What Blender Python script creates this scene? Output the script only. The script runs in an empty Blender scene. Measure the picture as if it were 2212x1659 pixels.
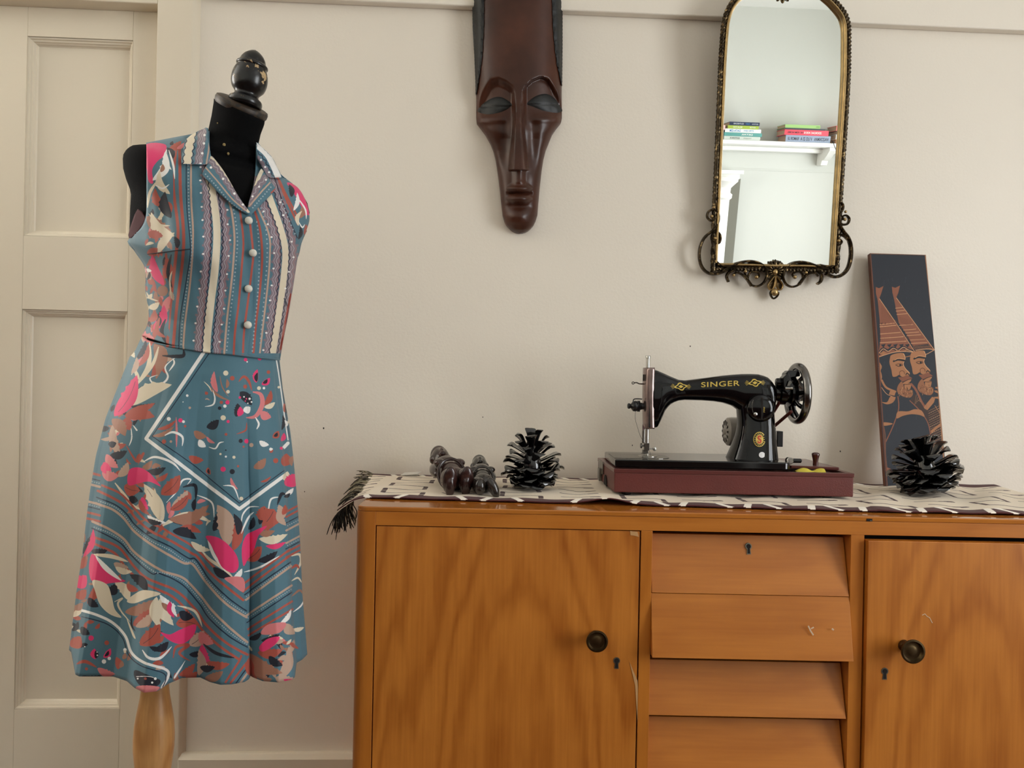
import bpy, bmesh, math, random
import numpy as np
from mathutils import Vector, Matrix
random.seed(7)
rnd = random.Random(11)
R = math.radians
scene = bpy.context.scene

# ------------------------------------------------------------ camera / measuring helpers
IW, IH, F = 2212.0, 1659.0, 1650.0
RHO = 0.0200
CR, SR = math.cos(RHO), math.sin(RHO)
H = 1.158                      # eye height
TOP = H - 0.238                # height of the sideboard top
ALPHA = R(2.8)                 # the wall runs away slightly to the right
D = 1.955                      # distance camera to wall
TV = Vector((math.cos(ALPHA), math.sin(ALPHA), 0))
NV = Vector((-math.sin(ALPHA), math.cos(ALPHA), 0))

cam_data = bpy.data.cameras.new('camera')
cam_data.sensor_width = 36.0
cam_data.lens = F / IW * 36.0
cam_data.clip_start = 0.02
cam = bpy.data.objects.new('camera', cam_data)
scene.collection.objects.link(cam)
cam.matrix_world = Matrix(((CR, -SR, 0, 0), (0, 0, -1, 0), (SR, CR, 0, H), (0, 0, 0, 1)))
scene.camera = cam

vs = scene.view_settings
vs.view_transform = 'Standard'
vs.look = 'None'
vs.gamma = 1.0
vs.use_curve_mapping = False
vs.exposure = 0.0

# ------------------------------------------------------------ world, daylight and added fill
world = bpy.data.worlds.new('world')
scene.world = world
world.use_nodes = True
world.node_tree.nodes['Background'].inputs[0].default_value = (0.75, 0.87, 1.0, 1)
world.node_tree.nodes['Background'].inputs[1].default_value = 0.6

def wl(u, v, h):               # wall frame (along wall, out of wall is negative v, height) -> world
    return u * TV + (D + v) * NV + Vector((0, 0, h))

def area(name, u, v, h, du, dv, sx, sy, power, col):
    ld = bpy.data.lights.new(name, 'AREA')
    ld.shape = 'RECTANGLE'
    ld.size, ld.size_y = sx, sy
    ld.energy = power
    ld.color = col
    o = bpy.data.objects.new(name, ld)
    scene.collection.objects.link(o)
    o.location = wl(u, v, h)
    d = (du * TV + dv * NV).normalized()
    o.rotation_euler = d.to_track_quat('-Z', 'Y').to_euler()
    return o

ROOM_R, ROOM_L, ROOM_B, ROOM_H = 2.85, -3.4, -3.5, 2.95
area('daylight_side_window', ROOM_R + 0.10, -2.12, 1.50, -1, 0, 1.36, 1.84, 80, (0.95, 0.98, 1.0))
area('added_far_wall_fill', 2.20, 0.10, 1.85, 0, -1, 0.60, 1.40, 1, (0.97, 0.99, 1.0))  # added unseen source, brightens the opposite wall that the mirror shows
area('added_bounce_fill', -2.65, 0.10, 2.02, 0, -1, 1.0, 1.24, 108, (1.0, 0.99, 0.96))  # added unseen source; its bounce off the opposite wall fills the near wall

def ray(x, y):
    a, b = (x - 1106.0) / F, (y - 829.5) / F
    return Vector((a * CR + b * SR, 1.0, a * SR - b * CR))

def P(x, y, z):
    d = ray(x, y)
    return Vector((d.x * z, z, H + d.z * z))

def project(p):
    L, h = p[0] / p[1], (p[2] - H) / p[1]
    return (1106.0 + F * (L * CR + h * SR), 829.5 + F * (L * SR - h * CR))

def wp(x, y, v=0.0):           # picture measure -> wall frame (u, v, h)
    d = ray(x, y)
    s = (D + v) / d.dot(NV)
    p = d * s
    return (p.dot(TV), v, H + p.z)

def wpw(x, y, v=0.0):
    return wl(*wp(x, y, v))

# ------------------------------------------------------------ materials
def lin(c, k=1.0):
    out = []
    for q in c:
        q = q / 255.0
        q = q / 12.92 if q <= 0.04045 else ((q + 0.055) / 1.055) ** 2.4
        out.append(min(1.0, q * k))
    return out

def mat(name, col, rough=0.5, metal=0.0, spec=0.5, coat=0.0, bump=None, var=None, emit=None):
    """col is sRGB 0-255; bump=(scale, strength); var=(scale, amount) mottles the colour."""
    m = bpy.data.materials.new(name)
    m.use_nodes = True
    nt = m.node_tree
    b = nt.nodes['Principled BSDF']
    c = lin(col)
    b.inputs['Base Color'].default_value = (*c, 1)
    b.inputs['Roughness'].default_value = rough
    b.inputs['Metallic'].default_value = metal
    b.inputs['Specular IOR Level'].default_value = spec
    b.inputs['Coat Weight'].default_value = coat
    b.inputs['Coat Roughness'].default_value = 0.08
    tc = nt.nodes.new('ShaderNodeTexCoord')
    if var:
        n = nt.nodes.new('ShaderNodeTexNoise')
        n.inputs['Scale'].default_value = var[0]
        n.inputs['Detail'].default_value = 5
        nt.links.new(tc.outputs['Object'], n.inputs['Vector'])
        r = nt.nodes.new('ShaderNodeValToRGB')
        r.color_ramp.elements[0].position = 0.3
        r.color_ramp.elements[1].position = 0.7
        r.color_ramp.elements[0].color = (*[q * (1 - var[1]) for q in c], 1)
        r.color_ramp.elements[1].color = (*[min(1, q * (1 + var[1])) for q in c], 1)
        nt.links.new(n.outputs['Fac'], r.inputs['Fac'])
        nt.links.new(r.outputs['Color'], b.inputs['Base Color'])
    if bump:
        n = nt.nodes.new('ShaderNodeTexNoise')
        n.inputs['Scale'].default_value = bump[0]
        n.inputs['Detail'].default_value = 4
        nt.links.new(tc.outputs['Object'], n.inputs['Vector'])
        bp = nt.nodes.new('ShaderNodeBump')
        bp.inputs['Strength'].default_value = bump[1]
        bp.inputs['Distance'].default_value = 0.002
        nt.links.new(n.outputs['Fac'], bp.inputs['Height'])
        nt.links.new(bp.outputs['Normal'], b.inputs['Normal'])
    return m

def chips(m, col, scale=30, lo=0.62, hi=0.66, stretch=(1, 1, 1)):
    """worn patches of another colour over a material"""
    nt = m.node_tree
    b = nt.nodes['Principled BSDF']
    tc = nt.nodes.new('ShaderNodeTexCoord')
    mp = nt.nodes.new('ShaderNodeMapping')
    mp.inputs['Scale'].default_value = stretch
    n = nt.nodes.new('ShaderNodeTexNoise')
    n.inputs['Scale'].default_value = scale
    n.inputs['Detail'].default_value = 6
    n.inputs['Roughness'].default_value = 0.6
    r = nt.nodes.new('ShaderNodeMapRange')
    r.inputs['From Min'].default_value = lo
    r.inputs['From Max'].default_value = hi
    mix = nt.nodes.new('ShaderNodeMix')
    mix.data_type = 'RGBA'
    nt.links.new(tc.outputs['Object'], mp.inputs['Vector'])
    nt.links.new(mp.outputs['Vector'], n.inputs['Vector'])
    nt.links.new(n.outputs['Fac'], r.inputs['Value'])
    nt.links.new(r.outputs['Result'], mix.inputs[0])
    src = b.inputs['Base Color']
    if src.is_linked:
        nt.links.new(src.links[0].from_socket, mix.inputs[6])
    else:
        mix.inputs[6].default_value = src.default_value[:]
    mix.inputs[7].default_value = (*lin(col), 1)
    nt.links.new(mix.outputs[2], src)
    return m

def wood(name, dark, light, axis='Z', rough=0.35, book=0.0, freq=1.0, coat=0.15, contrast=1.0, streak=18.0):
    """veneer: long fibres plus cathedral arches; axis is the grain direction"""
    m = bpy.data.materials.new(name)
    m.use_nodes = True
    nt = m.node_tree
    N, Lk = nt.nodes, nt.links
    b = N['Principled BSDF']
    b.inputs['Roughness'].default_value = rough
    b.inputs['Coat Weight'].default_value = coat
    b.inputs['Coat Roughness'].default_value = 0.28
    tc = N.new('ShaderNodeTexCoord')
    sep = N.new('ShaderNodeSeparateXYZ')
    Lk.new(tc.outputs['Object'], sep.inputs[0])
    along = sep.outputs[axis]
    across = sep.outputs['X' if axis != 'X' else 'Z']
    def math_(op, a, bb=None, cc=None):
        q = N.new('ShaderNodeMath')
        q.operation = op
        for i, w in enumerate((a, bb, cc)):
            if w is None:
                continue
            if isinstance(w, (int, float)):
                q.inputs[i].default_value = w
            else:
                Lk.new(w, q.inputs[i])
        return q.outputs[0]
    ax = math_('ABSOLUTE', math_('SUBTRACT', across, book))
    comb = N.new('ShaderNodeCombineXYZ')
    Lk.new(math_('MULTIPLY', ax, 9.0), comb.inputs[0])
    Lk.new(math_('MULTIPLY', along, 1.6), comb.inputs[1])
    Lk.new(math_('MULTIPLY', sep.outputs['Y'], 9.0), comb.inputs[2])
    big = N.new('ShaderNodeTexNoise')
    big.inputs['Scale'].default_value = 1.0
    big.inputs['Detail'].default_value = 3
    Lk.new(comb.outputs[0], big.inputs['Vector'])
    arch = math_('ADD', math_('MULTIPLY', math_('POWER', ax, 1.6), 22.0 * freq), math_('MULTIPLY', along, 3.2 * freq))
    ph = math_('ADD', arch, math_('MULTIPLY', big.outputs['Fac'], 3.2))
    rings = math_('SINE', math_('MULTIPLY', ph, 9.0))
    rings = math_('POWER', math_('MULTIPLY_ADD', rings, 0.5, 0.5), 2.2)
    comb2 = N.new('ShaderNodeCombineXYZ')
    Lk.new(math_('MULTIPLY', across, streak * 9), comb2.inputs[0])
    Lk.new(math_('MULTIPLY', along, streak * 0.35), comb2.inputs[1])
    Lk.new(math_('MULTIPLY', sep.outputs['Y'], streak * 9), comb2.inputs[2])
    fib = N.new('ShaderNodeTexNoise')
    fib.inputs['Scale'].default_value = 1.0
    fib.inputs['Detail'].default_value = 4
    Lk.new(comb2.outputs[0], fib.inputs['Vector'])
    mott = N.new('ShaderNodeTexNoise')
    mott.inputs['Scale'].default_value = 7.0
    mott.inputs['Detail'].default_value = 4
    Lk.new(tc.outputs['Object'], mott.inputs['Vector'])
    f = math_('ADD', math_('MULTIPLY', rings, 0.30 * contrast), math_('MULTIPLY', fib.outputs['Fac'], 0.55 * contrast))
    f = math_('ADD', f, math_('MULTIPLY', mott.outputs['Fac'], 0.55 * contrast))
    f = math_('ADD', f, 0.5 - 0.66 * contrast)
    ramp = N.new('ShaderNodeValToRGB')
    ramp.color_ramp.elements[0].color = (*lin(light), 1)
    ramp.color_ramp.elements[1].color = (*lin(dark), 1)
    Lk.new(f, ramp.inputs['Fac'])
    Lk.new(ramp.outputs['Color'], b.inputs['Base Color'])
    bp = N.new('ShaderNodeBump')
    bp.inputs['Strength'].default_value = 0.08
    bp.inputs['Distance'].default_value = 0.001
    Lk.new(fib.outputs['Fac'], bp.inputs['Height'])
    Lk.new(bp.outputs['Normal'], b.inputs['Normal'])
    return m

def image_mat(name, img, rough=0.7, bump=0.0, weave=0.0, sheen=0.0, dist=0.002):
    m = bpy.data.materials.new(name)
    m.use_nodes = True
    nt = m.node_tree
    b = nt.nodes['Principled BSDF']
    b.inputs['Roughness'].default_value = rough
    b.inputs['Sheen Weight'].default_value = sheen
    b.inputs['Specular IOR Level'].default_value = 0.3
    t = nt.nodes.new('ShaderNodeTexImage')
    t.image = img
    t.extension = 'EXTEND'
    uv = nt.nodes.new('ShaderNodeUVMap')
    uv.uv_map = 'UVMap'
    nt.links.new(uv.outputs[0], t.inputs[0])
    nt.links.new(t.outputs['Color'], b.inputs['Base Color'])
    hsrc = None
    if bump:
        bw = nt.nodes.new('ShaderNodeRGBToBW')
        nt.links.new(t.outputs['Color'], bw.inputs[0])
        hsrc = bw.outputs[0]
        st = bump
    elif weave:
        tc = nt.nodes.new('ShaderNodeTexCoord')
        n = nt.nodes.new('ShaderNodeTexNoise')
        n.inputs['Scale'].default_value = 260
        nt.links.new(tc.outputs['Object'], n.inputs['Vector'])
        hsrc = n.outputs['Fac']
        st = weave
    if hsrc is not None:
        bp = nt.nodes.new('ShaderNodeBump')
        bp.inputs['Strength'].default_value = st
        bp.inputs['Distance'].default_value = dist
        nt.links.new(hsrc, bp.inputs['Height'])
        nt.links.new(bp.outputs['Normal'], b.inputs['Normal'])
    return m

M = {}
M['wall'] = mat('wall_paint', (240, 231, 216), 0.42, spec=0.35, bump=(150, 0.22))
M['wall_white'] = mat('white_wall_paint', (206, 208, 202), 0.5)
M['trim'] = mat('cream_gloss_paint', (230, 219, 198), 0.38, spec=0.4, bump=(60, 0.10))
M['white'] = mat('white_gloss_paint', (244, 244, 240), 0.35)
M['floor'] = wood('floor_boards', (52, 28, 18), (84, 46, 28), 'X', 0.4)
M['black_gloss'] = mat('black_enamel', (5, 5, 7), 0.09, spec=0.42)
M['black'] = mat('black_metal', (16, 16, 17), 0.35)
M['black_cloth'] = mat('black_jersey', (10, 10, 11), 0.95, spec=0.1, bump=(300, 0.25))
M['steel'] = mat('bright_steel', (190, 188, 182), 0.22, 1.0)
M['steel_dark'] = mat('worn_steel', (120, 117, 112), 0.25, 1.0, var=(30, 0.25))
M['chrome_dark'] = mat('dark_chrome', (120, 118, 116), 0.18, 1.0, var=(18, 0.3))

# ------------------------------------------------------------ object building
ORG = {}

class MB:
    def __init__(s):
        s.v, s.f = [], []
    def add(s, v, f):
        k = len(s.v)
        s.v += [Vector(p) for p in v]
        s.f += [[i + k for i in q] for q in f]
        return s
    def box(s, x0, x1, y0, y1, z0, z1):
        v = [(x, y, z) for z in (z0, z1) for y in (y0, y1) for x in (x0, x1)]
        return s.add(v, [(0, 2, 3, 1), (4, 5, 7, 6), (0, 1, 5, 4), (2, 6, 7, 3), (0, 4, 6, 2), (1, 3, 7, 5)])
    def prism(s, pts, vec):                     # closed polygon extruded along vec
        n = len(pts)
        vec = Vector(vec)
        v = [Vector(p) for p in pts] + [Vector(p) + vec for p in pts]
        f = [list(range(n))[::-1], list(range(n, 2 * n))]
        f += [(i, (i + 1) % n, n + (i + 1) % n, n + i) for i in range(n)]
        return s.add(v, f)
    def grid(s, rows, close_u=False, close_v=False, cap=False):   # rows of points
        nv, nu = len(rows), len(rows[0])
        v = [p for r in rows for p in r]
        f = []
        for j in range(nv - (0 if close_v else 1)):
            for i in range(nu - (0 if close_u else 1)):
                a, b = j * nu + i, j * nu + (i + 1) % nu
                c, d = ((j + 1) % nv) * nu + (i + 1) % nu, ((j + 1) % nv) * nu + i
                f.append((a, b, c, d))
        if cap and close_u and not close_v:
            f.append(list(range(nu))[::-1])
            f.append([(nv - 1) * nu + i for i in range(nu)])
        return s.add(v, f)
    def lathe(s, o, axis, prof, n=24, ref=None, sx=1.0, cap=True):   # prof: (radius, distance along axis)
        o, axis = Vector(o), Vector(axis).normalized()
        ref = Vector(ref) if ref else (Vector((1, 0, 0)) if abs(axis.x) < 0.9 else Vector((0, 1, 0)))
        e1 = (ref - axis * ref.dot(axis)).normalized()
        e2 = axis.cross(e1)
        rows = []
        for r, t in prof:
            r = max(r, 1e-5)
            rows.append([o + axis * t + e1 * (r * sx * math.cos(2 * math.pi * i / n)) + e2 * (r * math.sin(2 * math.pi * i / n)) for i in range(n)])
        return s.grid(rows, close_u=True, cap=cap)
    def tube(s, pts, rad, n=8, closed=False, twist=0.0, lobes=0, depth=0.0, flat=1.0, up=None):
        pts = [Vector(p) for p in pts]
        m = len(pts)
        rad = rad if hasattr(rad, '__len__') else [rad] * m
        rows, e1 = [], None
        dist = 0.0
        for i in range(m):
            a = pts[(i - 1) % m] if (closed or i > 0) else pts[i]
            b = pts[(i + 1) % m] if (closed or i < m - 1) else pts[i]
            t = (b - a).normalized()
            if up is not None:
                e1 = Vector(up) - t * Vector(up).dot(t)
            elif e1 is None:
                g = Vector((0, 0, 1)) if abs(t.z) < 0.9 else Vector((1, 0, 0))
                e1 = g - t * g.dot(t)
            else:
                e1 = e1 - t * e1.dot(t)
            e1 = e1.normalized()
            e2 = t.cross(e1)
            if i:
                dist += (pts[i] - pts[i - 1]).length
            row = []
            for k in range(n):
                an = 2 * math.pi * k / n
                rr = rad[i] * (1 + depth * math.cos(lobes * (an - twist * dist))) if lobes else rad[i]
                row.append(pts[i] + e1 * (rr * flat * math.cos(an)) + e2 * (rr * math.sin(an)))
            rows.append(row)
        return s.grid(rows, close_u=True, close_v=closed, cap=not closed)
    def ball(s, c, r, nu=16, nv=10, axes=None):
        c = Vector(c)
        r = r if hasattr(r, '__len__') else (r, r, r)
        ax = axes or (Vector((1, 0, 0)), Vector((0, 1, 0)), Vector((0, 0, 1)))
        rows = []
        for j in range(nv + 1):
            th = math.pi * j / nv
            q = max(math.sin(th), 1e-4)
            rows.append([c + ax[0] * (r[0] * q * math.cos(2 * math.pi * i / nu)) + ax[1] * (r[1] * q * math.sin(2 * math.pi * i / nu)) + ax[2] * (-r[2] * math.cos(th)) for i in range(nu)])
        return s.grid(rows, close_u=True, cap=True)
    def link(s, name, m, parent=None, **kw):
        return link(name, s.v, s.f, m, parent, **kw)

def link(name, V, Fc, m, parent=None, origin=None, smooth=35, bevel=0.0, uv=None, fix=True, seg=2):
    V = [Vector(p) for p in V]
    if origin is None:
        lo = Vector([min(p[i] for p in V) for i in range(3)])
        hi = Vector([max(p[i] for p in V) for i in range(3)])
        origin = (lo + hi) / 2
    me = bpy.data.meshes.new(name)
    me.from_pydata([p - origin for p in V], [], Fc)
    if uv is not None:
        lay = me.uv_layers.new(name='UVMap')
        for lp in me.loops:
            lay.data[lp.index].uv = uv[lp.vertex_index]
    if fix:
        bm = bmesh.new()
        bm.from_mesh(me)
        bmesh.ops.recalc_face_normals(bm, faces=bm.faces)
        bm.to_mesh(me)
        bm.free()
    if smooth:
        me.shade_smooth()
        if smooth < 170:
            me.set_sharp_from_angle(angle=R(smooth))
    me.materials.append(m)
    o = bpy.data.objects.new(name, me)
    scene.collection.objects.link(o)
    if parent is not None:
        o.parent = parent
        o.location = origin - ORG[parent.name]
    else:
        o.location = origin
    ORG[o.name] = Vector(origin)
    if bevel:
        bv = o.modifiers.new('edge', 'BEVEL')
        bv.width = bevel
        bv.segments = seg
        bv.limit_method = 'ANGLE'
        bv.angle_limit = R(40)
        if not smooth:
            me.shade_smooth()
            me.set_sharp_from_angle(angle=R(30))
        bv.harden_normals = True
    return o

def thing(name, label, cat, loc, group=None):
    o = bpy.data.objects.new(name, None)
    o.empty_display_size = 0.05
    scene.collection.objects.link(o)
    o.location = loc
    ORG[o.name] = Vector(loc)
    o['label'] = label
    o['category'] = cat
    if group:
        o['group'] = group
    return o

def tag(o, label, cat, group=None):
    o['label'] = label
    o['category'] = cat
    if group:
        o['group'] = group
    return o

def struct(o):
    o['kind'] = 'structure'
    return o

def cat_rom(pts, n=8, closed=False):
    pts = [Vector(p) for p in pts]
    m = len(pts)
    out = []
    segs = m if closed else m - 1
    for i in range(segs):
        p0 = pts[(i - 1) % m] if (closed or i > 0) else pts[i]
        p1, p2 = pts[i], pts[(i + 1) % m]
        p3 = pts[(i + 2) % m] if (closed or i + 2 < m) else p2
        for k in range(n):
            t = k / n
            out.append(0.5 * ((2 * p1) + (p2 - p0) * t + (2 * p0 - 5 * p1 + 4 * p2 - p3) * t * t + (3 * p1 - p0 - 3 * p2 + p3) * t ** 3))
    if not closed:
        out.append(pts[-1])
    return out

def wmb(fn):                    # build in the wall frame, hand back world vertices
    mb = MB()
    fn(mb)
    mb.v = [wl(*p) for p in mb.v]
    return mb

def text_mesh(body, height, extrude=0.0, bold=0.0, spacing=1.0):
    """flat glyph outlines, centred, x right / y up, total height set by the capitals"""
    cu = bpy.data.curves.new('glyphs', 'FONT')
    cu.body = body
    cu.size = 1.0
    cu.offset = bold
    cu.space_character = spacing
    cu.align_x, cu.align_y = 'CENTER', 'CENTER'
    o = bpy.data.objects.new('glyphs', cu)
    scene.collection.objects.link(o)
    me = bpy.data.meshes.new_from_object(o.evaluated_get(bpy.context.evaluated_depsgraph_get()))
    V = [v.co.copy() for v in me.vertices]
    Fc = [list(p.vertices) for p in me.polygons]
    bpy.data.objects.remove(o)
    bpy.data.curves.remove(cu)
    bpy.data.meshes.remove(me)
    ys = [v.y for v in V]
    xs = [v.x for v in V]
    k = height / (max(ys) - min(ys))
    cy, cx = (max(ys) + min(ys)) / 2, (max(xs) + min(xs)) / 2
    return [((v.x - cx) * k, (v.y - cy) * k) for v in V], Fc

# ------------------------------------------------------------ painter for printed cloth and carved boards
class Painter:
    def __init__(s, x0, y0, x1, y1, k, bg):
        s.x0, s.y0, s.k = x0, y0, k
        s.w, s.h = int((x1 - x0) * k), int((y1 - y0) * k)
        s.a = np.empty((s.h, s.w, 3), np.float32)
        s.a[:] = lin(bg, s.gain)
        s.T = (0, 0, 1)
    gain = 1.0
    def at(s, ox, oy, sc):
        s.T = (ox, oy, sc)
    def pt(s, p):
        return ((s.T[0] + p[0] / s.T[2] - s.x0) * s.k, (s.T[1] + p[1] / s.T[2] - s.y0) * s.k)
    def _fill(s, q, c):
        q = np.asarray(q, np.float32)
        ax, ay = int(max(0, q[:, 0].min() - 1)), int(max(0, q[:, 1].min() - 1))
        bx, by = int(min(s.w, q[:, 0].max() + 2)), int(min(s.h, q[:, 1].max() + 2))
        if bx <= ax or by <= ay:
            return
        X, Y = np.meshgrid(np.arange(ax, bx) + 0.5, np.arange(ay, by) + 0.5)
        ins = np.zeros(X.shape, bool)
        n = len(q)
        for i in range(n):
            (xa, ya), (xb, yb) = q[i], q[(i + 1) % n]
            if ya == yb:
                continue
            cond = (ya > Y) != (yb > Y)
            ins ^= cond & (X < (xb - xa) * (Y - ya) / (yb - ya) + xa)
        s.a[ay:by, ax:bx][ins] = lin(c, s.gain)
    def poly(s, pts, c, smooth=True):
        if smooth:
            pts = [(p.x, p.y) for p in cat_rom([(x, y, 0) for x, y in pts], 6, True)]
        s._fill([s.pt(p) for p in pts], c)
    def disc(s, x, y, r, c, ry=None):
        ry = ry or r
        s._fill([s.pt((x + r * math.cos(t * 0.39), y + ry * math.sin(t * 0.39))) for t in range(16)], c)
    def stroke(s, pts, w, c, smooth=True, wave=None, taper=False):
        if smooth and len(pts) > 2:
            pts = [(p.x, p.y) for p in cat_rom([(x, y, 0) for x, y in pts], 8)]
        if wave:                                   # (amplitude, wavelength): resample and wiggle sideways
            amp, wlen = wave[:2]
            q, acc = [], 0.0
            for i in range(len(pts) - 1):
                (xa, ya), (xb, yb) = pts[i], pts[i + 1]
                ln = math.hypot(xb - xa, yb - ya)
                if ln < 1e-6:
                    continue
                st = max(1, int(ln / (wlen / 8)))
                for k in range(st):
                    t = k / st
                    d = acc + ln * t
                    o = amp * math.sin(2 * math.pi * d / wlen)
                    q.append((xa + (xb - xa) * t - (yb - ya) / ln * o, ya + (yb - ya) * t + (xb - xa) / ln * o))
                acc += ln
            pts = q
        pts = [s.pt(p) for p in pts]
        n = len(pts)
        kk = s.k / s.T[2]
        for i in range(n - 1):
            (xa, ya), (xb, yb) = pts[i], pts[i + 1]
            ln = math.hypot(xb - xa, yb - ya)
            if ln < 1e-6:
                continue
            nx, ny = -(yb - ya) / ln, (xb - xa) / ln
            wa = wb = w * kk / 2
            if taper:
                wa *= math.sin(math.pi * min(0.97, max(0.06, i / (n - 1)))) ** 0.7
                wb *= math.sin(math.pi * min(0.97, max(0.06, (i + 1) / (n - 1)))) ** 0.7
            e = 0.35
            tx, ty = (xb - xa) / ln * e, (yb - ya) / ln * e
            s._fill([(xa - tx + nx * wa, ya - ty + ny * wa), (xb + tx + nx * wb, yb + ty + ny * wb), (xb + tx - nx * wb, yb + ty - ny * wb), (xa - tx - nx * wa, ya - ty - ny * wa)], c)
            if wb > 2:
                s._fill([(xb + wb * math.cos(t * 0.785), yb + wb * math.sin(t * 0.785)) for t in range(8)], c)
    def dots(s, pts, step, r, c):
        pts = [(p.x, p.y) for p in cat_rom([(x, y, 0) for x, y in pts], 8)]
        acc = 0.0
        for i in range(len(pts) - 1):
            (xa, ya), (xb, yb) = pts[i], pts[i + 1]
            ln = math.hypot(xb - xa, yb - ya)
            d = step - acc
            while d <= ln:
                s.disc(xa + (xb - xa) * d / ln, ya + (yb - ya) * d / ln, r, c)
                d += step
            acc = (acc + ln) % step
    def leaf(s, x0, y0, x1, y1, w, c, bend=0.12, saw=True, vein=None):
        dx, dy = x1 - x0, y1 - y0
        ln = math.hypot(dx, dy) + 1e-6
        nx, ny = -dy / ln, dx / ln
        L_, R_ = [], []
        n = 18
        for i in range(n + 1):
            t = i / n
            o = bend * ln * math.sin(math.pi * t)
            cx, cy = x0 + dx * t + nx * o, y0 + dy * t + ny * o
            hw = w * 0.62 * math.sin(math.pi * t ** 0.85) ** 0.8 if 0 < t < 1 else 0
            j = (1.0 + (0.22 if i % 3 == 0 else -0.05)) if (saw and t > 0.4) else 1.0
            L_.append((cx + nx * hw, cy + ny * hw))
            R_.append((cx - nx * hw * j, cy - ny * hw * j))
        s._fill([s.pt(p) for p in L_ + R_[::-1]], c)
        if vein:
            mid = [(x0 + dx * t + nx * bend * ln * math.sin(math.pi * t), y0 + dy * t + ny * bend * ln * math.sin(math.pi * t)) for t in (0.12, 0.3, 0.5, 0.7, 0.86)]
            s.stroke(mid, 3.2, vein)
    def image(s, name):
        im = bpy.data.images.new(name, s.w, s.h, alpha=False, float_buffer=True)
        im.colorspace_settings.name = 'Linear Rec.709'
        px = np.ones((s.h, s.w, 4), np.float32)
        px[:, :, :3] = s.a[::-1]
        im.pixels.foreach_set(px.ravel())
        im.update()
        return im
    def uv(s, x, y):
        return ((x - s.x0) * s.k / s.w, 1.0 - (y - s.y0) * s.k / s.h)
# ------------------------------------------------------------ room shell
CAS_F = -0.022
cu0 = wp(340, 10, CAS_F)[0]
cu1 = wp(417, 10, CAS_F)[0]
cu2 = wp(434, 10, 0.0)[0]
W0, W1, WH0, WH1 = 1.88, 2.52, 1.12, 2.58  # opening of an added window, out of view past the right edge
V0, V1 = -3.18, -2.12             # opening of the added fill window, out of view at the left
def f(mb):
    mb.box(cu1 - 0.02, W0, 0, 0.14, 0, ROOM_H)
    mb.box(W1, ROOM_R, 0, 0.14, 0, ROOM_H)
    mb.box(W0, W1, 0, 0.14, 0, WH0)
    mb.box(W0, W1, 0, 0.14, WH1, ROOM_H)
    mb.box(V1, cu0 - 1.0, 0, 0.14, 0, ROOM_H)
    mb.box(ROOM_L, V0, 0, 0.14, 0, ROOM_H)
    mb.box(V0, V1, 0, 0.14, 0, WH0 + 0.24)
    mb.box(V0, V1, 0, 0.14, WH1 + 0.08, ROOM_H)
wback = struct(wmb(f).link('wall_back', M['wall'], smooth=0))
M['hole'] = mat('nail_hole', (60, 52, 46), 0.9)
for x_, y_, r_ in ((1491, 748, 1.8), (1815, 975, 2.0), (699, 925, 2.2), (1043, 901, 1.4), (1366, 962, 1.6), (658, 1062, 1.4)):
    MB().ball(wpw(x_, y_), (r_ * 0.0008, 0.0006, r_ * 0.0012), 8, 6).link('nail_hole', M['hole'], wback)

S0, S1, SH0, SH1 = -2.86, -1.40, 0.54, 2.48           # window in the right wall (range along depth)
def f(mb):
    x0, x1 = ROOM_R, ROOM_R + 0.14
    mb.box(x0, x1, ROOM_B, S0, 0, ROOM_H)
    mb.box(x0, x1, S1, 0.14, 0, ROOM_H)
    mb.box(x0, x1, S0, S1, 0, SH0)
    mb.box(x0, x1, S0, S1, SH1, ROOM_H)
struct(wmb(f).link('wall_right', M['wall'], smooth=0))
struct(wmb(lambda mb: mb.box(ROOM_L - 0.14, ROOM_L, ROOM_B, 0.14, 0, ROOM_H)).link('wall_left', M['wall'], smooth=0))
struct(wmb(lambda mb: mb.box(ROOM_L, ROOM_R, ROOM_B - 0.14, ROOM_B, 0, ROOM_H)).link('wall_front', M['wall_white'], smooth=0))
struct(wmb(lambda mb: mb.box(ROOM_L - 0.14, ROOM_R + 0.14, ROOM_B - 0.14, 0.3, -0.1, 0)).link('floor', M['floor'], smooth=0))
struct(wmb(lambda mb: mb.box(ROOM_L - 0.14, ROOM_R + 0.14, ROOM_B - 0.14, 0.3, ROOM_H, ROOM_H + 0.1)).link('ceiling', M['white'], smooth=0))

def f(mb):                                            # side window frame with glazing bars
    x0, x1 = ROOM_R + 0.02, ROOM_R + 0.06
    mb.box(x0, x1, S0, S1, SH0, SH0 + 0.06); mb.box(x0, x1, S0, S1, SH1 - 0.06, SH1)
    mb.box(x0, x1, S0, S0 + 0.06, SH0, SH1); mb.box(x0, x1, S1 - 0.06, S1, SH0, SH1)
    mid = (S0 + S1) / 2
    mb.box(x0, x1, mid - 0.05, mid + 0.05, SH0, SH1)
    for q in (SH0 + 0.5, SH0 + 1.0):
        mb.box(x0 + 0.01, x1 - 0.01, S0, S1, q - 0.012, q + 0.012)
    for q in ((S0 + mid) / 2, (S1 + mid) / 2):
        mb.box(x0 + 0.01, x1 - 0.01, q - 0.012, q + 0.012, SH0, SH1)
struct(wmb(f).link('window_1', M['white'], smooth=0))
def f(mb):  # frame of the added window at the right, out of view
    mb.box(W0, W1, 0.02, 0.06, WH0, WH0 + 0.05); mb.box(W0, W1, 0.02, 0.06, WH1 - 0.05, WH1)
    mb.box(W0, W0 + 0.05, 0.02, 0.06, WH0, WH1); mb.box(W1 - 0.05, W1, 0.02, 0.06, WH0, WH1)
    mb.box(W0, W1, 0.03, 0.05, 1.6, 1.63)
struct(wmb(f).link('added_window_right', M['white'], smooth=0))

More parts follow.
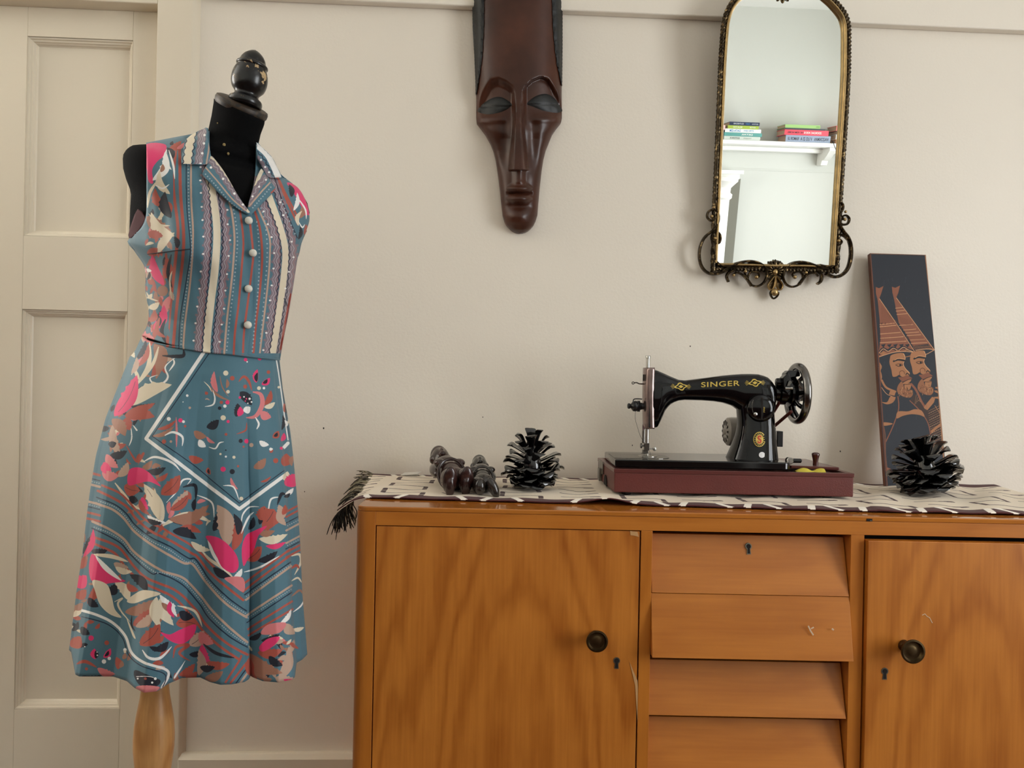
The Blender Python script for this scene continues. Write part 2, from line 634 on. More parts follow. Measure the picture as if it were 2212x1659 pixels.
def f(mb):  # frame of the added fill window at the far left, out of view
    a, b = WH0 + 0.24, WH1 + 0.08
    mb.box(V0, V1, 0.02, 0.06, a, a + 0.05); mb.box(V0, V1, 0.02, 0.06, b - 0.05, b)
    mb.box(V0, V0 + 0.05, 0.02, 0.06, a, b); mb.box(V1 - 0.05, V1, 0.02, 0.06, a, b)
    mb.box(V0, V1, 0.03, 0.05, 1.83, 1.86)
struct(wmb(f).link('added_window_left', M['white'], smooth=0))

M['dark_band'] = mat('light_dimming_paint', (74, 44, 30), 0.5)  # dark band added out of view to dim light low in the room
def f(mb):
    mb.box(ROOM_L + 0.02, ROOM_R - 0.02, ROOM_B, ROOM_B + 0.02, 0, 1.14)
    mb.box(ROOM_L, ROOM_L + 0.02, ROOM_B + 0.02, -0.01, 0, 1.34)
    mb.box(ROOM_R - 0.02, ROOM_R, ROOM_B + 0.02, -0.03, 0, 0.5)
struct(wmb(f).link('added_dark_band', M['dark_band'], smooth=0))

# picture rail, skirting, door casing and head
rail_h = wp(1440, 42, 0)[2]
struct(wmb(lambda mb: mb.box(cu2, ROOM_R, -0.025, 0, rail_h, rail_h + 0.24)).link('trim_2', M['wall'], smooth=0, bevel=0.004))
base_h = wp(575, 1621, 0)[2]
def f(mb):
    mb.prism([(cu2 - 0.012, 0, 0), (cu2 - 0.012, -0.024, 0), (cu2 - 0.012, -0.024, base_h - 0.012), (cu2 - 0.012, -0.014, base_h), (cu2 - 0.012, 0, base_h)], (ROOM_R - cu2 + 0.012, 0, 0))
struct(wmb(f).link('baseboard_back', M['trim'], smooth=0, bevel=0.003))
def f(mb):
    mb.prism([(cu0, 0.05, 0), (cu0, CAS_F, 0), (cu1, CAS_F, 0), (cu1 + (cu2 - cu1) * 0.35, CAS_F + 0.004, 0), (cu2, -0.002, 0), (cu2, 0.05, 0)], (0, 0, ROOM_H))
struct(wmb(f).link('trim_1', M['trim'], smooth=30, bevel=0.002))
DOOR_V = 0.023
head_h = wp(170, 19, DOOR_V)[2]
struct(wmb(lambda mb: mb.box(cu0 - 1.0, cu0, CAS_F, 0.12, head_h, ROOM_H)).link('trim_3', M['trim'], smooth=0, bevel=0.003))

# panelled door in the casing
pans = []
for (tl, br) in (((62, 78), (279, 515)), ((45, 668), (258, 1532))):
    a, b_ = wp(*tl, DOOR_V), wp(*br, DOOR_V)
    pans.append((a[0], b_[0], b_[2], a[2]))
pl = sum(p[0] for p in pans) / 2
pr = sum(p[1] for p in pans) / 2
def f(mb):
    v0, v1 = DOOR_V, DOOR_V + 0.04
    mb.box(cu0 - 1.0, pl, v0, v1, 0, head_h)
    mb.box(pr, cu0 + 0.004, v0, v1, 0, head_h)
    mb.box(pl, pr, v0, v1, pans[0][3], head_h)
    mb.box(pl, pr, v0, v1, pans[1][3], pans[0][2])
    mb.box(pl, pr, v0, v1, 0, pans[1][2])
door = struct(wmb(f).link('door_1', M['trim'], smooth=0, bevel=0.0015))
for p in pans:
    def f(mb):
        mb.box(pl, pr, DOOR_V + 0.022, DOOR_V + 0.034, p[2], p[3])
    wmb(f).link('panel', M['trim'], door, smooth=0)
    def f(mb):                                        # stepped moulding running round the recess
        prof = [(0, 0), (0.0, 0.003), (0.004, 0.004), (0.005, 0.008), (0.009, 0.009), (0.010, 0.013), (0.013, 0.015), (0.014, 0.019), (0.017, 0.022)]
        rows = []
        for ins, dep in prof:
            a, b_, c, d = pl + ins, pr - ins, p[2] + ins, p[3] - ins
            rows.append([(a, DOOR_V + dep, c), (b_, DOOR_V + dep, c), (b_, DOOR_V + dep, d), (a, DOOR_V + dep, d)])
        mb.grid(rows, close_u=True)
    wmb(f).link('panel_moulding', M['trim'], door, smooth=0)

# ------------------------------------------------------------ sideboard
ZF, ZB = 1.45, 1.935
WD = dict(dark=(164, 90, 22), light=(212, 134, 52))
W_door = wood('veneer_door', WD['dark'], WD['light'], 'Z', 0.38, book=0.03, coat=0.2, contrast=1.3)
W_door2 = wood('veneer_door_right', WD['dark'], WD['light'], 'Z', 0.38, book=-0.05, coat=0.2, contrast=1.2)
W_draw = wood('veneer_drawer', WD['dark'], WD['light'], 'X', 0.36, book=0.05, freq=0.8, coat=0.10, contrast=0.8)
W_rail = wood('solid_rail', WD['dark'], WD['light'], 'X', 0.32, book=0.3, freq=0.3, coat=0.15, contrast=0.7)
W_stile = wood('solid_stile', WD['dark'], WD['light'], 'Z', 0.32, book=0.3, freq=0.3, coat=0.15, contrast=0.7)
W_top = wood('polished_top', (158, 88, 26), (204, 130, 56), 'X', 0.10, book=0.3, freq=0.4, coat=0.0, contrast=0.6)
M['dark_gap'] = mat('dark_gap', (22, 13, 8), 0.9)  # near-black put in for the shade inside gaps, holes and slots
M['bronze'] = mat('aged_bronze', (92, 76, 52), 0.38, 1.0, var=(40, 0.3))
M['iron'] = mat('grey_escutcheon', (120, 118, 104), 0.4, 0.8)

def lx(x, y): return P(x, y, ZF).x
def hy(x, y): return P(x, y, ZF).z
SL, SRT = lx(767, 1110), 1.235                        # left and right ends
x_st1 = lx(811, 1136)                                 # left stile / door
x_d1 = lx(1383, 1150)
x_dv1a, x_dv1b = lx(1385.5, 1150), lx(1410, 1152)
x_dv2a, x_dv2b = lx(1839, 1164), lx(1868, 1166)
x_rd1 = SRT - (x_st1 - SL)
h_rail = hy(811, 1135)
h_topb = hy(900, 1107)
side = thing('sideboard', 'long honey brown wooden sideboard with two doors and four slanted drawers', 'sideboard', Vector(((SL + SRT) / 2, (ZF + ZB) / 2, 0)))
def rounded_plan(x0, x1, y0, y1, r, z):
    pts = []
    for cx, cy, a0 in ((x1 - r, y0 + r, -90), (x1 - r * 0.3, y1 - r * 0.3, 0), (x0 + r * 0.3, y1 - r * 0.3, 90), (x0 + r, y0 + r, 180)):
        rr = r if cy < (y0 + y1) / 2 else r * 0.3
        for k in range(7):
            an = R(a0 + 15 * k)
            pts.append((cx + rr * math.cos(an), cy + rr * math.sin(an), z))
    return pts
MB().prism(rounded_plan(SL + 0.0015, SRT - 0.0015, ZF, ZB, 0.022, h_topb), (0, 0, TOP - h_topb)).link('worktop', W_top, side, bevel=0.0022, seg=3)
# corner posts, rails, carcass
def post(x0, x1, rl):
    r = 0.024
    pts = [(x0 + r - r * math.sin(R(a)), ZF + 0.001 + r - r * math.cos(R(a)), 0.06) for a in range(0, 91, 15)]
    pts = pts + [(x0, ZF + 0.06, 0.06), (x1, ZF + 0.06, 0.06), (x1, ZF + 0.001, 0.06)]
    if rl:
        pts = [((x0 + x1) - p[0], p[1], p[2]) for p in pts]
    return pts
MB().prism(post(SL, x_st1, False), (0, 0, h_topb - 0.06)).link('corner_post', W_stile, side, bevel=0.0008)
MB().prism(post(x_rd1, SRT, True), (0, 0, h_topb - 0.06)).link('corner_post', W_stile, side, bevel=0.0008)
MB().box(x_st1, x_rd1, ZF + 0.0012, ZF + 0.04, h_rail, h_topb).link('top_rail', W_rail, side, smooth=0, bevel=0.0008)
MB().box(x_st1, x_rd1, ZF + 0.0012, ZF + 0.04, 0.06, 0.11).link('bottom_rail', W_rail, side, smooth=0, bevel=0.0008)
MB().box(x_dv1a, x_dv1b, ZF + 0.0015, ZF + 0.07, 0.11, h_rail).link('divider', W_stile, side, smooth=0, bevel=0.0008)
MB().box(x_dv2a, x_dv2b, ZF + 0.0015, ZF + 0.07, 0.11, h_rail).link('divider', W_stile, side, smooth=0, bevel=0.0008)
for xx in (SL, SRT - 0.02):
    MB().box(xx, xx + 0.02, ZF + 0.05, ZB, 0.06, h_topb).link('side_panel', W_stile, side, smooth=0)
MB().box(SL + 0.02, SRT - 0.02, ZB - 0.012, ZB, 0.06, h_topb).link('back_panel', W_rail, side, smooth=0)
MB().box(SL + 0.02, SRT - 0.02, ZF + 0.07, ZF + 0.075, 0.08, h_topb).link('gap_dark_sheet', M['dark_gap'], side, smooth=0)  # added dark sheet behind the fronts; shade of the gaps in its colour
for xx in (SL + 0.05, SRT - 0.09):
    for yy in (ZF + 0.05, ZB - 0.09):
        MB().box(xx, xx + 0.04, yy, yy + 0.04, 0, 0.06).link('leg', W_stile, side, smooth=0, bevel=0.002)
# doors
GAP = 0.0018
ld = MB().box(x_st1 + GAP, x_d1, ZF + 0.003, ZF + 0.024, 0.112, h_rail - 0.0016).link('door', W_door, side, smooth=0, bevel=0.0008)
rd = MB().box(lx(1871, 1172), x_rd1 - GAP, ZF - 0.009, ZF + 0.012, 0.112, hy(1900, 1166.5)).link('door', W_door2, side, smooth=0, bevel=0.0012)

def knob(x, y, r, parent):
    z0 = ORG[parent.name].y - 0.0105
    z = z0 - 0.034
    c = P(x, y, z)
    rr = r * z / F
    prof = [(rr * 0.5, 0.0), (rr * 0.5, 0.004), (rr * 0.42, 0.008), (rr * 0.55, 0.016), (rr * 0.86, 0.026), (rr, 0.032), (rr, 0.034), (rr * 0.86, 0.0345), (rr * 0.78, 0.031), (rr * 0.72, 0.029), (rr * 0.45, 0.0285), (rr * 0.4, 0.029), (rr * 0.1, 0.0295)]
    MB().lathe((c.x, z0, c.z), (0, -1, 0), prof, 32).link('knob', M['bronze'], parent, smooth=40)
knob(1290, 1386, 23.5, ld)
knob(1973, 1408, 26.0, rd)

def keyhole(x, y, h, parent, dz=-0.0002, slope=0.0):
    """grey escutcheon outline with the dark keyhole inside"""
    z0 = ORG[parent.name].y - 0.0105 if parent is not None else ZF
    z0 = keyhole.z if keyhole.z else z0
    c = P(x, y, z0)
    k = h * z0 / F
    def outline(g):
        pts = []
        for a in range(-60, 241, 20):
            pts.append((0.24 * k * math.cos(R(a)) * g, 0.24 * k + 0.24 * k * math.sin(R(a)) * g))
        pts += [(-0.14 * k * g - (g - 1) * 0.05 * k, -0.5 * k * (1 + (g - 1) * .4)), (0.14 * k * g + (g - 1) * 0.05 * k, -0.5 * k * (1 + (g - 1) * .4))]
        return pts
    def put(pts, off, name, m, par):
        v = [(c.x + p[0], z0 - off + slope * p[1], c.z + p[1]) for p in pts]
        return MB().prism(v, (0, 0.003, 0)).link(name, m, par, smooth=0)
    e = put(outline(1.45), 0.0008, 'escutcheon', M['iron'], parent)
    put(outline(1.0), 0.0011, 'keyhole', M['dark_gap'], e)
keyhole.z = None
keyhole(1332, 1432, 21, ld)
keyhole(1911, 1455, 22, rd)
M['chalk'] = mat('pale_scuff', (216, 190, 160), 0.6)
M['tape'] = mat('clear_tape', (205, 160, 110), 0.12, coat=0.8)
def scuff(pts, w, parent, name='scuff', m=None, off=0.0004, z=None):
    z0 = z if z else ORG[parent.name].y - 0.0105
    v = [P(x, y, z0 - off) for x, y in pts]
    MB().tube(v, w * z0 / F, 6, flat=0.25, up=(0, -1, 0)).link(name, m or M['chalk'], parent)
scuff([(1992, 1329), (1998, 1326), (2003, 1332), (2008, 1334), (2012, 1342), (2014, 1346)], 0.9, rd)
tapev = [(1360, 1430), (1372, 1480), (1377, 1560), (1376, 1650), (1382, 1650), (1382, 1560), (1377, 1470)]
MB().prism([P(x, y, ZF + 0.0022) for x, y in tapev], (0, 0.0006, 0)).link('tape_strip', M['tape'], ld, smooth=0)
MB().prism([P(x, y, ZF + 0.0022) for x, y in [(1361, 1147), (1377, 1149), (1380, 1160), (1370, 1157), (1362, 1156)]], (0, 0.0006, 0)).link('tape_strip', M['tape'], ld, smooth=0)

# slanted drawers: bottom edge forward, top edge set back
def drawer(yt, yb, x0, x1, out=0.0, lean=0.030):
    zb_, zt = ZF + 0.002 - out, ZF + 0.002 - out + lean
    hb, ht = P(1410, yb, zb_).z, P(1410, yt, zt).z
    th = 0.018
    pts = [(x0, zb_, hb), (x0, zt, ht), (x0, zt + th, ht), (x0, zb_ + th, hb)]
    return MB().prism(pts, (x1 - x0, 0, 0)).link('drawer', W_draw, side, smooth=0, bevel=0.0008), zb_, zt, hb, ht
xa, xb = x_dv1b + 0.0012, x_dv2a - 0.0012
dr1, a, b_, c_, d_ = drawer(1152, 1280.5, xa, xb)
keyhole.z = ZF + 0.002 + 0.030 * 0.72
keyhole(1617, 1185, 20, dr1, slope=0.23)
keyhole.z = None
dr2, *_ = drawer(1281, 1421, xa - 0.0012, xb + 0.0012, out=0.022, lean=0.024)
zz = ORG[dr2.name].y - 0.011
scuff([(1746, 1352), (1751, 1363), (1757, 1372)], 1.8, dr2, z=zz - 0.003)
scuff([(1752, 1358), (1758, 1355)], 1.6, dr2, z=zz - 0.002)
scuff([(1797, 1358), (1801, 1361)], 2.0, dr2, z=zz - 0.002)
drawer(1424, 1545, xa - 0.002, xb - 0.001)
drawer(1547, 1670, xa - 0.002, xb - 0.001)
# missing piece of edging on the worktop
p = P(1878, 1124, ZF)
MB().box(p.x - 0.0055, p.x + 0.0055, ZF - 0.0006, ZF + 0.01, h_topb + 0.0005, TOP - 0.004).link('edging_notch', M['dark_gap'], side, smooth=0)
MB().box(p.x + 0.0005, p.x + 0.0048, ZF - 0.0009, ZF + 0.005, h_topb + 0.001, TOP - 0.007).link('edging_notch', M['iron'], side, smooth=0)
# ------------------------------------------------------------ table runner
NAVY, MAROON, CREAMC = (62, 32, 28), (70, 24, 24), (222, 208, 188)
RX0, RX1, RZ0, RZ1 = -0.365, 1.22, 1.492, 1.925
Painter.gain = 1.15
rp = Painter(RX0, -RZ1, RX1, -RZ0, 1500, CREAMC)       # painted in metres: x along, y = -depth
rp.at(0, 0, 1)
def rline(pts, w, c=NAVY, taper=False):
    rp.stroke([(x, -z) for x, z in pts], w, c, smooth=False, taper=taper)
q = random.Random(5)
jj = lambda a: q.uniform(-a, a)
k = 0
for i in range(-1, 7):
    cx = -0.225 + 0.251 * i                            # meander bands
    z = 1.515 + jj(0.01)
    sgn = 1
    while z < 1.905:
        w = 0.040
        z2 = z + 0.058
        xa, xb = cx - w + jj(0.003), cx + w + jj(0.003)
        rline([(xa, z), (xb, z + jj(0.003))], 0.0052)
        e = xb if sgn > 0 else xa
        rline([(e, z), (e + jj(0.002), z2)], 0.0105)
        rline([(e - 0.006, (z + z2) / 2), (e + 0.006, (z + z2) / 2 + 0.002)], 0.0028, CREAMC)
        z = z2
        sgn = -sgn
    fx = cx + 0.1255                                   # feather bands
    z = 1.505 + jj(0.01)
    while z < 1.90:
        L_ = 0.036
        rline([(fx - L_ - 0.008, z + 0.018 + jj(0.003)), (fx - 0.004, z + jj(0.002))], 0.0052, NAVY, False)
        rline([(fx - 0.004, z), (fx + L_, z + 0.016 + jj(0.003))], 0.0056, NAVY, False)
        rline([(fx + L_ * 0.4, z + 0.006), (fx + L_, z + 0.016)], 0.0085, NAVY)
        z += 0.052
for za, zb in ((RZ0, RZ0 + 0.040), (RZ1 - 0.030, RZ1)):
    rline([(RX0, (za + zb) / 2), (RX1, (za + zb) / 2)], zb - za, MAROON)
for x in (-0.292, -0.222, -0.098, -0.048, 0.016, 0.134, 0.184, 0.252, 0.306, 0.348, 0.43, 0.475, 0.525, 0.60, 0.645, 0.70, 0.775, 0.815, 0.865, 0.95, 0.985, 1.03, 1.1):
    rline([(x - 0.007 * (1 if k % 2 else -1), RZ0), (x + 0.007 * (1 if k % 2 else -1), RZ0 + 0.040)], 0.014, (240, 232, 220))
    rline([(x - 0.006, RZ1), (x + 0.006, RZ1 - 0.030)], 0.013, (236, 228, 214))
    k += 1
M['runner'] = image_mat('runner_cloth', rp.image('runner_print'), 0.85, weave=0.12, sheen=0.1)
EDGE = SL
def runner_pt(a, b):                                   # a along 0..1, b from front 0 to back 1
    x = RX0 + (RX1 - RX0) * a
    z = RZ0 + (RZ1 - RZ0) * b + (0.040 * math.exp(-((x - EDGE) / 0.5) ** 2) if x < 2 else 0) * (1 - b)
    if x > EDGE:
        z = RZ0 + (RZ1 - RZ0) * b + 0.036 * max(0.0, (0.75 - x) / 0.75) * (1 - b)
    h = TOP + 0.0022
    amp = 0.0030 if x > 0.72 else 0.0014
    h += amp * (1 + math.sin((x * 1.0 - z * 0.55) * 52 + 0.8 * math.sin(z * 9))) * (0.3 + 0.7 * math.sin(math.pi * min(1, max(0, b))) ** 0.5)
    h += 0.011 * math.exp(-((x - 0.196) / 0.040) ** 2) * math.exp(-(b / 0.10) ** 2)
    if b > 0.93 and x > 0.95:
        h += 0.004 * (b - 0.93) / 0.07
    if x < EDGE:                                       # bends over the left end, most at the front corner
        tt = (EDGE - x) / (EDGE - RX0)
        xe = float(np.interp(b, [0, 0.10, 0.3, 1], [-0.345, -0.328, -0.322, -0.352]))
        he = float(np.interp(b, [0, 0.10, 0.3, 1], [-0.026, -0.014, -0.005, 0.001]))
        x = EDGE + (xe - EDGE) * tt
        h += he * tt ** 1.7 + (TOP + 0.003 - h) * tt * 0.6
    return Vector((x, z, h))
nu, nv = 240, 56
rows = [[runner_pt(i / nu, j / nv) for i in range(nu + 1)] for j in range(nv + 1)]
uvs = [((i / nu), (j / nv)) for j in range(nv + 1) for i in range(nu + 1)]
uvs = [(u, v_) for u, v_ in uvs]
run = MB().grid(rows).link('table_runner', M['runner'], uv=uvs, smooth=180, fix=False)
sd = run.modifiers.new('thick', 'SOLIDIFY'); sd.thickness = 0.0016; sd.offset = 1
tag(run, 'cream table runner with dark brown strokes and maroon hem along the sideboard top', 'table runner')
M['fringe'] = mat('dark_yarn', (46, 42, 36), 0.9, var=(90, 0.8))
fr, fp_ = MB(), MB()
q = random.Random(9)
for i in range(80):                                   # front corner tassel
    b = 0.002 + 0.11 * q.random()
    s0 = runner_pt(0.0, b)
    ln = q.uniform(0.034, 0.058) * (1 - 1.3 * b)
    sp = q.uniform(-0.026, 0.014) + 0.05 * b
    pts = [s0 + Vector((0.006, 0, 0)), s0 + Vector((sp * 0.3, q.uniform(-0.006, 0.004), -ln * 0.25)), s0 + Vector((sp * 0.75, q.uniform(-0.012, 0.008), -ln * 0.62)), s0 + Vector((sp + q.uniform(-0.003, 0.003), q.uniform(-0.014, 0.01), -ln))]
    (fp_ if i % 4 == 0 else fr).tube(cat_rom(pts, 3), [0.0010] * 9 + [0.0006], 4)
for i in range(70):                                   # along the end, lying over the edge
    b = 0.16 + 0.83 * q.random()
    s0 = runner_pt(0.0, b)
    ln = q.uniform(0.022, 0.042)
    up = q.uniform(-0.004, 0.006) if b < 0.85 else q.uniform(0.0, 0.012)
    fall = -0.5 if b < 0.8 else q.uniform(-0.35, 0.25)
    pts = [s0 + Vector((0.008, 0, 0.001)), s0 + Vector((-ln * 0.4, q.uniform(-0.006, 0.003), up)), s0 + Vector((-ln, q.uniform(-0.016, 0.002), up + ln * fall))]
    (fp_ if i % 2 == 0 else fr).tube(cat_rom(pts, 4), [0.0010] * 8 + [0.0006], 4)
fo = fr.link('fringe', M['fringe'], run, smooth=60)
fo['kind'] = 'stuff'
M['fringe_pale'] = mat('pale_yarn', (138, 128, 104), 0.9, var=(60, 0.5))
fo = fp_.link('fringe', M['fringe_pale'], run, smooth=60)
fo['kind'] = 'stuff'

# small white card at the back edge of the runner
M['card'] = mat('white_card', (225, 220, 210), 0.6)
c0, c1 = P(868, 1025.5, 1.90), P(903, 1022.5, 1.89)
MBc = MB().prism([(c0.x, 1.88, TOP + 0.0075), (c1.x, 1.88, TOP + 0.0105), (c1.x + 0.004, 1.924, TOP + 0.0115), (c0.x + 0.004, 1.924, TOP + 0.0085)], (0, 0, 0.0012))
MBc.add(*[[(c0.x + 0.01, 1.885, TOP + 0.0045), (c1.x - 0.002, 1.885, TOP + 0.0045), (c1.x - 0.002, 1.92, TOP + 0.0045), (c0.x + 0.01, 1.92, TOP + 0.0045), (c0.x + 0.012, 1.89, TOP + 0.0082), (c1.x - 0.002, 1.89, TOP + 0.011), (c1.x - 0.002, 1.918, TOP + 0.0115), (c0.x + 0.012, 1.918, TOP + 0.009)], [(0, 3, 2, 1), (4, 5, 6, 7), (0, 1, 5, 4), (1, 2, 6, 5), (2, 3, 7, 6), (3, 0, 4, 7)]])
tag(MBc.link('paper_card', M['card'], smooth=0), 'small white folded card lying at the back edge of the runner', 'card')

# ------------------------------------------------------------ carved wooden figures lying on their backs
def blob(name, m, parts, parent, vox=0.0022):
    mb = MB()
    for c, r, ax in parts:
        mb.ball(c, (r[0] * 0.84, r[1] * 1.1, r[2]), 18, 12, ax)
    o = mb.link(name, m, parent, smooth=180)
    rm = o.modifiers.new('fuse', 'REMESH'); rm.mode = 'VOXEL'; rm.voxel_size = vox; rm.use_smooth_shade = True
    s_ = o.modifiers.new('soft', 'SMOOTH'); s_.factor = 0.6; s_.iterations = 3
    return o
def figure(name, label, base, yaw, S, m, kind, SX=0.8):
    """base: under the hips; body axis runs away from the viewer (head far)"""
    t = thing(name, label, 'carved figure', base, 'carved figures lying on the runner')
    ey = Vector((math.sin(yaw), math.cos(yaw), 0))
    ex = Vector((math.cos(yaw), -math.sin(yaw), 0))
    ez = Vector((0, 0, 1))
    def w(x, y, z): return base + (ex * (x * SX) + ey * (y * 1.16) + ez * z) * S
    ax = (ex, ey, ez)
    def tl(a): return (ex, ey * math.cos(a) + ez * math.sin(a), ez * math.cos(a) - ey * math.sin(a))
    body = [(w(0, 0.0, 0.030), [0.030 * S, 0.046 * S, 0.027 * S], ax), (w(0, 0.045, 0.036), [0.034 * S, 0.034 * S, 0.027 * S], tl(0.2)),
            (w(0, 0.083, 0.036), [0.016 * S, 0.022 * S, 0.016 * S], ax), (w(0, -0.035, 0.027), [0.031 * S, 0.03 * S, 0.024 * S], ax)]
    for sx in (-1, 1):
        body.append((w(0.036 * sx, 0.034, 0.032), [0.011 * S, 0.036 * S, 0.013 * S], tl(0.1)))
        body.append((w(0.026 * sx, 0.012, 0.052), [0.016 * S, 0.012 * S, 0.009 * S], ax))
    blob('torso', m, body, t)
    head = [(w(0, 0.125, 0.046), [0.026 * S, 0.032 * S, 0.027 * S], tl(0.25)), (w(0, 0.112, 0.066), [0.007 * S, 0.012 * S, 0.009 * S], ax),
            (w(0, 0.126, 0.067), [0.017 * S, 0.006 * S, 0.006 * S], ax), (w(0, 0.098, 0.062), [0.010 * S, 0.006 * S, 0.007 * S], ax), (w(0, 0.148, 0.052), [0.024 * S, 0.018 * S, 0.024 * S], ax),
            (w(-0.027, 0.12, 0.046), [0.005 * S, 0.009 * S, 0.009 * S], ax), (w(0.027, 0.12, 0.046), [0.005 * S, 0.009 * S, 0.009 * S], ax)]
    blob('head', m, head, t)
    ring = []
    for k in range(28):
        a = 2 * math.pi * k / 28
        ring.append(w(0.036 * math.cos(a), -0.018 + 0.016 * math.sin(a), 0.031 + 0.031 * math.sin(a)))
    MB().tube(ring, 0.0032 * S, 8, closed=True).link('belt', m, t)
    for sx in (-1, 1):
        if kind == 0:
            parts = [(w(0.019 * sx, -0.050, 0.027), [0.017 * S, 0.032 * S, 0.021 * S], tl(-0.2)), (w(0.021 * sx, -0.084, 0.029), [0.0180 * S, 0.0085 * S, 0.030 * S], tl(0.3)), (w(0.020 * sx, -0.087, 0.014), [0.0115 * S, 0.0075 * S, 0.022 * S], tl(0.3))]
        elif sx > 0:
            parts = [(w(0.020, -0.050, 0.022), [0.016 * S, 0.030 * S, 0.018 * S], ax), (w(0.027, -0.088, 0.022), [0.015 * S, 0.010 * S, 0.029 * S], (ex * 0.9 + ez * 0.4, ey, ez * 0.9 - ex * 0.4))]
        else:
            parts = [(w(-0.018, -0.050, 0.024), [0.018 * S, 0.030 * S, 0.020 * S], ax), (w(-0.012, -0.078, 0.024), [0.017 * S, 0.016 * S, 0.021 * S], ax)]
        blob('leg', m, parts, t)
    return t
M['ebony_red'] = mat('polished_rosewood', (50, 27, 23), 0.27, coat=0.3, var=(35, 0.35))
M['ebony'] = mat('polished_ebony', (44, 38, 33), 0.22, coat=0.4, var=(35, 0.35))
b0 = P(972, 1052, 1.70); b0.z = TOP + 0.004
figure('carved_figure', 'reddish brown carved figure on its back, head raised, nearer the runner fringe', b0, -0.24, 1.05, M['ebony_red'], 0)
b1 = P(1041, 1056, 1.665); b1.z = TOP + 0.004
figure('carved_figure', 'blackish carved figure on its back, between the reddish figure and a pine cone', b1, -0.09, 0.86, M['ebony'], 1)

# ------------------------------------------------------------ black pine cones
M['lacquer'] = mat('black_lacquer', (8, 8, 9), 0.16, coat=0.7)
def scale_mesh():
    mb = MB()
    prof = [(0.0, 0.10, 0.05, 0.0), (0.3, 0.12, 0.05, 0.02), (0.6, 0.17, 0.05, 0.05), (0.82, 0.235, 0.07, 0.07), (0.93, 0.25, 0.10, 0.06), (1.0, 0.20, 0.09, 0.02), (1.04, 0.07, 0.05, -0.03)]
    rows = []
    for t, w, th, up in prof:                          # cross-section: dished above, keeled below
        rows.append([(t, -w, up + 0.035), (t, -w * 0.5, up + 0.5 * th), (t, 0, up + th * 0.45), (t, w * 0.5, up + 0.5 * th), (t, w, up + 0.035), (t, w * 0.8, up - th * 0.3), (t, 0, up - th * 1.1), (t, -w * 0.8, up - th * 0.3)])
    mb.grid(rows, close_u=True, cap=True)
    return mb
SC = scale_mesh()
def pine_cone(label, base, axis, Ht, Rmax, n, open_from, seed):
    t = thing('pine_cone', label, 'pine cone', base, 'black pine cones on the runner')
    q = random.Random(seed)
    axis = Vector(axis).normalized()
    e1 = (Vector((1, 0, 0)) - axis * axis.x).normalized()
    e2 = axis.cross(e1)
    core = [(0.010, 0.0), (0.30 * Rmax, 0.05 * Ht), (0.34 * Rmax, 0.25 * Ht), (0.26 * Rmax, 0.55 * Ht), (0.13 * Rmax, 0.8 * Ht), (0.004, 0.9 * Ht)]
    MB().lathe(base + axis * 0.004, axis, core, 14).link('core', M['lacquer'], t, smooth=60)
    first = None
    for i in range(n):
        f2 = ((i + 0.5) / n) ** 1.25
        ang = i * 2.39996 + q.uniform(-0.12, 0.12)
        if f2 < open_from:                             # closed bowl of scales at the foot
            g_ = f2 / open_from
            hgt = Ht * (0.03 + 0.22 * g_)
            el = R(6 + 20 * g_)
            ln = Rmax * (0.42 + 0.42 * g_ ** 0.6)
            wf = 1.25
        else:
            g_ = (f2 - open_from) / (1 - open_from)
            hgt = Ht * (0.27 + 0.52 * g_)
            el = R(4 + 30 * g_ + 38 * g_ ** 3) + q.uniform(-0.13, 0.13)
            ln = Rmax * (0.84 - 0.36 * g_ ** 1.6) * q.uniform(0.93, 1.06)
            wf = 1.12 - 0.1 * g_
        radial = e1 * math.cos(ang) + e2 * math.sin(ang)
        d = (radial * math.cos(el) + axis * math.sin(el)).normalized()
        side_ = axis.cross(radial).normalized()
        side_ = (side_ + axis * q.uniform(-0.25, 0.25)).normalized()
        upv = d.cross(side_) * -1
        if upv.dot(axis) < 0:
            upv = -upv
        r0 = Rmax * 0.16
        o_ = base + axis * hgt + radial * r0
        if first is None:
            o = SC.link('scale', M['lacquer'], t, origin=base + Vector((0, 0, 0)), smooth=50)
            # keep prototype data in its own axes
            me = o.data
            for vtx, p in zip(me.vertices, SC.v):
                vtx.co = p
            first = o
        else:
            o = first.copy()
            scene.collection.objects.link(o)
            o.parent = t
        wk = Rmax * wf * (0.86 - 0.16 * max(0, f2 - open_from))
        mw = Matrix(((d.x, side_.x, upv.x, 0), (d.y, side_.y, upv.y, 0), (d.z, side_.z, upv.z, 0), (0, 0, 0, 1))) @ Matrix.Diagonal((ln, wk, Rmax * 0.82, 1))
        mw.translation = o_ - base
        o.matrix_local = mw
        ORG[o.name] = o_
    return t
pb = P(1153, 1054, 1.70); pb.z = TOP + 0.0045
pine_cone('upright glossy black pine cone with wide open scales, beside the carved figures', pb, (-0.08, -0.04, 1), 0.130, 0.068, 62, 0.40, 3)
pb = P(2012, 1066, 1.715); pb.z = TOP + 0.010
pine_cone('leaning glossy black pine cone in front of the carved wooden board', pb, (-0.20, 0.12, 0.95), 0.122, 0.080, 66, 0.42, 8)

# ------------------------------------------------------------ carved board leaning on the wall
BK, TAN, TAN2, DK = (40, 43, 50), (158, 108, 74), (132, 82, 62), (30, 30, 34)
Painter.gain = 1.2
bp_ = Painter(1865, 540, 2060, 1065, 4.0, BK)
A_ = (1860, 600, 5.53); B_ = (1860, 780, 5.53)
def hat(pts, bands):
    bp_.poly(pts, TAN2, False)
bp_.at(*A_)
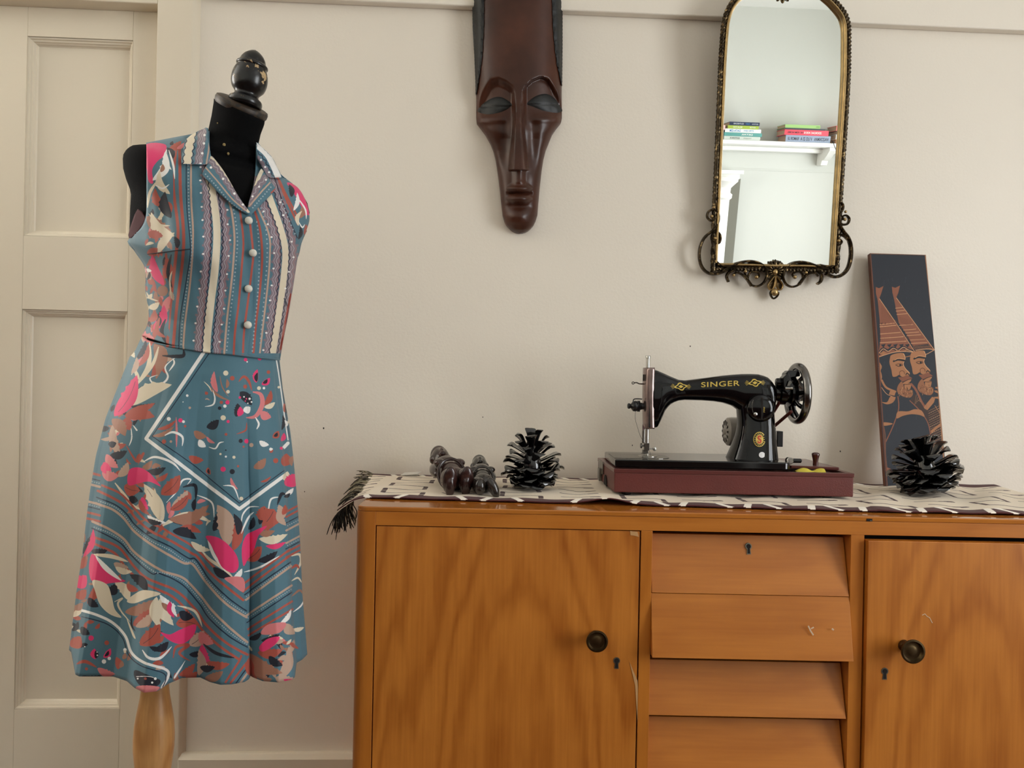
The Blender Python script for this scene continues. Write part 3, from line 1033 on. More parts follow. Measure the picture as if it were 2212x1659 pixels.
# left hat, right hat
bp_.poly([(175, 110), (215, 125), (268, 98), (240, 190), (218, 248), (640, 890), (560, 880), (380, 892), (208, 945), (215, 860), (232, 740), (222, 500), (205, 330), (195, 250), (178, 190)], TAN2, False)
bp_.poly([(368, 108), (410, 120), (465, 92), (445, 180), (420, 238), (480, 320), (875, 862), (800, 852), (650, 868), (610, 800), (560, 700), (450, 540), (425, 420), (395, 260), (375, 180)], TAN2, False)
for y, x0, x1 in ((550, 222, 400), (575, 222, 420), (660, 228, 470), (712, 230, 505), (765, 225, 540)):
    bp_.stroke([(x0, y + 12), (x1, y - 8)], 8, (196, 146, 108), False)
for y, x0, x1 in ((365, 410, 500), (400, 418, 520), (440, 425, 548), (570, 455, 620), (625, 505, 655), (660, 530, 690), (692, 545, 715), (745, 585, 760), (785, 595, 790)):
    bp_.stroke([(x0, y), (x1, y - 12)], 7, (196, 146, 108), False)
for i in range(14):
    bp_.stroke([(245 + 9 * i, 330 + 11 * i), (240 + 15 * i, 530)], 3, (110, 66, 48), False)
    bp_.stroke([(240 + 18 * i, 590), (240 + 19 * i, 650)], 3, (110, 66, 48), False)
    bp_.stroke([(240 + 20 * i, 720), (236 + 21 * i, 762)], 3, (112, 70, 52), False)
    bp_.stroke([(450 + 12 * i, 460 + 4 * i), (480 + 8 * i, 540 + 3 * i)], 3, (110, 66, 48), False)
    bp_.stroke([(540 + 14 * i, 700), (560 + 15 * i, 740)], 3, (110, 66, 48), False)
for i in range(5):
    x = 235 + i * 72
    bp_.poly([(x, 800), (x + 60, 790), (x + 34, 835)], BK, False)
    bp_.poly([(230 + i * 50, 540), (262 + i * 38, 535), (246 + i * 42, 562)], (92, 56, 44), False)
bp_.stroke([(210, 915), (260, 850), (320, 870), (380, 838), (440, 865), (500, 830), (560, 860), (620, 880)], 34, BK)
bp_.stroke([(215, 900), (265, 850), (325, 880), (385, 842), (445, 868), (505, 832), (565, 862), (625, 885)], 9, (196, 146, 108))
bp_.poly([(215, 905), (265, 880), (310, 900), (260, 925)], TAN, False); bp_.poly([(395, 880), (440, 860), (480, 878)], TAN, False); bp_.poly([(510, 868), (540, 850), (575, 872)], TAN, False)
bp_.poly([(610, 812), (800, 792), (850, 840), (650, 858)], BK, False)
for i in range(12):
    bp_.stroke([(620 + 18 * i, 812), (640 + 18 * i, 850)], 3, TAN, False); bp_.stroke([(640 + 18 * i, 806), (620 + 18 * i, 850)], 3, TAN, False)
bp_.stroke([(205, 948), (380, 893), (520, 880), (645, 892)], 9, (200, 150, 112)); bp_.stroke([(218, 248), (430, 560), (645, 890)], 7, (200, 150, 112), False)
bp_.stroke([(420, 238), (640, 540), (875, 862), (800, 905), (775, 915)], 7, (200, 150, 112), False); bp_.stroke([(535, 945), (600, 930), (655, 895)], 10, TAN); bp_.stroke([(650, 866), (790, 850), (872, 862)], 8, (200, 150, 112))
def face(dx, dy):
    S_ = lambda pts: [(x + dx, y + dy) for x, y in pts]
    bp_.poly(S_([(345, 960), (360, 925), (430, 902), (500, 900), (525, 930), (528, 970), (510, 1010), (500, 1035), (520, 1075), (570, 1120), (582, 1150), (572, 1170), (545, 1165), (520, 1185), (480, 1180), (455, 1160), (420, 1180), (378, 1178), (362, 1100), (340, 1020)]), TAN)
    bp_.stroke(S_([(505, 905), (528, 960), (505, 1030), (530, 1085), (580, 1140)]), 7, (206, 158, 118))
    bp_.stroke(S_([(385, 1000), (440, 980), (520, 990)]), 20, DK); bp_.stroke(S_([(400, 985), (450, 962), (515, 972)]), 7, (200, 150, 110))
    bp_.stroke(S_([(412, 1040), (450, 1058), (495, 1045)]), 7, DK); bp_.stroke(S_([(420, 1035), (455, 1028), (495, 1035)]), 6, (70, 46, 36)); bp_.disc(468 + dx, 1043 + dy, 12, DK)
    bp_.stroke(S_([(465, 1165), (462, 1125), (490, 1110), (515, 1125), (520, 1150)]), 6, (92, 56, 42)); bp_.stroke(S_([(535, 1160), (550, 1140), (575, 1160)]), 10, DK)
    bp_.poly(S_([(445, 1190), (500, 1185), (545, 1165), (590, 1185), (608, 1205), (560, 1215), (500, 1240), (470, 1220)]), (124, 76, 56))
    bp_.poly(S_([(495, 1262), (540, 1232), (600, 1212), (580, 1250), (525, 1272)]), TAN); bp_.poly(S_([(520, 1275), (590, 1262), (597, 1290), (580, 1335), (530, 1330)]), TAN)
    bp_.stroke(S_([(500, 1245), (550, 1222), (605, 1208)]), 7, (70, 44, 36)); bp_.stroke(S_([(515, 1272), (560, 1275), (595, 1270)]), 6, (70, 44, 36))
    bp_.poly(S_([(440, 1290), (480, 1240), (500, 1262), (520, 1320), (560, 1345), (610, 1340), (620, 1390), (590, 1430), (530, 1428), (460, 1395), (430, 1350)]), (140, 92, 64))
    qq = random.Random(int(dx) + 3)
    for i in range(60):
        x, y = qq.uniform(440, 612), qq.uniform(1300, 1425)
        if (x - 525) ** 2 / 95 ** 2 + (y - 1365) ** 2 / 65 ** 2 < 1:
            bp_.stroke(S_([(x, y), (x + 5, y + 9), (x + 1, y + 16)]), 4, (80, 52, 40) if i % 2 else (186, 138, 100))
face(0, 0)
face(245, -30)
# third face cut off at the left edge, ears, straps
bp_.poly([(208, 1015), (240, 1040), (248, 1070), (235, 1110), (245, 1150), (250, 1190), (240, 1220), (222, 1225)], TAN)
bp_.stroke([(245, 1220), (300, 1310), (410, 1360)], 24, TAN); bp_.poly([(345, 1352), (415, 1362), (400, 1410), (332, 1395)], TAN, False)
bp_.stroke([(245, 1310), (310, 1390), (410, 1430)], 6, (196, 146, 108)); bp_.poly([(245, 1485), (310, 1485), (350, 1420), (410, 1432), (380, 1490), (310, 1512)], TAN)
for pts in ([(885, 1305), (935, 1305), (935, 1330), (888, 1322)], [(870, 1350), (905, 1345), (930, 1385), (890, 1370)], [(860, 1425), (935, 1418), (935, 1448), (880, 1440)]):
    bp_.poly(pts, TAN, False)
bp_.at(*B_)
bp_.stroke([(440, 420), (450, 520), (440, 610), (380, 780), (295, 965)], 13, TAN2); bp_.stroke([(595, 270), (660, 350), (720, 480), (770, 560)], 26, TAN2)
bp_.poly([(740, 560), (850, 425), (885, 450), (870, 495), (790, 590)], TAN, False)
bp_.poly([(580, 470), (640, 390), (700, 470), (760, 570), (800, 590), (900, 540), (940, 630), (965, 760), (985, 1120), (840, 1050), (830, 900), (790, 720), (700, 590)], (58, 44, 40), False)
for i in range(16):
    y = 600 + 27 * i
    bp_.stroke([(800 + 3 * i * .8, y), (930 + 3 * i, y - 65)], 4, (150, 112, 84), False)
    for k_ in range(6):
        if i % 3 == 1:
            bp_.disc(815 + 22 * k_ + 2 * i, y - 6 - 11 * k_, 5, (176, 140, 110))
for i in range(5):
    bp_.stroke([(640 + 14 * i, 470 - 22 * i + 60), (660 + 18 * i, 400 + 30 * i)], 4, (150, 112, 84), False)
bp_.poly([(832, 830), (948, 740), (955, 770), (838, 865)], TAN, False)
bp_.stroke([(580, 470), (700, 590), (790, 720), (825, 850), (828, 980), (830, 1050)], 11, TAN2); bp_.stroke([(880, 530), (945, 640), (970, 800), (985, 1120)], 7, TAN)
bp_.poly([(440, 605), (560, 600), (640, 575), (720, 590), (760, 665), (700, 645), (600, 635), (500, 655), (425, 685)], TAN)
bp_.poly([(262, 735), (330, 735), (380, 748), (340, 765), (265, 772)], TAN); bp_.stroke([(270, 780), (290, 900), (292, 1100), (310, 1290)], 12, (108, 72, 54))
bp_.poly([(300, 1270), (420, 1310), (560, 1300), (560, 1345), (420, 1345), (310, 1350)], TAN2); bp_.poly([(440, 1055), (560, 1050), (700, 1020), (700, 1060), (560, 1080)], TAN); bp_.poly([(790, 1020), (830, 1010), (832, 1075), (800, 1070)], TAN)
for i in range(7):
    bp_.stroke([(850 + 18 * i, 1000), (900 + 14 * i, 1080)], 4, (150, 112, 84), False)
bp_.at(0, 0, 1)
bp_.stroke([(1880, 548), (1999, 551)], 1.6, (110, 74, 54), False); bp_.stroke([(1999, 551), (2018, 730), (2044, 1062)], 2.6, (150, 108, 78), False); bp_.stroke([(1880, 548), (1897, 760), (1917, 1060)], 2.6, (104, 64, 48), False)
qq = random.Random(4)
for i in range(40):
    x, y = qq.uniform(1885, 2030), qq.uniform(552, 1050)
    bp_.stroke([(x, y), (x + qq.uniform(-2, 2), y + qq.uniform(3, 14))], 0.35, (64, 68, 78), False)
M['board'] = image_mat('carved_board_face', bp_.image('board_carving'), 0.55, bump=0.7, dist=0.0035)
M['board_edge'] = mat('board_side_wood', (104, 60, 44), 0.5, var=(20, 0.3))
bl, br_, tl_, tr_ = P(1914, 1056, 1.872), P(2047, 1061, 1.872), P(1879.5, 547, 1.972), P(2000, 550.5, 1.978)
bl.z = br_.z = TOP + 0.004
n0 = (br_ - bl).cross(tl_ - bl)
dr_ = ray(2000, 550.5)
eye = Vector((0, 0, H))
tr_ = eye + dr_ * ((bl - eye).dot(n0) / dr_.dot(n0))
bd = thing('carved_board', 'tall dark carved plank with two bearded men in pointed hats, leaning on the wall', 'wall carving', (bl + br_) / 2)
nrm = (br_ - bl).cross(tl_ - bl).normalized()
if nrm.y > 0:
    nrm = -nrm
rows, uvb = [], []
for j in range(41):
    for_row = []
    for i in range(13):
        p = (bl.lerp(br_, i / 12)).lerp(tl_.lerp(tr_, i / 12), j / 40)
        for_row.append(p)
        uvb.append(bp_.uv(*project(p)))
    rows.append(for_row)
MB().grid(rows).link('carved_face', M['board'], bd, uv=uvb, smooth=180, fix=False)
MB().prism([bl + nrm * -0.0004, br_ + nrm * -0.0004, tr_ + nrm * -0.0004, tl_ + nrm * -0.0004], nrm * -0.014).link('plank', M['board_edge'], bd, smooth=0)
# ------------------------------------------------------------ sewing machine in its carrying base
ZS = 1.735
def m_(x, y, dz=0.0):
    p = P(x, y, ZS)
    p.y += dz
    return p
PXM = ZS / F                                           # metres per picture unit at the machine
M['case'] = mat('maroon_leathercloth', (98, 40, 34), 0.42, bump=(420, 0.25), var=(9, 0.12))
M['case_lid'] = mat('maroon_paint', (92, 44, 40), 0.30, coat=0.2)
M['gold'] = mat('gold_leaf', (206, 178, 84), 0.45, 0.25)
M['red_decal'] = mat('red_decal', (196, 62, 36), 0.4)
M['white_dot'] = mat('white_sticker', (226, 224, 222), 0.5)
M['motor'] = mat('grey_motor_paint', (150, 143, 134), 0.4)
M['belt'] = mat('rubber_belt', (96, 34, 24), 0.6)
M['thread'] = mat('black_thread', (60, 54, 50), 0.8)
M['knob_wood'] = mat('varnished_knob', (70, 26, 20), 0.18, coat=0.6)
M['cloth_yellow'] = mat('yellow_cloth', (206, 190, 70), 0.9, bump=(120, 0.4))
M['plate_edge'] = mat('faceplate_edge', (150, 132, 128), 0.25, 0.9, var=(60, 0.25))
M['bed_top'] = mat('bed_enamel', (8, 8, 9), 0.12, spec=0.5, coat=0.2)

CX0, CX1, CZ0, CZ1 = P(1327, 1050, 1.63).x, P(1845, 1050, 1.63).x, 1.632, 1.872
CB, CT = TOP + 0.011, TOP + 0.0615
sm = thing('sewing_machine', 'black hand crank sewing machine with gold lettering in a maroon base case', 'sewing machine', Vector(((CX0 + CX1) / 2, (CZ0 + CZ1) / 2, TOP + 0.005)))
sm['label'] = 'black vintage sewing machine with gold lettering in a maroon base case'
case = MB()
case.prism([(CX0, CZ0, CB), (CX1, CZ0, CB), (CX1 + 0.002, CZ1, CB), (CX0 - 0.008, CZ1, CB)], (0, 0, CT - CB - 0.008))
case = case.link('base_case', M['case'], sm, smooth=0, bevel=0.0025)
rim = MB()
g = 0.012
o_ = [(CX0 - 0.001, CZ0 - 0.001), (CX1 + 0.001, CZ0 - 0.001), (CX1 + 0.003, CZ1 + 0.001), (CX0 - 0.009, CZ1 + 0.001)]
i_ = [(CX0 + g, CZ0 + g), (CX1 - g, CZ0 + g), (CX1 - g, CZ1 - g), (CX0 + g - 0.008, CZ1 - g)]
rows = [[(x, y, CT - 0.0085) for x, y in o_], [(x, y, CT) for x, y in o_], [(x, y, CT) for x, y in i_], [(x, y, CT - 0.0085) for x, y in i_]]
rim.grid(rows, close_u=True, close_v=True).link('case_rim', M['case_lid'], case, smooth=0, bevel=0.0012)
for xx, yy in ((CX0 + 0.03, CZ0 + 0.02), (CX1 - 0.05, CZ0 + 0.02), (CX0 + 0.03, CZ1 - 0.03), (CX1 - 0.05, CZ1 - 0.03)):
    MB().lathe((xx, yy, TOP + 0.0045), (0, 0, 1), [(0.009, 0), (0.011, 0.003), (0.011, 0.008)], 16).link('foot', M['black'], case)
# lid of the accessory compartment with its turned knob
bedx1 = P(1712, 1005, 1.645).x
lz = CT + 0.002
MB().prism([(bedx1 + 0.012, CZ0 + 0.055, lz), (CX1 - 0.016, CZ0 + 0.035, lz), (CX1 - 0.016, CZ1 - 0.016, lz), (bedx1 - 0.01, CZ1 - 0.016, lz)], (0, 0, 0.007)).link('compartment_lid', M['case_lid'], sm, smooth=0, bevel=0.002)
kp = P(1761.5, 1003, 1.70)
kb = Vector((kp.x, 1.70, lz + 0.006))
kh = 0.029
MB().lathe(kb, (0, 0, 1), [(0.0058, 0), (0.0056, kh * 0.35), (0.0064, kh * 0.55), (0.0080, kh * 0.75), (0.0088, kh * 0.88), (0.0078, kh * 0.98), (0.004, kh * 1.03), (0.0, kh * 1.04)], 20).link('lid_knob', M['knob_wood'], sm, smooth=60)
c0 = P(1738, 1012, 1.655)
cl = []
for j in range(9):
    row = []
    for i in range(15):
        a, b = i / 14, j / 8
        row.append((bedx1 + 0.012 + 0.062 * a, CZ0 + 0.014 + 0.030 * b, CT - 0.004 + 0.011 * math.sin(math.pi * b) * (0.35 + 0.65 * abs(math.sin(a * 5.2))) ))
    cl.append(row)
MB().grid(cl).link('duster_cloth', M['cloth_yellow'], case, smooth=180)
# catch on the left end
def cpt(b, h): return (CX0 - 0.008 * b - 0.0005, CZ0 + (CZ1 - CZ0) * b, CB + (CT - CB) * h)
lt = MB().prism([cpt(0.86, 0.98), cpt(0.62, 0.98), cpt(0.60, 0.90), cpt(0.60, 0.42), cpt(0.66, 0.42), cpt(0.70, 0.30), cpt(0.86, 0.30)], (-0.003, 0, 0)).link('catch_plate', M['steel_dark'], case, smooth=0, bevel=0.0008)
MB().prism([cpt(0.81, 0.62), cpt(0.69, 0.62), cpt(0.70, 0.05), cpt(0.80, 0.05)], (-0.007, 0, 0)).link('catch_lever', M['steel_dark'], lt, smooth=0, bevel=0.001)
MB().box(CX0 - 0.010, CX0 - 0.006, CZ0 + 0.18, CZ0 + 0.19, CB + 0.03, CB + 0.034).link('catch_pin', M['steel'], lt, smooth=0, bevel=0.0008)
cut = [(CX0 - 0.0045 - 0.0006, CZ0 + 0.118 + 0.026 * math.cos(R(a)), CB + 0.026 * math.sin(R(a)) * 0.9) for a in range(0, 181, 15)]
MB().prism(cut, (0.004, 0, 0)).link('hand_cutout', M['dark_gap'], case, smooth=0)

# bed
BZ0, BZ1 = 1.645, 1.832
BT = H - 0.1575
bx0 = P(1329, 992, BZ0).x
def plan(x0, x1, y0, y1, r, z):
    pts = []
    for cx, cy, a0 in ((x1 - r, y0 + r, -90), (x1 - r, y1 - r, 0), (x0 + 0.004, y1 - 0.004, 90), (x0 + 0.004, y0 + 0.004, 180)):
        rr = r if cx > (x0 + x1) / 2 else 0.004
        for k in range(7):
            pts.append((cx + rr * math.cos(R(a0 + 15 * k)), cy + rr * math.sin(R(a0 + 15 * k)), z))
    return pts
bed = MB().prism(plan(bx0, bedx1, BZ0, BZ1, 0.018, BT - 0.0165), (0, 0, 0.0165)).link('bed', M['bed_top'], sm, bevel=0.003, seg=3)
nz = 1.727
npx = P(1398, 985, nz).x
MB().prism(plan(bx0 + 0.002, npx + 0.045, BZ0 + 0.022, BZ1 - 0.05, 0.04, BT + 0.0002), (0, 0, 0.0006)).link('slide_plate', M['steel_dark'], bed, smooth=0)
MB().lathe((npx, nz - 0.002, BT + 0.0004), (0, 0, 1), [(0.022, 0), (0.022, 0.0012), (0.020, 0.0016), (0.0, 0.0016)], 28).link('needle_plate', M['steel'], bed, smooth=30)

# arm and pillar, one casting
top_c = [(1411, 798), (1419, 800), (1433, 806), (1446, 812), (1465, 820), (1479, 821.5), (1514, 817), (1568, 810), (1609, 807), (1636, 808), (1655, 813), (1668, 823)]
bot_c = [(1411, 924.5), (1419, 923), (1427, 908), (1433, 892), (1444, 876), (1460, 866.5), (1476, 864), (1514, 865), (1547, 867.5), (1571, 872), (1588, 880), (1600, 890), (1668, 895)]
def crv(c, x):
    return float(np.interp(x, [q[0] for q in c], [q[1] for q in c]))
def half(x):
    return float(np.interp(x, [1408, 1425, 1450, 1480, 1540, 1600, 1640, 1668], [0.030, 0.029, 0.024, 0.0215, 0.0235, 0.029, 0.032, 0.030]))
NE = 2.5
def sgp(v, e): return math.copysign(abs(v) ** e, v)
arm = MB()
rows = []
for x in [1407, 1409, 1414, 1419, 1424, 1429, 1434, 1440, 1447, 1455, 1465, 1478, 1495, 1515, 1540, 1560, 1580, 1600, 1620, 1636, 1648, 1656, 1663, 1667, 1669]:
    yt, yb = crv(top_c, x), crv(bot_c, x)
    hd = half(x)
    k = 1.0 if x < 1650 else (1.0, 0.985, 0.95, 0.88, 0.80)[[1656, 1663, 1667, 1669].index(x) + 1 if x in (1656, 1663, 1667, 1669) else 0]
    yc, hh = (yt + yb) / 2, (yb - yt) / 2 * k
    rows.append([m_(x, yc + hh * sgp(math.sin(t), 2 / NE), -hd * k * sgp(math.cos(t), 2 / NE)) for t in [2 * math.pi * i / 40 for i in range(40)]])
arm.grid(rows, close_u=True, cap=True)
rows = []
pil_l = [(840, 1598), (880, 1592), (914, 1594.5), (935, 1591), (957, 1584), (979, 1575), (990, 1570), (999, 1567)]
pil_r = [(840, 1669), (870, 1669), (914, 1671), (984, 1676), (999, 1678)]
pil_d = [(840, 0.030), (890, 0.031), (940, 0.036), (985, 0.048), (999, 0.052)]
def pil(y): return crv(pil_l, y), crv(pil_r, y), crv(pil_d, y)
for y in (842, 855, 868, 880, 892, 905, 920, 935, 948, 960, 970, 978, 985, 991, 996, 999.5):
    a, b, d_ = pil(y)
    xc, hx = (a + b) / 2, (b - a) / 2
    rows.append([m_(xc + hx * sgp(math.sin(t), 0.72), y, -d_ * sgp(math.cos(t), 0.72)) for t in [2 * math.pi * i / 40 for i in range(40)]])
arm.grid(rows, close_u=True, cap=True)
armo = arm.link('arm', M['black_gloss'], sm, smooth=180)
rm = armo.modifiers.new('fuse', 'REMESH'); rm.mode = 'VOXEL'; rm.voxel_size = 0.0014; rm.use_smooth_shade = True
s_ = armo.modifiers.new('soft', 'SMOOTH'); s_.factor = 0.5; s_.iterations = 6
def arm_front(x, y):
    yt, yb = crv(top_c, x), crv(bot_c, x)
    yc, hh = (yt + yb) / 2, (yb - yt) / 2
    e = min(0.99, abs((y - yc) / hh))
    return -half(x) * (1 - e ** NE) ** (1 / NE)
def pil_front(x, y):
    a, b, d_ = pil(y)
    e = min(0.99, abs((x - (a + b) / 2) / ((b - a) / 2)))
    return -d_ * (1 - e ** (1 / 0.36)) ** 0.36
# arm decals: the maker's word and two gilt ornaments, hugging the casting
def front_xy(x, y):                                    # shift for the surface standing nearer than ZS
    dz = arm_front(x, y)
    k = (ZS + dz) / ZS
    return 1106 + (x - 1106) * k, 829.5 + (y - 829.5) * k, dz
def decal(pts, faces, m, name, fn, lift=0.0010, parent=None, thick=0.0006):
    v = []
    for x, y in pts:
        X, Y, dz = fn(x, y)
        v.append(m_(X, Y, dz - lift))
    mb = MB().add(v, faces)
    o = mb.link(name, m, parent or armo, smooth=0, fix=False)
    sd = o.modifiers.new('thick', 'SOLIDIFY'); sd.thickness = thick; sd.offset = 0
    return o
g_, gf = text_mesh('SINGER', 11.2, bold=0.012, spacing=1.12)
wd = max(q[0] for q in g_) - min(q[0] for q in g_)
kx = 83.0 / wd
pts = [(1556 + x * kx, 829.4 - y * (1 + 0.0009 * x * kx) - 0.044 * x * kx) for x, y in g_]
decal(pts, gf, M['gold'], 'gilt_lettering', front_xy)
def ornament(cx, cy, w, h, sl):
    V, Fs = [], []
    def poly(q):
        k = len(V)
        V.extend([(cx + x * w, cy + y * h + sl * x * w) for x, y in q])
        Fs.append(list(range(k, k + len(q))))
    for t in range(20):                                # cusped ring
        a0, a1 = 2 * math.pi * t / 20, 2 * math.pi * (t + 1) / 20
        f0, f1 = 1 + 0.22 * math.cos(4 * a0 + 0.8), 1 + 0.22 * math.cos(4 * a1 + 0.8)
        poly([(0.58 * f0 * math.cos(a0), 0.86 * f0 * math.sin(a0)), (0.58 * f1 * math.cos(a1), 0.86 * f1 * math.sin(a1)), (0.42 * f1 * math.cos(a1), 0.60 * f1 * math.sin(a1)), (0.42 * f0 * math.cos(a0), 0.60 * f0 * math.sin(a0))])
    poly([(-0.26, 0), (0, -0.42), (0.26, 0), (0, 0.42)])
    for s in (-1, 1):
        for k_ in range(5):
            a = (k_ - 2) * 0.26
            poly([(s * 0.66, 0.62 * math.sin(a) - 0.03), (s * 0.66, 0.62 * math.sin(a) + 0.03), (s * (1.05 - 0.08 * abs(k_ - 2)), 1.2 * math.sin(a) + 0.05), (s * (1.05 - 0.08 * abs(k_ - 2)), 1.2 * math.sin(a) - 0.05)])
    return V, Fs
for cx, cy in ((1470.5, 835), (1630.5, 827)):
    V, Fs = ornament(cx, cy, 21, 8.5, 0.02 if cx < 1500 else -0.02)
    decal(V, Fs, M['gold'], 'gilt_ornament', front_xy)
# oval medallion and white sticker on the pillar
def pil_xy(x, y):
    dz = pil_front(x, y)
    k = (ZS + dz) / ZS
    return 1106 + (x - 1106) * k, 829.5 + (y - 829.5) * k, dz
def oval(cx, cy, rx, ry, n=32):
    return [(cx + rx * math.cos(2 * math.pi * i / n), cy + ry * math.sin(2 * math.pi * i / n)) for i in range(n)], [list(range(n))]
def fan(cx, cy, rx, ry, n=32):
    V = [(cx, cy)] + [(cx + rx * math.cos(2 * math.pi * i / n), cy + ry * math.sin(2 * math.pi * i / n)) for i in range(n)]
    return V, [(0, 1 + i, 1 + (i + 1) % n) for i in range(n)]
# where the pillar front really is, measured back to the plane at ZS
md = decal(*fan(1640, 949, 13.2, 16.2), M['gold'], 'medallion', pil_xy, 0.0010)
decal(*fan(1640, 949, 11.8, 14.6), M['black_gloss'], 'medallion_band', pil_xy, 0.0016, md)
decal(*fan(1640, 949, 8.2, 10.6), M['gold'], 'medallion_field', pil_xy, 0.0021, md)
g_, gf = text_mesh('S', 17.5, bold=0.03)
decal([(1640 + x * 0.85, 949 - y) for x, y in g_], gf, M['red_decal'], 'medallion_letter', pil_xy, 0.0027, md)
for i in range(18):
    a = 2 * math.pi * i / 18
    decal([(1640 + 10 * math.cos(a) + dx, 949 + 12.6 * math.sin(a) + dy) for dx, dy in ((-0.7, -0.9), (0.7, -0.9), (0.7, 0.9), (-0.7, 0.9))], [(0, 1, 2, 3)], M['gold'], 'medallion_rim_mark', pil_xy, 0.0020, md)
decal(*fan(1645.5, 982.5, 6.6, 6.4, 20), M['white_dot'], 'sticker', pil_xy, 0.0012)
# stitch dial on the front of the pillar
dc = m_(1643.5, 882, -0.034)
k = (ZS - 0.034) / ZS
dc = m_(1106 + (1643.5 - 1106) * k, 829.5 + (882 - 829.5) * k, -0.030)
rr = 29.5 * PXM * k
dial = MB().lathe(dc, (0, -1, 0), [(rr, 0), (rr, 0.006), (rr * 0.93, 0.009), (rr * 0.6, 0.0115), (0.001, 0.0125)], 40).link('stitch_dial', M['black_gloss'], sm, smooth=50)
fy = dc.y - 0.0125
def dpt(x, y, off): return Vector((dc.x + x * PXM * k, fy - off, dc.z - y * PXM * k))
MB().box(dc.x - 0.0018, dc.x + 0.0018, fy - 0.0002, fy + 0.004, dc.z - rr * 0.82, dc.z + rr * 0.78).link('dial_slot', M['dark_gap'], dial, smooth=0)
MB().lathe(dpt(-15.5, 12.5, -0.001), (0, -1, 0), [(0.0028, 0), (0.0045, 0.003), (0.0042, 0.006), (0.0, 0.0072)], 16).link('dial_lever', M['steel'], dial, smooth=60)
MB().tube([dpt(-13 - 8 * math.cos(a), -4 + 18 * math.sin(a), -0.002) for a in [R(q) for q in range(-50, 51, 10)]], 0.0009, 6).link('dial_groove', M['steel_dark'], dial)
for i in range(6):
    MB().box(dc.x + 0.0030, dc.x + 0.0030 + (0.0024 if i % 2 else 0.0036), fy - 0.0001, fy + 0.003, dc.z - 0.0085 + 0.0022 * i, dc.z - 0.0077 + 0.0022 * i).link('dial_mark', M['gold'], dial, smooth=0)
# face plate, needle bar, presser parts
rows = []
for yv, dx in ((794.5, 0), (800, -0.6), (830, -3), (860, -3.6), (895, -3.2), (922, -1.5), (925, -1)):
    r_ = []
    for i in range(13):
        a = R(-90 + 15 * i)
        r_.append(m_(1409.5 + dx * 0.4 - (20.0 * max(0.0, math.cos(a)) ** 0.6), yv, 0.0285 * math.sin(a)))
    rows.append(r_)
fp = MB().grid(rows)
rows2 = [[p + Vector((0.004, 0, 0)) for p in r_] for r_ in rows]
face = fp.link('face_plate', M['plate_edge'], sm, smooth=50)
sd = face.modifiers.new('thick', 'SOLIDIFY'); sd.thickness = 0.003; sd.offset = -1
MB().box(m_(1399, 800).x, m_(1410.5, 800).x, ZS - 0.0275, ZS + 0.0275, m_(1400, 923).z, m_(1400, 796).z).link('face_body', M['black'], sm, smooth=0, bevel=0.002)
fo_ = MB()
fo_.prism([m_(1386, 916, -0.012), m_(1399, 916, -0.020), m_(1399, 927, -0.020), m_(1391, 924, -0.016), m_(1387, 931, -0.012)], (0, 0.002, 0))
fo_.link('plate_lip', M['plate_edge'], face, smooth=0)
MB().lathe(m_(1399.5, 797), (0, 0, 1), [(0.0046, 0), (0.0046, 0.024), (0.0058, 0.0245), (0.0060, 0.029), (0.005, 0.0305), (0, 0.0305)], 18).link('presser_screw', M['steel'], sm, smooth=40)
MB().lathe(m_(1397.5, 958), (0, 0, 1), [(0.0042, 0), (0.0042, 0.040)], 16).link('needle_bar', M['steel'], sm, smooth=40)
MB().lathe(m_(1392.5, 958, 0.016), (0, 0, 1), [(0.0034, 0), (0.0034, 0.040)], 16).link('presser_bar', M['steel_dark'], sm, smooth=40)
cl_ = MB()
cl_.box(m_(1391, 960).x, m_(1402, 960).x, ZS - 0.006, ZS + 0.006, m_(1396, 973).z, m_(1396, 957).z)
cl_.lathe(m_(1391, 963), (-1, 0, 0), [(0.002, 0), (0.002, 0.004), (0.0058, 0.0045), (0.0058, 0.008), (0, 0.0085)], 14)
clamp = cl_.link('needle_clamp', M['steel_dark'], sm, smooth=40, bevel=0.0006)
sc_ = MB()
sc_.lathe(m_(1401, 969, -0.004), (1, 0, 0), [(0.0014, 0), (0.0014, 0.009), (0.003, 0.010)], 12)
sc_.ball(m_(1413, 969.5, -0.004), (0.0042, 0.0018, 0.0052), 16, 10)
sc_.link('thumb_screw', M['steel'], clamp, smooth=50)
MB().lathe(m_(1399, 987), (0, 0, 1), [(0.0004, 0), (0.0008, 0.008), (0.0009, 0.016)], 8).link('needle', M['steel'], clamp)
pf = MB()
pf.box(m_(1389, 978).x, m_(1400, 978).x, ZS - 0.002, ZS + 0.014, m_(1395, 980).z, m_(1395, 972).z)
pf.prism([m_(1388, 979, -0.012), m_(1392, 979, -0.012), m_(1398, 979, 0.008), m_(1386, 979, 0.008)], (0, 0, -0.0015))
pf.link('presser_foot', M['steel_dark'], sm, smooth=0, bevel=0.0006)
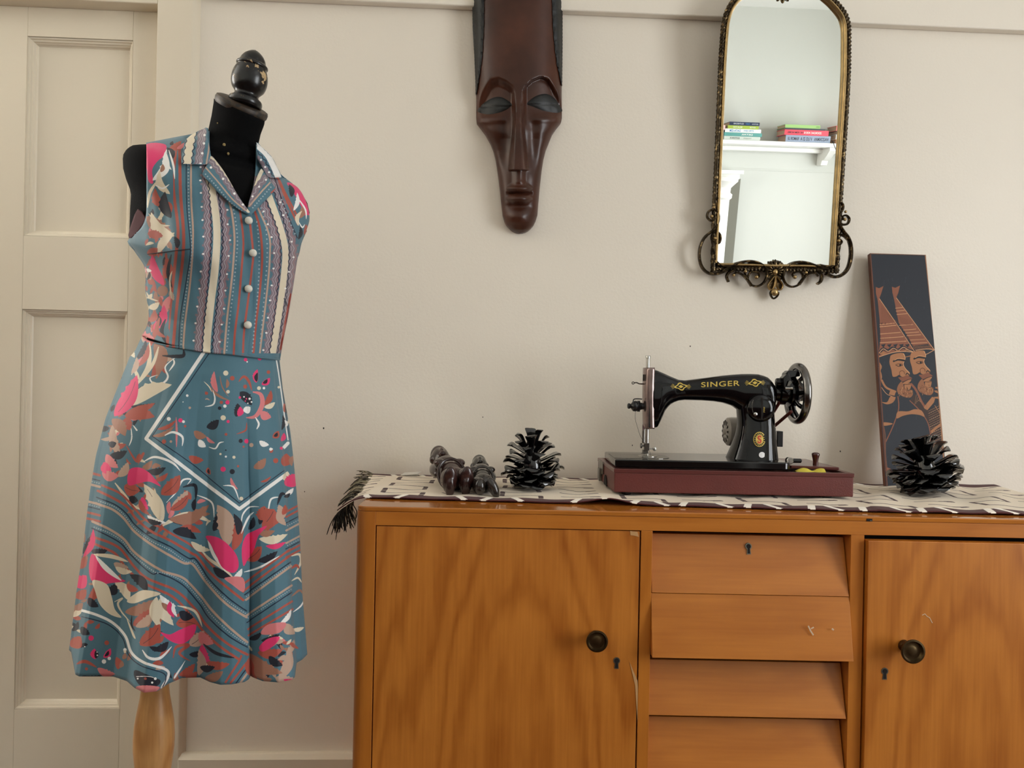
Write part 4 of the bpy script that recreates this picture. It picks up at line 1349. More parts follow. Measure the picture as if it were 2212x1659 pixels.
# take-up lever, tension assembly, thread
MB().tube(cat_rom([m_(1391, 829.5, -0.006), m_(1380, 829, -0.009), m_(1374, 826.5, -0.010), m_(1369, 827, -0.010)], 5), 0.0015, 8).link('take_up_lever', M['steel_dark'], sm)
ri = [m_(1366 + 2.4 * math.cos(R(a)), 827.3 + 2.4 * math.sin(R(a)), -0.010) for a in range(0, 360, 30)]
MB().tube(ri, 0.0010, 6, closed=True).link('take_up_eye', M['steel_dark'], sm)
MB().box(m_(1386.8, 815).x, m_(1389.2, 815).x, ZS - 0.016, ZS - 0.012, m_(1388, 823).z, m_(1388, 809).z).link('lever_slot', M['dark_gap'], face, smooth=0)
ta = m_(1392, 877.5, -0.006)
ten = MB().lathe(ta, (-1, 0, 0), [(0.0075, 0), (0.0075, 0.008), (0.0085, 0.0085), (0.0085, 0.0095), (0.006, 0.011), (0.0128, 0.012), (0.0128, 0.0135), (0.0095, 0.0142), (0.0128, 0.0152), (0.0128, 0.0165), (0.011, 0.018), (0.0125, 0.021), (0.0115, 0.027), (0.006, 0.031), (0.0045, 0.033), (0.0062, 0.034), (0.0062, 0.038), (0.004, 0.0395), (0, 0.0395)], 24)
ten.link('thread_tension', M['black'], sm, smooth=40)
MB().tube(cat_rom([m_(1385, 862, -0.012), m_(1380, 861.5, -0.012), m_(1370, 861.5, -0.012), m_(1366.5, 864, -0.012), m_(1366, 869, -0.012)], 5), 0.0013, 8).link('tension_spring', M['black'], sm)
MB().tube(cat_rom([m_(1370.5, 889, -0.014), m_(1370.3, 905, -0.014), m_(1377, 928, -0.012), m_(1382, 942, -0.010), m_(1391.5, 958, -0.006), m_(1393, 966, -0.005)], 6), 0.00045, 5).link('thread', M['thread'], sm)
MB().tube(cat_rom([m_(1402, 973, -0.004), m_(1404, 980, -0.006), m_(1405.5, 986, -0.006)], 5), 0.0004, 5).link('thread', M['thread'], sm)
# balance wheel with spokes
wc = m_(1722, 850, 0.0)
RW = 0.0700
rim_r = 0.0078
wheel = []
for i in range(64):
    a = 2 * math.pi * i / 64
    wheel.append(wc + Vector((0, math.cos(a), math.sin(a))) * (RW - rim_r))
wt = thing  # noqa
wh = MB().tube(wheel, rim_r, 16, closed=True, flat=1.15, up=(1, 0, 0)).link('balance_wheel', M['chrome_dark'], sm, smooth=180)
for i in range(9):
    a = 2 * math.pi * i / 9 + 0.25
    d = Vector((0, math.cos(a), math.sin(a)))
    n_ = Vector((0, -math.sin(a), math.cos(a)))
    pts = cat_rom([wc + d * 0.022 + Vector((-0.012, 0, 0)), wc + d * 0.038 + n_ * 0.003 + Vector((-0.009, 0, 0)), wc + d * 0.052 + n_ * 0.002 + Vector((-0.003, 0, 0)), wc + d * 0.064], 4)
    MB().tube(pts, [0.0062] * 4 + [0.0055] * 5 + [0.006] * 4, 10, flat=0.75, up=(1, 0, 0)).link('spoke', M['black_gloss'], wh, smooth=60)
MB().lathe(wc + Vector((-0.052, 0, 0)), (1, 0, 0), [(0.018, 0), (0.0185, 0.008), (0.026, 0.010), (0.027, 0.022), (0.021, 0.024), (0.021, 0.030), (0.030, 0.032), (0.031, 0.045), (0.026, 0.05), (0.018, 0.058), (0.017, 0.066), (0.006, 0.068)], 32).link('wheel_hub', M['black_gloss'], wh, smooth=35)
# bobbin winder
bw = MB()
bw.prism([m_(1688, 806, -0.030), m_(1694, 800.5, -0.030), m_(1715, 801.5, -0.030), m_(1718, 806, -0.030), m_(1718, 813, -0.030), m_(1700, 816, -0.030), m_(1692, 824, -0.030), m_(1683, 826, -0.030)], (0, 0.026, 0))
bw.lathe(m_(1672, 826, -0.012), (1, 0, 0), [(0.009, 0), (0.010, 0.004), (0.0095, 0.03), (0.012, 0.032), (0.012, 0.045)], 18)
bw.prism([m_(1680, 816, -0.034), m_(1692, 805, -0.034), m_(1697, 816, -0.034), m_(1704, 836, -0.034), m_(1690, 850, -0.034), m_(1682, 842, -0.034)], (0, 0.024, 0))
bwo = bw.link('bobbin_winder', M['black_gloss'], sm, smooth=30, bevel=0.0018)
def pad(pts, dz, th, name, m):
    return MB().prism([m_(x, y, dz) for x, y in pts], (0, th, 0)).link(name, m, bwo, smooth=0, bevel=0.001)
pad([(1708, 819), (1712, 820), (1726, 834), (1727, 838), (1723, 840), (1718, 839), (1714, 832)], -0.040, 0.003, 'winder_latch', M['steel'])
pad([(1690, 824), (1693, 822), (1697, 824), (1697, 827), (1692, 834), (1687, 834)], -0.040, 0.003, 'winder_lever', M['steel_dark'])
MB().lathe(m_(1683, 838.5, -0.038), (1, 0, 0), [(0.0028, 0), (0.0028, 0.012), (0.0036, 0.0125), (0.0036, 0.016)], 14).link('winder_pin', M['steel'], bwo)
# belt to the motor, motor, plug box
hb = m_(1700, 852, 0.0)
for a, b in ((m_(1681, 868, -0.010), m_(1675, 914, 0.055)), (m_(1702, 888, -0.022), m_(1684.5, 927, 0.050))):
    d = (b - a)
    MB().tube([a + d * (i / 24) for i in range(25)], [0.0034 + (0.0006 if i % 2 else 0) for i in range(25)], 8).link('drive_belt', M['belt'], sm, smooth=60)
mz = 0.085
mc = m_(1106 + (1566 - 1106) * 1.0, 932, 0)
ky = (ZS + mz) / ZS
mc = P(1566, 932, ZS + mz)
rM = 31 * (ZS + mz) / F
mo = MB().lathe(mc, (1, 0, 0), [(rM * 0.2, -0.003), (rM * 0.28, 0.0), (rM * 0.8, 0.001), (rM * 0.97, 0.006), (rM, 0.014), (rM, 0.075), (rM * 0.9, 0.095), (rM * 0.5, 0.10)], 32)
mot = mo.link('motor', M['motor'], sm, smooth=35)
for i in range(12):
    a = 2 * math.pi * i / 12
    d = Vector((0, math.cos(a), math.sin(a)))
    n_ = Vector((0, -math.sin(a), math.cos(a)))
    MB().prism([mc + d * rM * 0.46 + n_ * 0.0018, mc + d * rM * 0.46 - n_ * 0.0018, mc + d * rM * 0.78 - n_ * 0.003, mc + d * rM * 0.78 + n_ * 0.003], (-0.0004 + 0.003, 0, 0)).link('vent_slot', M['dark_gap'], mot, smooth=0)
MB().ball(mc + Vector((-0.002, 0, 0)), (0.003, 0.008, 0.008), 14, 8).link('motor_cap', M['motor'], mot)
mb_ = MB()
mb_.prism([m_(1677, 926, 0.02), m_(1683, 925, 0.02), m_(1685, 970, 0.02), m_(1677, 966, 0.02)], (0, 0.05, 0))
mb_.link('motor_bracket', M['black_gloss'], sm, smooth=0, bevel=0.0015)
MB().prism([m_(1684, 932, 0.024), m_(1686, 932, 0.024), m_(1685.5, 972, 0.024), m_(1683.5, 974, 0.024)], (0, 0.03, 0)).link('bracket_plate', M['steel'], sm, smooth=0)
MB().box(m_(1687, 950).x, m_(1699, 950).x, ZS + 0.022, ZS + 0.05, m_(1690, 967).z, m_(1690, 933).z).link('plug_box', M['black'], sm, smooth=0, bevel=0.001)
# hinge and shaft end on the bed beside the pillar
MB().lathe(m_(1687.5, 990, -0.056), (0, -1, 0), [(0.0078, -0.01), (0.0078, 0), (0.0062, 0.0014), (0.0056, 0.0005), (0.0030, 0.0005), (0.0028, 0.0018), (0, 0.0018)], 22).link('shaft_end', M['steel'], sm, smooth=30)
MB().lathe(m_(1690, 992, -0.03), (1, 0, 0), [(0.005, 0), (0.005, 0.03), (0.003, 0.032)], 16).link('hinge_bolt', M['black'], sm, smooth=40)
MB().box(m_(1576, 990).x, m_(1594, 990).x, ZS - 0.060, ZS - 0.046, m_(1580, 999).z - 0.002, m_(1580, 988).z).link('bed_lug', M['black_gloss'], sm, smooth=0, bevel=0.003)
# ------------------------------------------------------------ wall mirror, hung so that its head leans out
TILT = R(6.5)
_u, _v, _h = wp(1672, 600, -0.020)
M0 = wl(_u, _v, _h)
MN = (-NV * math.cos(TILT) - Vector((0, 0, 1)) * math.sin(TILT)).normalized()
EYE = Vector((0, 0, H))
def mp(x, y, off=0.0):
    d = ray(x, y)
    o = M0 + MN * off
    return EYE + d * ((o - EYE).dot(MN) / d.dot(MN))
def refl(x, y, v):             # where the picture measure lands after bouncing off the glass, on a plane of the room
    d = ray(x, y)
    p = mp(x, y)
    r = d - 2 * d.dot(MN) * MN
    pn = p.dot(NV) - D
    s = (v - pn) / r.dot(NV)
    q = p + r * s
    return q.dot(TV), q.z
PXW = 2.0 / F
M['glass'] = mat('mirror_glass', (246, 248, 244), 0.0, 1.0)
M['gilt'] = mat('worn_gilt', (168, 142, 98), 0.36, 0.9, var=(40, 0.25))
M['gilt_dark'] = chips(mat('antiqued_gilt', (64, 54, 40), 0.36, 0.85, var=(50, 0.5)), (168, 144, 104), 110, 0.54, 0.66)
M['back'] = mat('mirror_backing', (46, 36, 26), 0.8)
mir = thing('wall_mirror', 'arched wall mirror in an antiqued gold rope frame with scrollwork at the foot', 'mirror', M0)
inner = [(1549, 568), (1553.5, 470), (1558, 370), (1562.5, 268), (1567, 165), (1570, 110), (1573.5, 66), (1575.5, 50), (1581, 30), (1591, 12), (1603, -1), (1622, -14), (1650, -23), (1697, -27), (1740, -23), (1766, -13), (1782, -1), (1798, 14), (1814, 34), (1820, 50), (1822, 66), (1822, 110), (1821, 165), (1815, 268), (1808, 370), (1802, 470), (1796, 573)]
def off_path(path, d):
    out = []
    n = len(path)
    for i in range(n):
        a, b = path[max(0, i - 1)], path[min(n - 1, i + 1)]
        tx, ty = b[0] - a[0], b[1] - a[1]
        ln = math.hypot(tx, ty)
        out.append((path[i][0] + ty / ln * d, path[i][1] - tx / ln * d))
    return out
gl = [mp(x, y) for x, y in off_path(inner, 3)]
MB().prism(gl, MN * -0.004).link('glass', M['glass'], mir, smooth=0)
bk = [mp(x, y, -0.0045) for x, y in off_path(inner, 9)]
bk[0] = mp(1540, 578, -0.0045); bk[-1] = mp(1806, 584, -0.0045)
MB().prism(bk, MN * -0.008).link('backing', M['back'], mir, smooth=0)
def smooth2(pts, n=6):
    return [(p.x, p.y) for p in cat_rom([(x, y, 0) for x, y in pts], n)]
gp = smooth2(off_path(inner, 3.2), 5)
gpath = [mp(x, y, 0.006) for x, y in gp]
MB().tube(gpath, 3.4 * PXW, 12, flat=2.0, up=MN).link('gold_moulding', M['gilt'], mir, smooth=60)
rp_ = smooth2([(1540.5, 588)] + off_path(inner, 10.5)[1:-1] + [(1806.5, 590)], 22)
rpath = [mp(x, y, 0.004) for x, y in rp_]
MB().tube(rpath, 5.2 * PXW, 16, lobes=3, depth=0.26, twist=230, up=MN).link('rope_moulding', M['gilt_dark'], mir, smooth=50)
bt = smooth2([(1549, 571), (1620, 572), (1672, 574), (1735, 574), (1796, 576)], 6)
MB().tube([mp(x, y, 0.006) for x, y in bt], 3.2 * PXW, 12, flat=2.0, up=MN).link('gold_moulding', M['gilt'], mir, smooth=60)
bt = smooth2([(1538, 580), (1600, 581), (1672, 582), (1740, 583), (1808, 586)], 40)
MB().tube([mp(x, y, 0.003) for x, y in bt], 5.0 * PXW, 16, lobes=3, depth=0.26, twist=230, up=MN).link('rope_moulding', M['gilt_dark'], mir, smooth=50)
Z6 = lambda pts: [(1480 + x / 5.0275, 330 + y / 5.0275) for x, y in pts]
def scroll(pts, w0, w1, off=0.006, flat=2.4, name='scroll'):
    p2 = smooth2(Z6(pts), 7)
    n = len(p2)
    rad = [1.35 * (w0 + (w1 - w0) * i / (n - 1)) * PXW for i in range(n)]
    return MB().tube([mp(x, y, off) for x, y in p2], rad, 10, flat=flat, up=MN).link(name, M['gilt_dark'], mir, smooth=60)
def bead(x, y, r, off=0.010):
    x, y = Z6([(x, y)])[0]
    MB().ball(mp(x, y, off), r * PXW, 14, 10).link('bead', M['gilt'], mir, smooth=180)
scroll([(285, 690), (312, 678), (318, 715), (280, 738), (240, 700), (250, 645), (300, 618), (345, 640), (364, 695), (355, 760), (325, 815), (280, 860), (215, 915), (170, 1000), (152, 1100), (165, 1200), (205, 1272), (265, 1312), (335, 1316), (400, 1296), (450, 1265)], 1.6, 2.6)
scroll([(328, 925), (345, 908), (352, 940), (322, 966), (288, 945), (292, 895), (330, 862), (370, 880), (384, 925), (370, 975), (330, 985)], 1.5, 2.0)
scroll([(384, 925), (365, 872), (320, 850), (268, 868), (222, 925)], 1.8, 1.2)
scroll([(345, 1115), (322, 1125), (330, 1170), (375, 1215), (455, 1235), (560, 1205)], 1.6, 2.4)
scroll([(540, 1270), (475, 1300), (450, 1345), (468, 1402)], 2.2, 2.2)
scroll([(395, 1285), (500, 1226), (600, 1192), (700, 1178), (800, 1197), (868, 1250), (888, 1330), (852, 1410), (780, 1450), (710, 1430), (680, 1370), (700, 1310), (750, 1290), (795, 1310), (800, 1345), (775, 1355)], 2.4, 1.3)
scroll([(720, 1445), (672, 1375), (620, 1325), (560, 1303), (515, 1330)], 2.4, 1.4)
scroll([(420, 1262), (520, 1245), (610, 1222), (700, 1205), (780, 1215)], 2.6, 1.2, off=0.003)
scroll([(672, 1365), (660, 1330), (640, 1300)], 1.4, 1.2)
bead(655, 1288, 3.6); bead(528, 1328, 3.2); bead(775, 1350, 4.2); bead(290, 690, 3.6); bead(325, 930, 3.8)
scroll([(1545, 1262), (1420, 1228), (1330, 1197), (1230, 1186), (1150, 1210), (1085, 1260), (1060, 1340), (1090, 1420), (1150, 1455), (1220, 1440), (1272, 1390), (1275, 1330), (1240, 1295), (1190, 1300), (1165, 1325), (1180, 1352)], 2.4, 1.3)
scroll([(1235, 1430), (1300, 1345), (1350, 1312), (1410, 1310), (1440, 1340)], 2.4, 1.4)
scroll([(1520, 1250), (1420, 1252), (1330, 1226), (1240, 1212), (1170, 1225)], 2.6, 1.2, off=0.003)
scroll([(1440, 1285), (1480, 1335), (1470, 1395), (1436, 1424)], 2.4, 2.2)
scroll([(1640, 1150), (1655, 1165), (1632, 1212), (1560, 1238), (1460, 1222)], 1.6, 2.4)
scroll([(1738, 725), (1710, 720), (1712, 690), (1750, 682), (1780, 720), (1760, 772), (1700, 778), (1668, 735), (1676, 672), (1706, 612), (1702, 560), (1655, 532)], 1.5, 2.3)
scroll([(1668, 735), (1680, 800), (1720, 862), (1765, 920), (1794, 1000), (1800, 1100), (1782, 1210), (1742, 1290), (1680, 1337), (1610, 1347), (1530, 1315)], 2.6, 2.6)
scroll([(1765, 940), (1722, 903), (1660, 893), (1622, 928), (1630, 985), (1672, 1000), (1698, 968), (1678, 940)], 2.2, 1.5)
bead(1315, 1302, 3.6); bead(1192, 1350, 4.2); bead(1735, 722, 3.6); bead(1668, 955, 3.8); bead(1742, 640, 3.0)
scroll([(350, 492), (322, 520), (330, 580), (352, 630)], 1.8, 1.4); bead(310, 592, 3.0)
# shell rosette with pendant drop
Zr = lambda x, y: (1580 + x / 12.29, 540 + y / 12.29)
rc = Zr(1165, 585)
def petal(a, r0, r1, w, off=0.008):
    ca, sa = math.sin(R(a)), -math.cos(R(a))
    a_, b_ = mp(rc[0] + ca * r0, rc[1] + sa * r0, off), mp(rc[0] + ca * r1, rc[1] + sa * r1, off - 0.001)
    ax = (b_ - a_)
    ln = ax.length / 2
    e = ax.normalized()
    MB().ball((a_ + b_) / 2, (ln, w * PXW, 0.0052), 12, 8, (e, MN.cross(e), MN)).link('petal', M['gilt_dark'], mir, smooth=180)
for a, r1, w in ((0, 28, 3.6), (-26, 27, 3.4), (26, 27, 3.4), (-50, 24, 3.0), (50, 24, 3.0), (-74, 21, 2.6), (74, 21, 2.6), (-98, 17, 2.0), (98, 17, 2.0), (-122, 16, 1.8), (122, 16, 1.8)):
    petal(a, 5, r1, w)
MB().ball(mp(*rc, 0.012), (5.6 * PXW, 0.006, 6.6 * PXW), 16, 10).link('rosette_centre', M['gilt'], mir, smooth=180)
MB().lathe(mp(rc[0], rc[1] - 2, 0.001), MN, [(23 * PXW, 0), (22 * PXW, 0.003), (0, 0.004)], 30).link('rosette_back', M['gilt_dark'], mir)
for s in (-1, 1):
    lobe = [(1165 + s * 10, 690), (1165 + s * 110, 800), (1165 + s * 190, 920), (1165 + s * 160, 1035), (1165 + s * 90, 1050), (1165 + s * 40, 960), (1165 + s * 20, 850)]
    p2 = [(p.x, p.y) for p in cat_rom([(*Zr(x, y), 0) for x, y in lobe], 5, True)]
    MB().tube([mp(x, y, 0.008) for x, y in p2], 1.9 * PXW, 10, closed=True, flat=2.2, up=MN).link('drop_loop', M['gilt'], mir, smooth=60)
    MB().prism([mp(x, y, 0.004) for x, y in p2], MN * -0.003).link('drop_field', M['gilt_dark'], mir, smooth=0)
MB().tube([mp(*Zr(1165, 690), 0.010), mp(*Zr(1158, 1000), 0.010)], 1.9 * PXW, 8, flat=1.4, up=MN).link('drop_rib', M['gilt'], mir)
MB().ball(mp(*Zr(1145, 1120), 0.010), (7.8 * PXW, 0.008, 8.2 * PXW), 18, 12).link('pendant', M['gilt'], mir, smooth=180)
pr_ = [(1090, 1060), (1035, 1130), (1050, 1220), (1110, 1290), (1190, 1250), (1240, 1180), (1240, 1120)]
MB().tube([mp(p.x, p.y, 0.006) for p in cat_rom([(*Zr(x, y), 0) for x, y in pr_], 5)], 2.0 * PXW, 10, flat=2.4, up=MN).link('pendant_cup', M['gilt_dark'], mir, smooth=60)
# crest at the head of the arch, only its tip showing
for a in (-60, -30, 0, 30, 60):
    ca, sa = math.sin(R(a)), math.cos(R(a))
    a_, b_ = mp(1697 - ca * 4, -32 + sa * 6, 0.010), mp(1697 + ca * 26, -34 + sa * 36, 0.009)
    e = (b_ - a_).normalized()
    MB().ball((a_ + b_) / 2, ((b_ - a_).length / 2, 5 * PXW, 0.006), 12, 8, (e, MN.cross(e), MN)).link('crest_petal', M['gilt_dark'], mir, smooth=180)

# ------------------------------------------------------------ the far side of the room, seen in the mirror
VF = ROOM_B + 0.20
def rbox(mb, x0, x1, y0, y1, v0, v1, vm=None):         # box measured on the plane vm
    vm = VF if vm is None else vm
    xm, ym = (x0 + x1) / 2, (y0 + y1) / 2
    a, b = refl(x0, ym, vm)[0], refl(x1, ym, vm)[0]
    h0, h1 = refl(xm, y1, vm)[1], refl(xm, y0, vm)[1]
    mb.box(min(a, b), max(a, b), v0, v1, h0, h1)
sh_top = refl(1690, 305.5, VF)[1]
sh_bot = refl(1690, 314.5, VF)[1]
su0, su1 = refl(1505, 302, VF)[0], refl(1850, 312, VF)[0]
shelf = thing('wall_shelf', 'high white wooden shelf on brackets, reflected in the arched mirror', 'shelf', wl((su0 + su1) / 2, ROOM_B + 0.1, sh_top))
wmb(lambda mb: mb.box(su0, su1, ROOM_B + 0.001, VF, sh_bot, sh_top)).link('shelf_board', M['white'], shelf, smooth=0, bevel=0.004)
wmb(lambda mb: mb.box(su0, su1, ROOM_B + 0.001, VF - 0.12, sh_bot - 0.03, sh_bot)).link('shelf_moulding', M['white'], shelf, smooth=0, bevel=0.006)
bh = refl(1793, 357, VF - 0.1)[1]
for bx in (refl(1797, 330, VF - 0.02)[0], refl(1523, 330, VF - 0.02)[0]):
    prof = [(ROOM_B + 0.001, sh_bot), (VF - 0.012, sh_bot), (VF - 0.012, sh_bot - 0.02), (VF - 0.05, sh_bot - 0.05), (VF - 0.09, sh_bot - 0.075), (VF - 0.115, bh + 0.03), (VF - 0.13, bh), (ROOM_B + 0.001, bh)]
    wmb(lambda mb: mb.prism([(bx - 0.02, a, b) for a, b in prof], (0.045, 0, 0))).link('bracket', M['white'], shelf, smooth=0, bevel=0.002)
def rel(name, fn, m, **kw):
    return struct(wmb(fn).link(name, m, smooth=kw.pop('smooth', 0), **kw))
ln_h = refl(1690, 368.5, ROOM_B)[1]
rel('trim_4', lambda mb: mb.box(ROOM_L, ROOM_R, ROOM_B, ROOM_B + 0.006, ln_h - 0.004, ln_h + 0.004), M['wall_white'])
M['reveal'] = mat('grey_reveal', (120, 118, 106), 0.6)
M['reveal_dark'] = mat('dark_reveal', (84, 84, 78), 0.7)
VC = ROOM_B + 0.10
cu = refl(1552, 450, VC)[0]
crd = refl(1573, 450, VC)[0] - cu
def f(mb):                                             # white column with turned capital carrying a small cornice
    hh = lambda y: refl(1565, y, VC)[1]
    prof = [(crd, 0.0), (crd, hh(432)), (crd * 1.2, hh(428)), (crd * 1.24, hh(420)), (crd * 1.02, hh(416)), (crd * 1.05, hh(406)), (crd * 1.35, hh(399)), (crd * 1.68, hh(392)), (crd * 1.7, hh(385)), (crd * 1.7, hh(384))]
    mb.lathe((cu, VC, 0), (0, 0, 1), prof, 32)
    rbox(mb, 1500, 1596, 374, 386, ROOM_B, VC + 0.08, VC + 0.06)
    rbox(mb, 1500, 1604, 367, 375, ROOM_B, VC + 0.11, VC + 0.08)
rel('trim_5', f, M['white'], smooth=30)
def f(mb):
    a, b = refl(1500, 450, ROOM_B + 0.02)[0], refl(1594, 450, ROOM_B + 0.02)[0]
    mb.box(a, b, ROOM_B, ROOM_B + 0.02, 0, refl(1590, 386, ROOM_B + 0.02)[1])
rel('trim_6', f, M['reveal'])
M['pages'] = mat('book_pages', (176, 150, 128), 0.8, bump=(300, 0.2))
def book(x0, x1, y0, y1, col, label, setback=0.0, depth=0.145, lines=(), h_at=None):
    m = mat('cover_' + str(len(bpy.data.materials)), col, 0.45)
    v1 = VF - 0.012 - setback
    a, b = refl(x0, (y0 + y1) / 2, v1)[0], refl(x1, (y0 + y1) / 2, v1)[0]
    h0, h1 = h_at
    t = thing('book', label, 'book', wl((a + b) / 2, v1 - depth / 2, h0), 'books on the high shelf')
    def f(mb):
        th = 0.0022
        mb.prism([(a, v1, h0), (a, v1, h1), (a, v1 - depth, h1), (a, v1 - depth, h1 - th), (a, v1 - th, h1 - th), (a, v1 - th, h0 + th), (a, v1 - depth, h0 + th), (a, v1 - depth, h0)], (b - a, 0, 0))
    wmb(f).link('cover', m, t, smooth=0)
    wmb(lambda mb: mb.box(a + 0.003, b - 0.003, v1 - depth + 0.003, v1 - 0.0022, h0 + 0.0022, h1 - 0.0022)).link('page_block', M['pages'], t, smooth=0)
    for txt, pos, width, hgt, tc in lines:             # lettering reads properly when one faces the shelf
        g_, gf = text_mesh(txt, (h1 - h0) * hgt, bold=0.015)
        wd_ = max(q[0] for q in g_) - min(q[0] for q in g_)
        kx_ = (b - a) * width / wd_
        cx_ = a + (b - a) * pos
        mm = M.get('ink' + str(tc)) or mat('ink_' + str(len(bpy.data.materials)), tc, 0.6)
        M['ink' + str(tc)] = mm
        V = [wl(cx_ - x * kx_, v1 + 0.0006, (h0 + h1) / 2 + y) for x, y in g_]
        o = MB().add(V, gf).link('spine_lettering', mm, t, smooth=0, fix=False)
    return t
def stack(rows_):
    h = sh_top + 0.0004
    for (x0, x1, y0, y1, col, label, setb, lines) in rows_:
        dh = abs(refl(1690, y0, VF)[1] - refl(1690, y1, VF)[1])
        book(x0, x1, y0, y1, col, label, setb, h_at=(h, h + dh - 0.0006), lines=lines)
        h += dh
INK, INKW, INKB = (40, 44, 52), (236, 236, 230), (60, 130, 190)
stack([(1563.6, 1642, 295.9, 304, (206, 214, 206), 'pale grey book at the bottom of the left pile in the mirror', 0.0, [('EDITION II', 0.30, 0.26, 0.42, INK), ('THOUGHTS', 0.65, 0.22, 0.3, (140, 146, 140))]),
       (1564, 1646, 288, 295.7, (92, 158, 152), 'teal book second from the bottom of the left mirror pile', -0.004, [('DETAIL', 0.6, 0.3, 0.45, INKW)]),
       (1566, 1644, 279.5, 287.8, (232, 234, 232), 'white book with blue spine lettering in the left mirror pile', -0.002, [('DATA-IZM', 0.28, 0.30, 0.62, INKB), ('ZTIEU IJAN', 0.66, 0.28, 0.55, (110, 160, 196))]),
       (1572, 1639, 272, 279.3, (164, 186, 70), 'lime green book under the navy one in the mirror', 0.0, [('SELECTED', 0.32, 0.3, 0.4, INKW), ('EDITOR', 0.8, 0.18, 0.4, INKW)]),
       (1576, 1641, 264, 271.8, (34, 46, 76), 'navy blue book on top of the left pile in the mirror', 0.0, [('SOUTHBOUND', 0.3, 0.34, 0.42, (200, 206, 214)), ('PART', 0.6, 0.14, 0.4, INKB), ('EDITION', 0.85, 0.2, 0.3, (200, 206, 214))])])
stack([(1697, 1794, 293.5, 308.5, (142, 156, 178), 'thick blue grey book at the bottom of the right mirror pile', 0.0, [('RAMOR UI', 0.17, 0.24, 0.46, INK), ('V UO ZI A', 0.46, 0.26, 0.5, INK), ('WAZOKMAN', 0.80, 0.32, 0.5, INK)]),
       (1694.7, 1790, 281.5, 293.2, (222, 66, 86), 'red book with white lettering in the right mirror pile', -0.003, [('NE VEIM NOBEL', 0.24, 0.36, 0.34, INK), ('ZOOROAC XOE IE', 0.64, 0.40, 0.38, INKW)]),
       (1696, 1782.5, 277.5, 281.3, (52, 56, 62), 'thin black book between green and red ones in the mirror', 0.0, []),
       (1696, 1772, 270, 277.3, (150, 190, 112), 'pale green book on top of the right pile in the mirror', 0.002, [('MONO', 0.93, 0.1, 0.35, (96, 140, 70))])])
stack([(1806, 1860, 300.5, 309.5, (232, 150, 70), 'orange book at the bottom of the pile by the mirror edge', 0.0, []),
       (1806, 1856, 289.5, 300.3, (238, 236, 230), 'white book above the orange one by the mirror edge', 0.0, []),
       (1808, 1858, 281.5, 289.3, (60, 76, 104), 'dark blue book under the coral one by the mirror edge', 0.0, []),
       (1807, 1852, 270, 281.3, (232, 116, 104), 'coral pink book topping the pile by the mirror right edge', 0.0, [])])
stack([(1510, 1562, 285, 303, (196, 222, 218), 'thick pale aqua book at the mirror left edge', 0.0, []),
       (1512, 1565.5, 282, 284.8, (50, 50, 54), 'thin dark book at the mirror left edge', 0.0, []),
       (1512, 1566.5, 271.5, 281.8, (240, 196, 196), 'pink book on top at the mirror left edge', 0.0, [])])
M['cable'] = mat('black_cable', (26, 26, 28), 0.5)
cpts = [(1797, 303.5, 0.0), (1799, 308, 0.006), (1801.5, 316, 0.008), (1806, 326, 0.004), (1812, 335, -0.02), (1818, 350, -0.10)]
cv = []
for x, y, dv in cpts:
    u_, h_ = refl(x, y, VF + 0.004)
    cv.append(wl(u_, VF + 0.004 + max(dv, -0.0), h_))
tag(MB().tube(cat_rom(cv, 5), 0.0022, 8).link('cable', M['cable']), 'black cable hanging over the edge of the high shelf', 'cable')
# ------------------------------------------------------------ carved face mask
M['mask'] = mat('oiled_dark_wood', (70, 39, 27), 0.30, spec=0.34, var=(9, 0.42))
M['mask_black'] = mat('blackened_wood', (15, 17, 17), 0.5, bump=(90, 0.3))
ml = [(-330, 1075), (-320, 1050), (-290, 1032), (-240, 1024), (-150, 1021), (0, 1022), (120, 1026), (200, 1028.5), (255, 1029), (265, 1030), (278, 1040), (290, 1049), (310, 1060), (325, 1066), (345, 1071), (370, 1075), (410, 1080), (440, 1083), (465, 1086), (478, 1090), (487, 1095), (494, 1101.5), (498.5, 1107), (501.5, 1113), (502.8, 1118), (503.2, 1122)]
mr = [(-330, 1165), (-320, 1188), (-290, 1203), (-240, 1210), (-150, 1213), (0, 1214), (120, 1214), (200, 1213.5), (255, 1213.5), (264, 1212), (278, 1201), (290, 1193), (310, 1185), (325, 1179), (345, 1174), (370, 1170), (410, 1165.5), (440, 1163), (465, 1161), (478, 1157), (487, 1152.5), (494, 1146), (498.5, 1140.5), (501.5, 1134.5), (502.8, 1129), (503.2, 1124.5)]
def mlr(y):
    return float(np.interp(y, [q[0] for q in ml], [q[1] for q in ml])), float(np.interp(y, [q[0] for q in mr], [q[1] for q in mr]))
def sst(a, b, x):
    t = min(1, max(0, (x - a) / (b - a)))
    return t * t * (3 - 2 * t)
def browl(x):                                          # lower edge of the brow
    d = abs(x - 1122)
    return float(np.interp(d, [0, 6, 14, 28, 45, 62, 80, 95], [206, 196, 184, 172, 165, 168, 190, 225]))
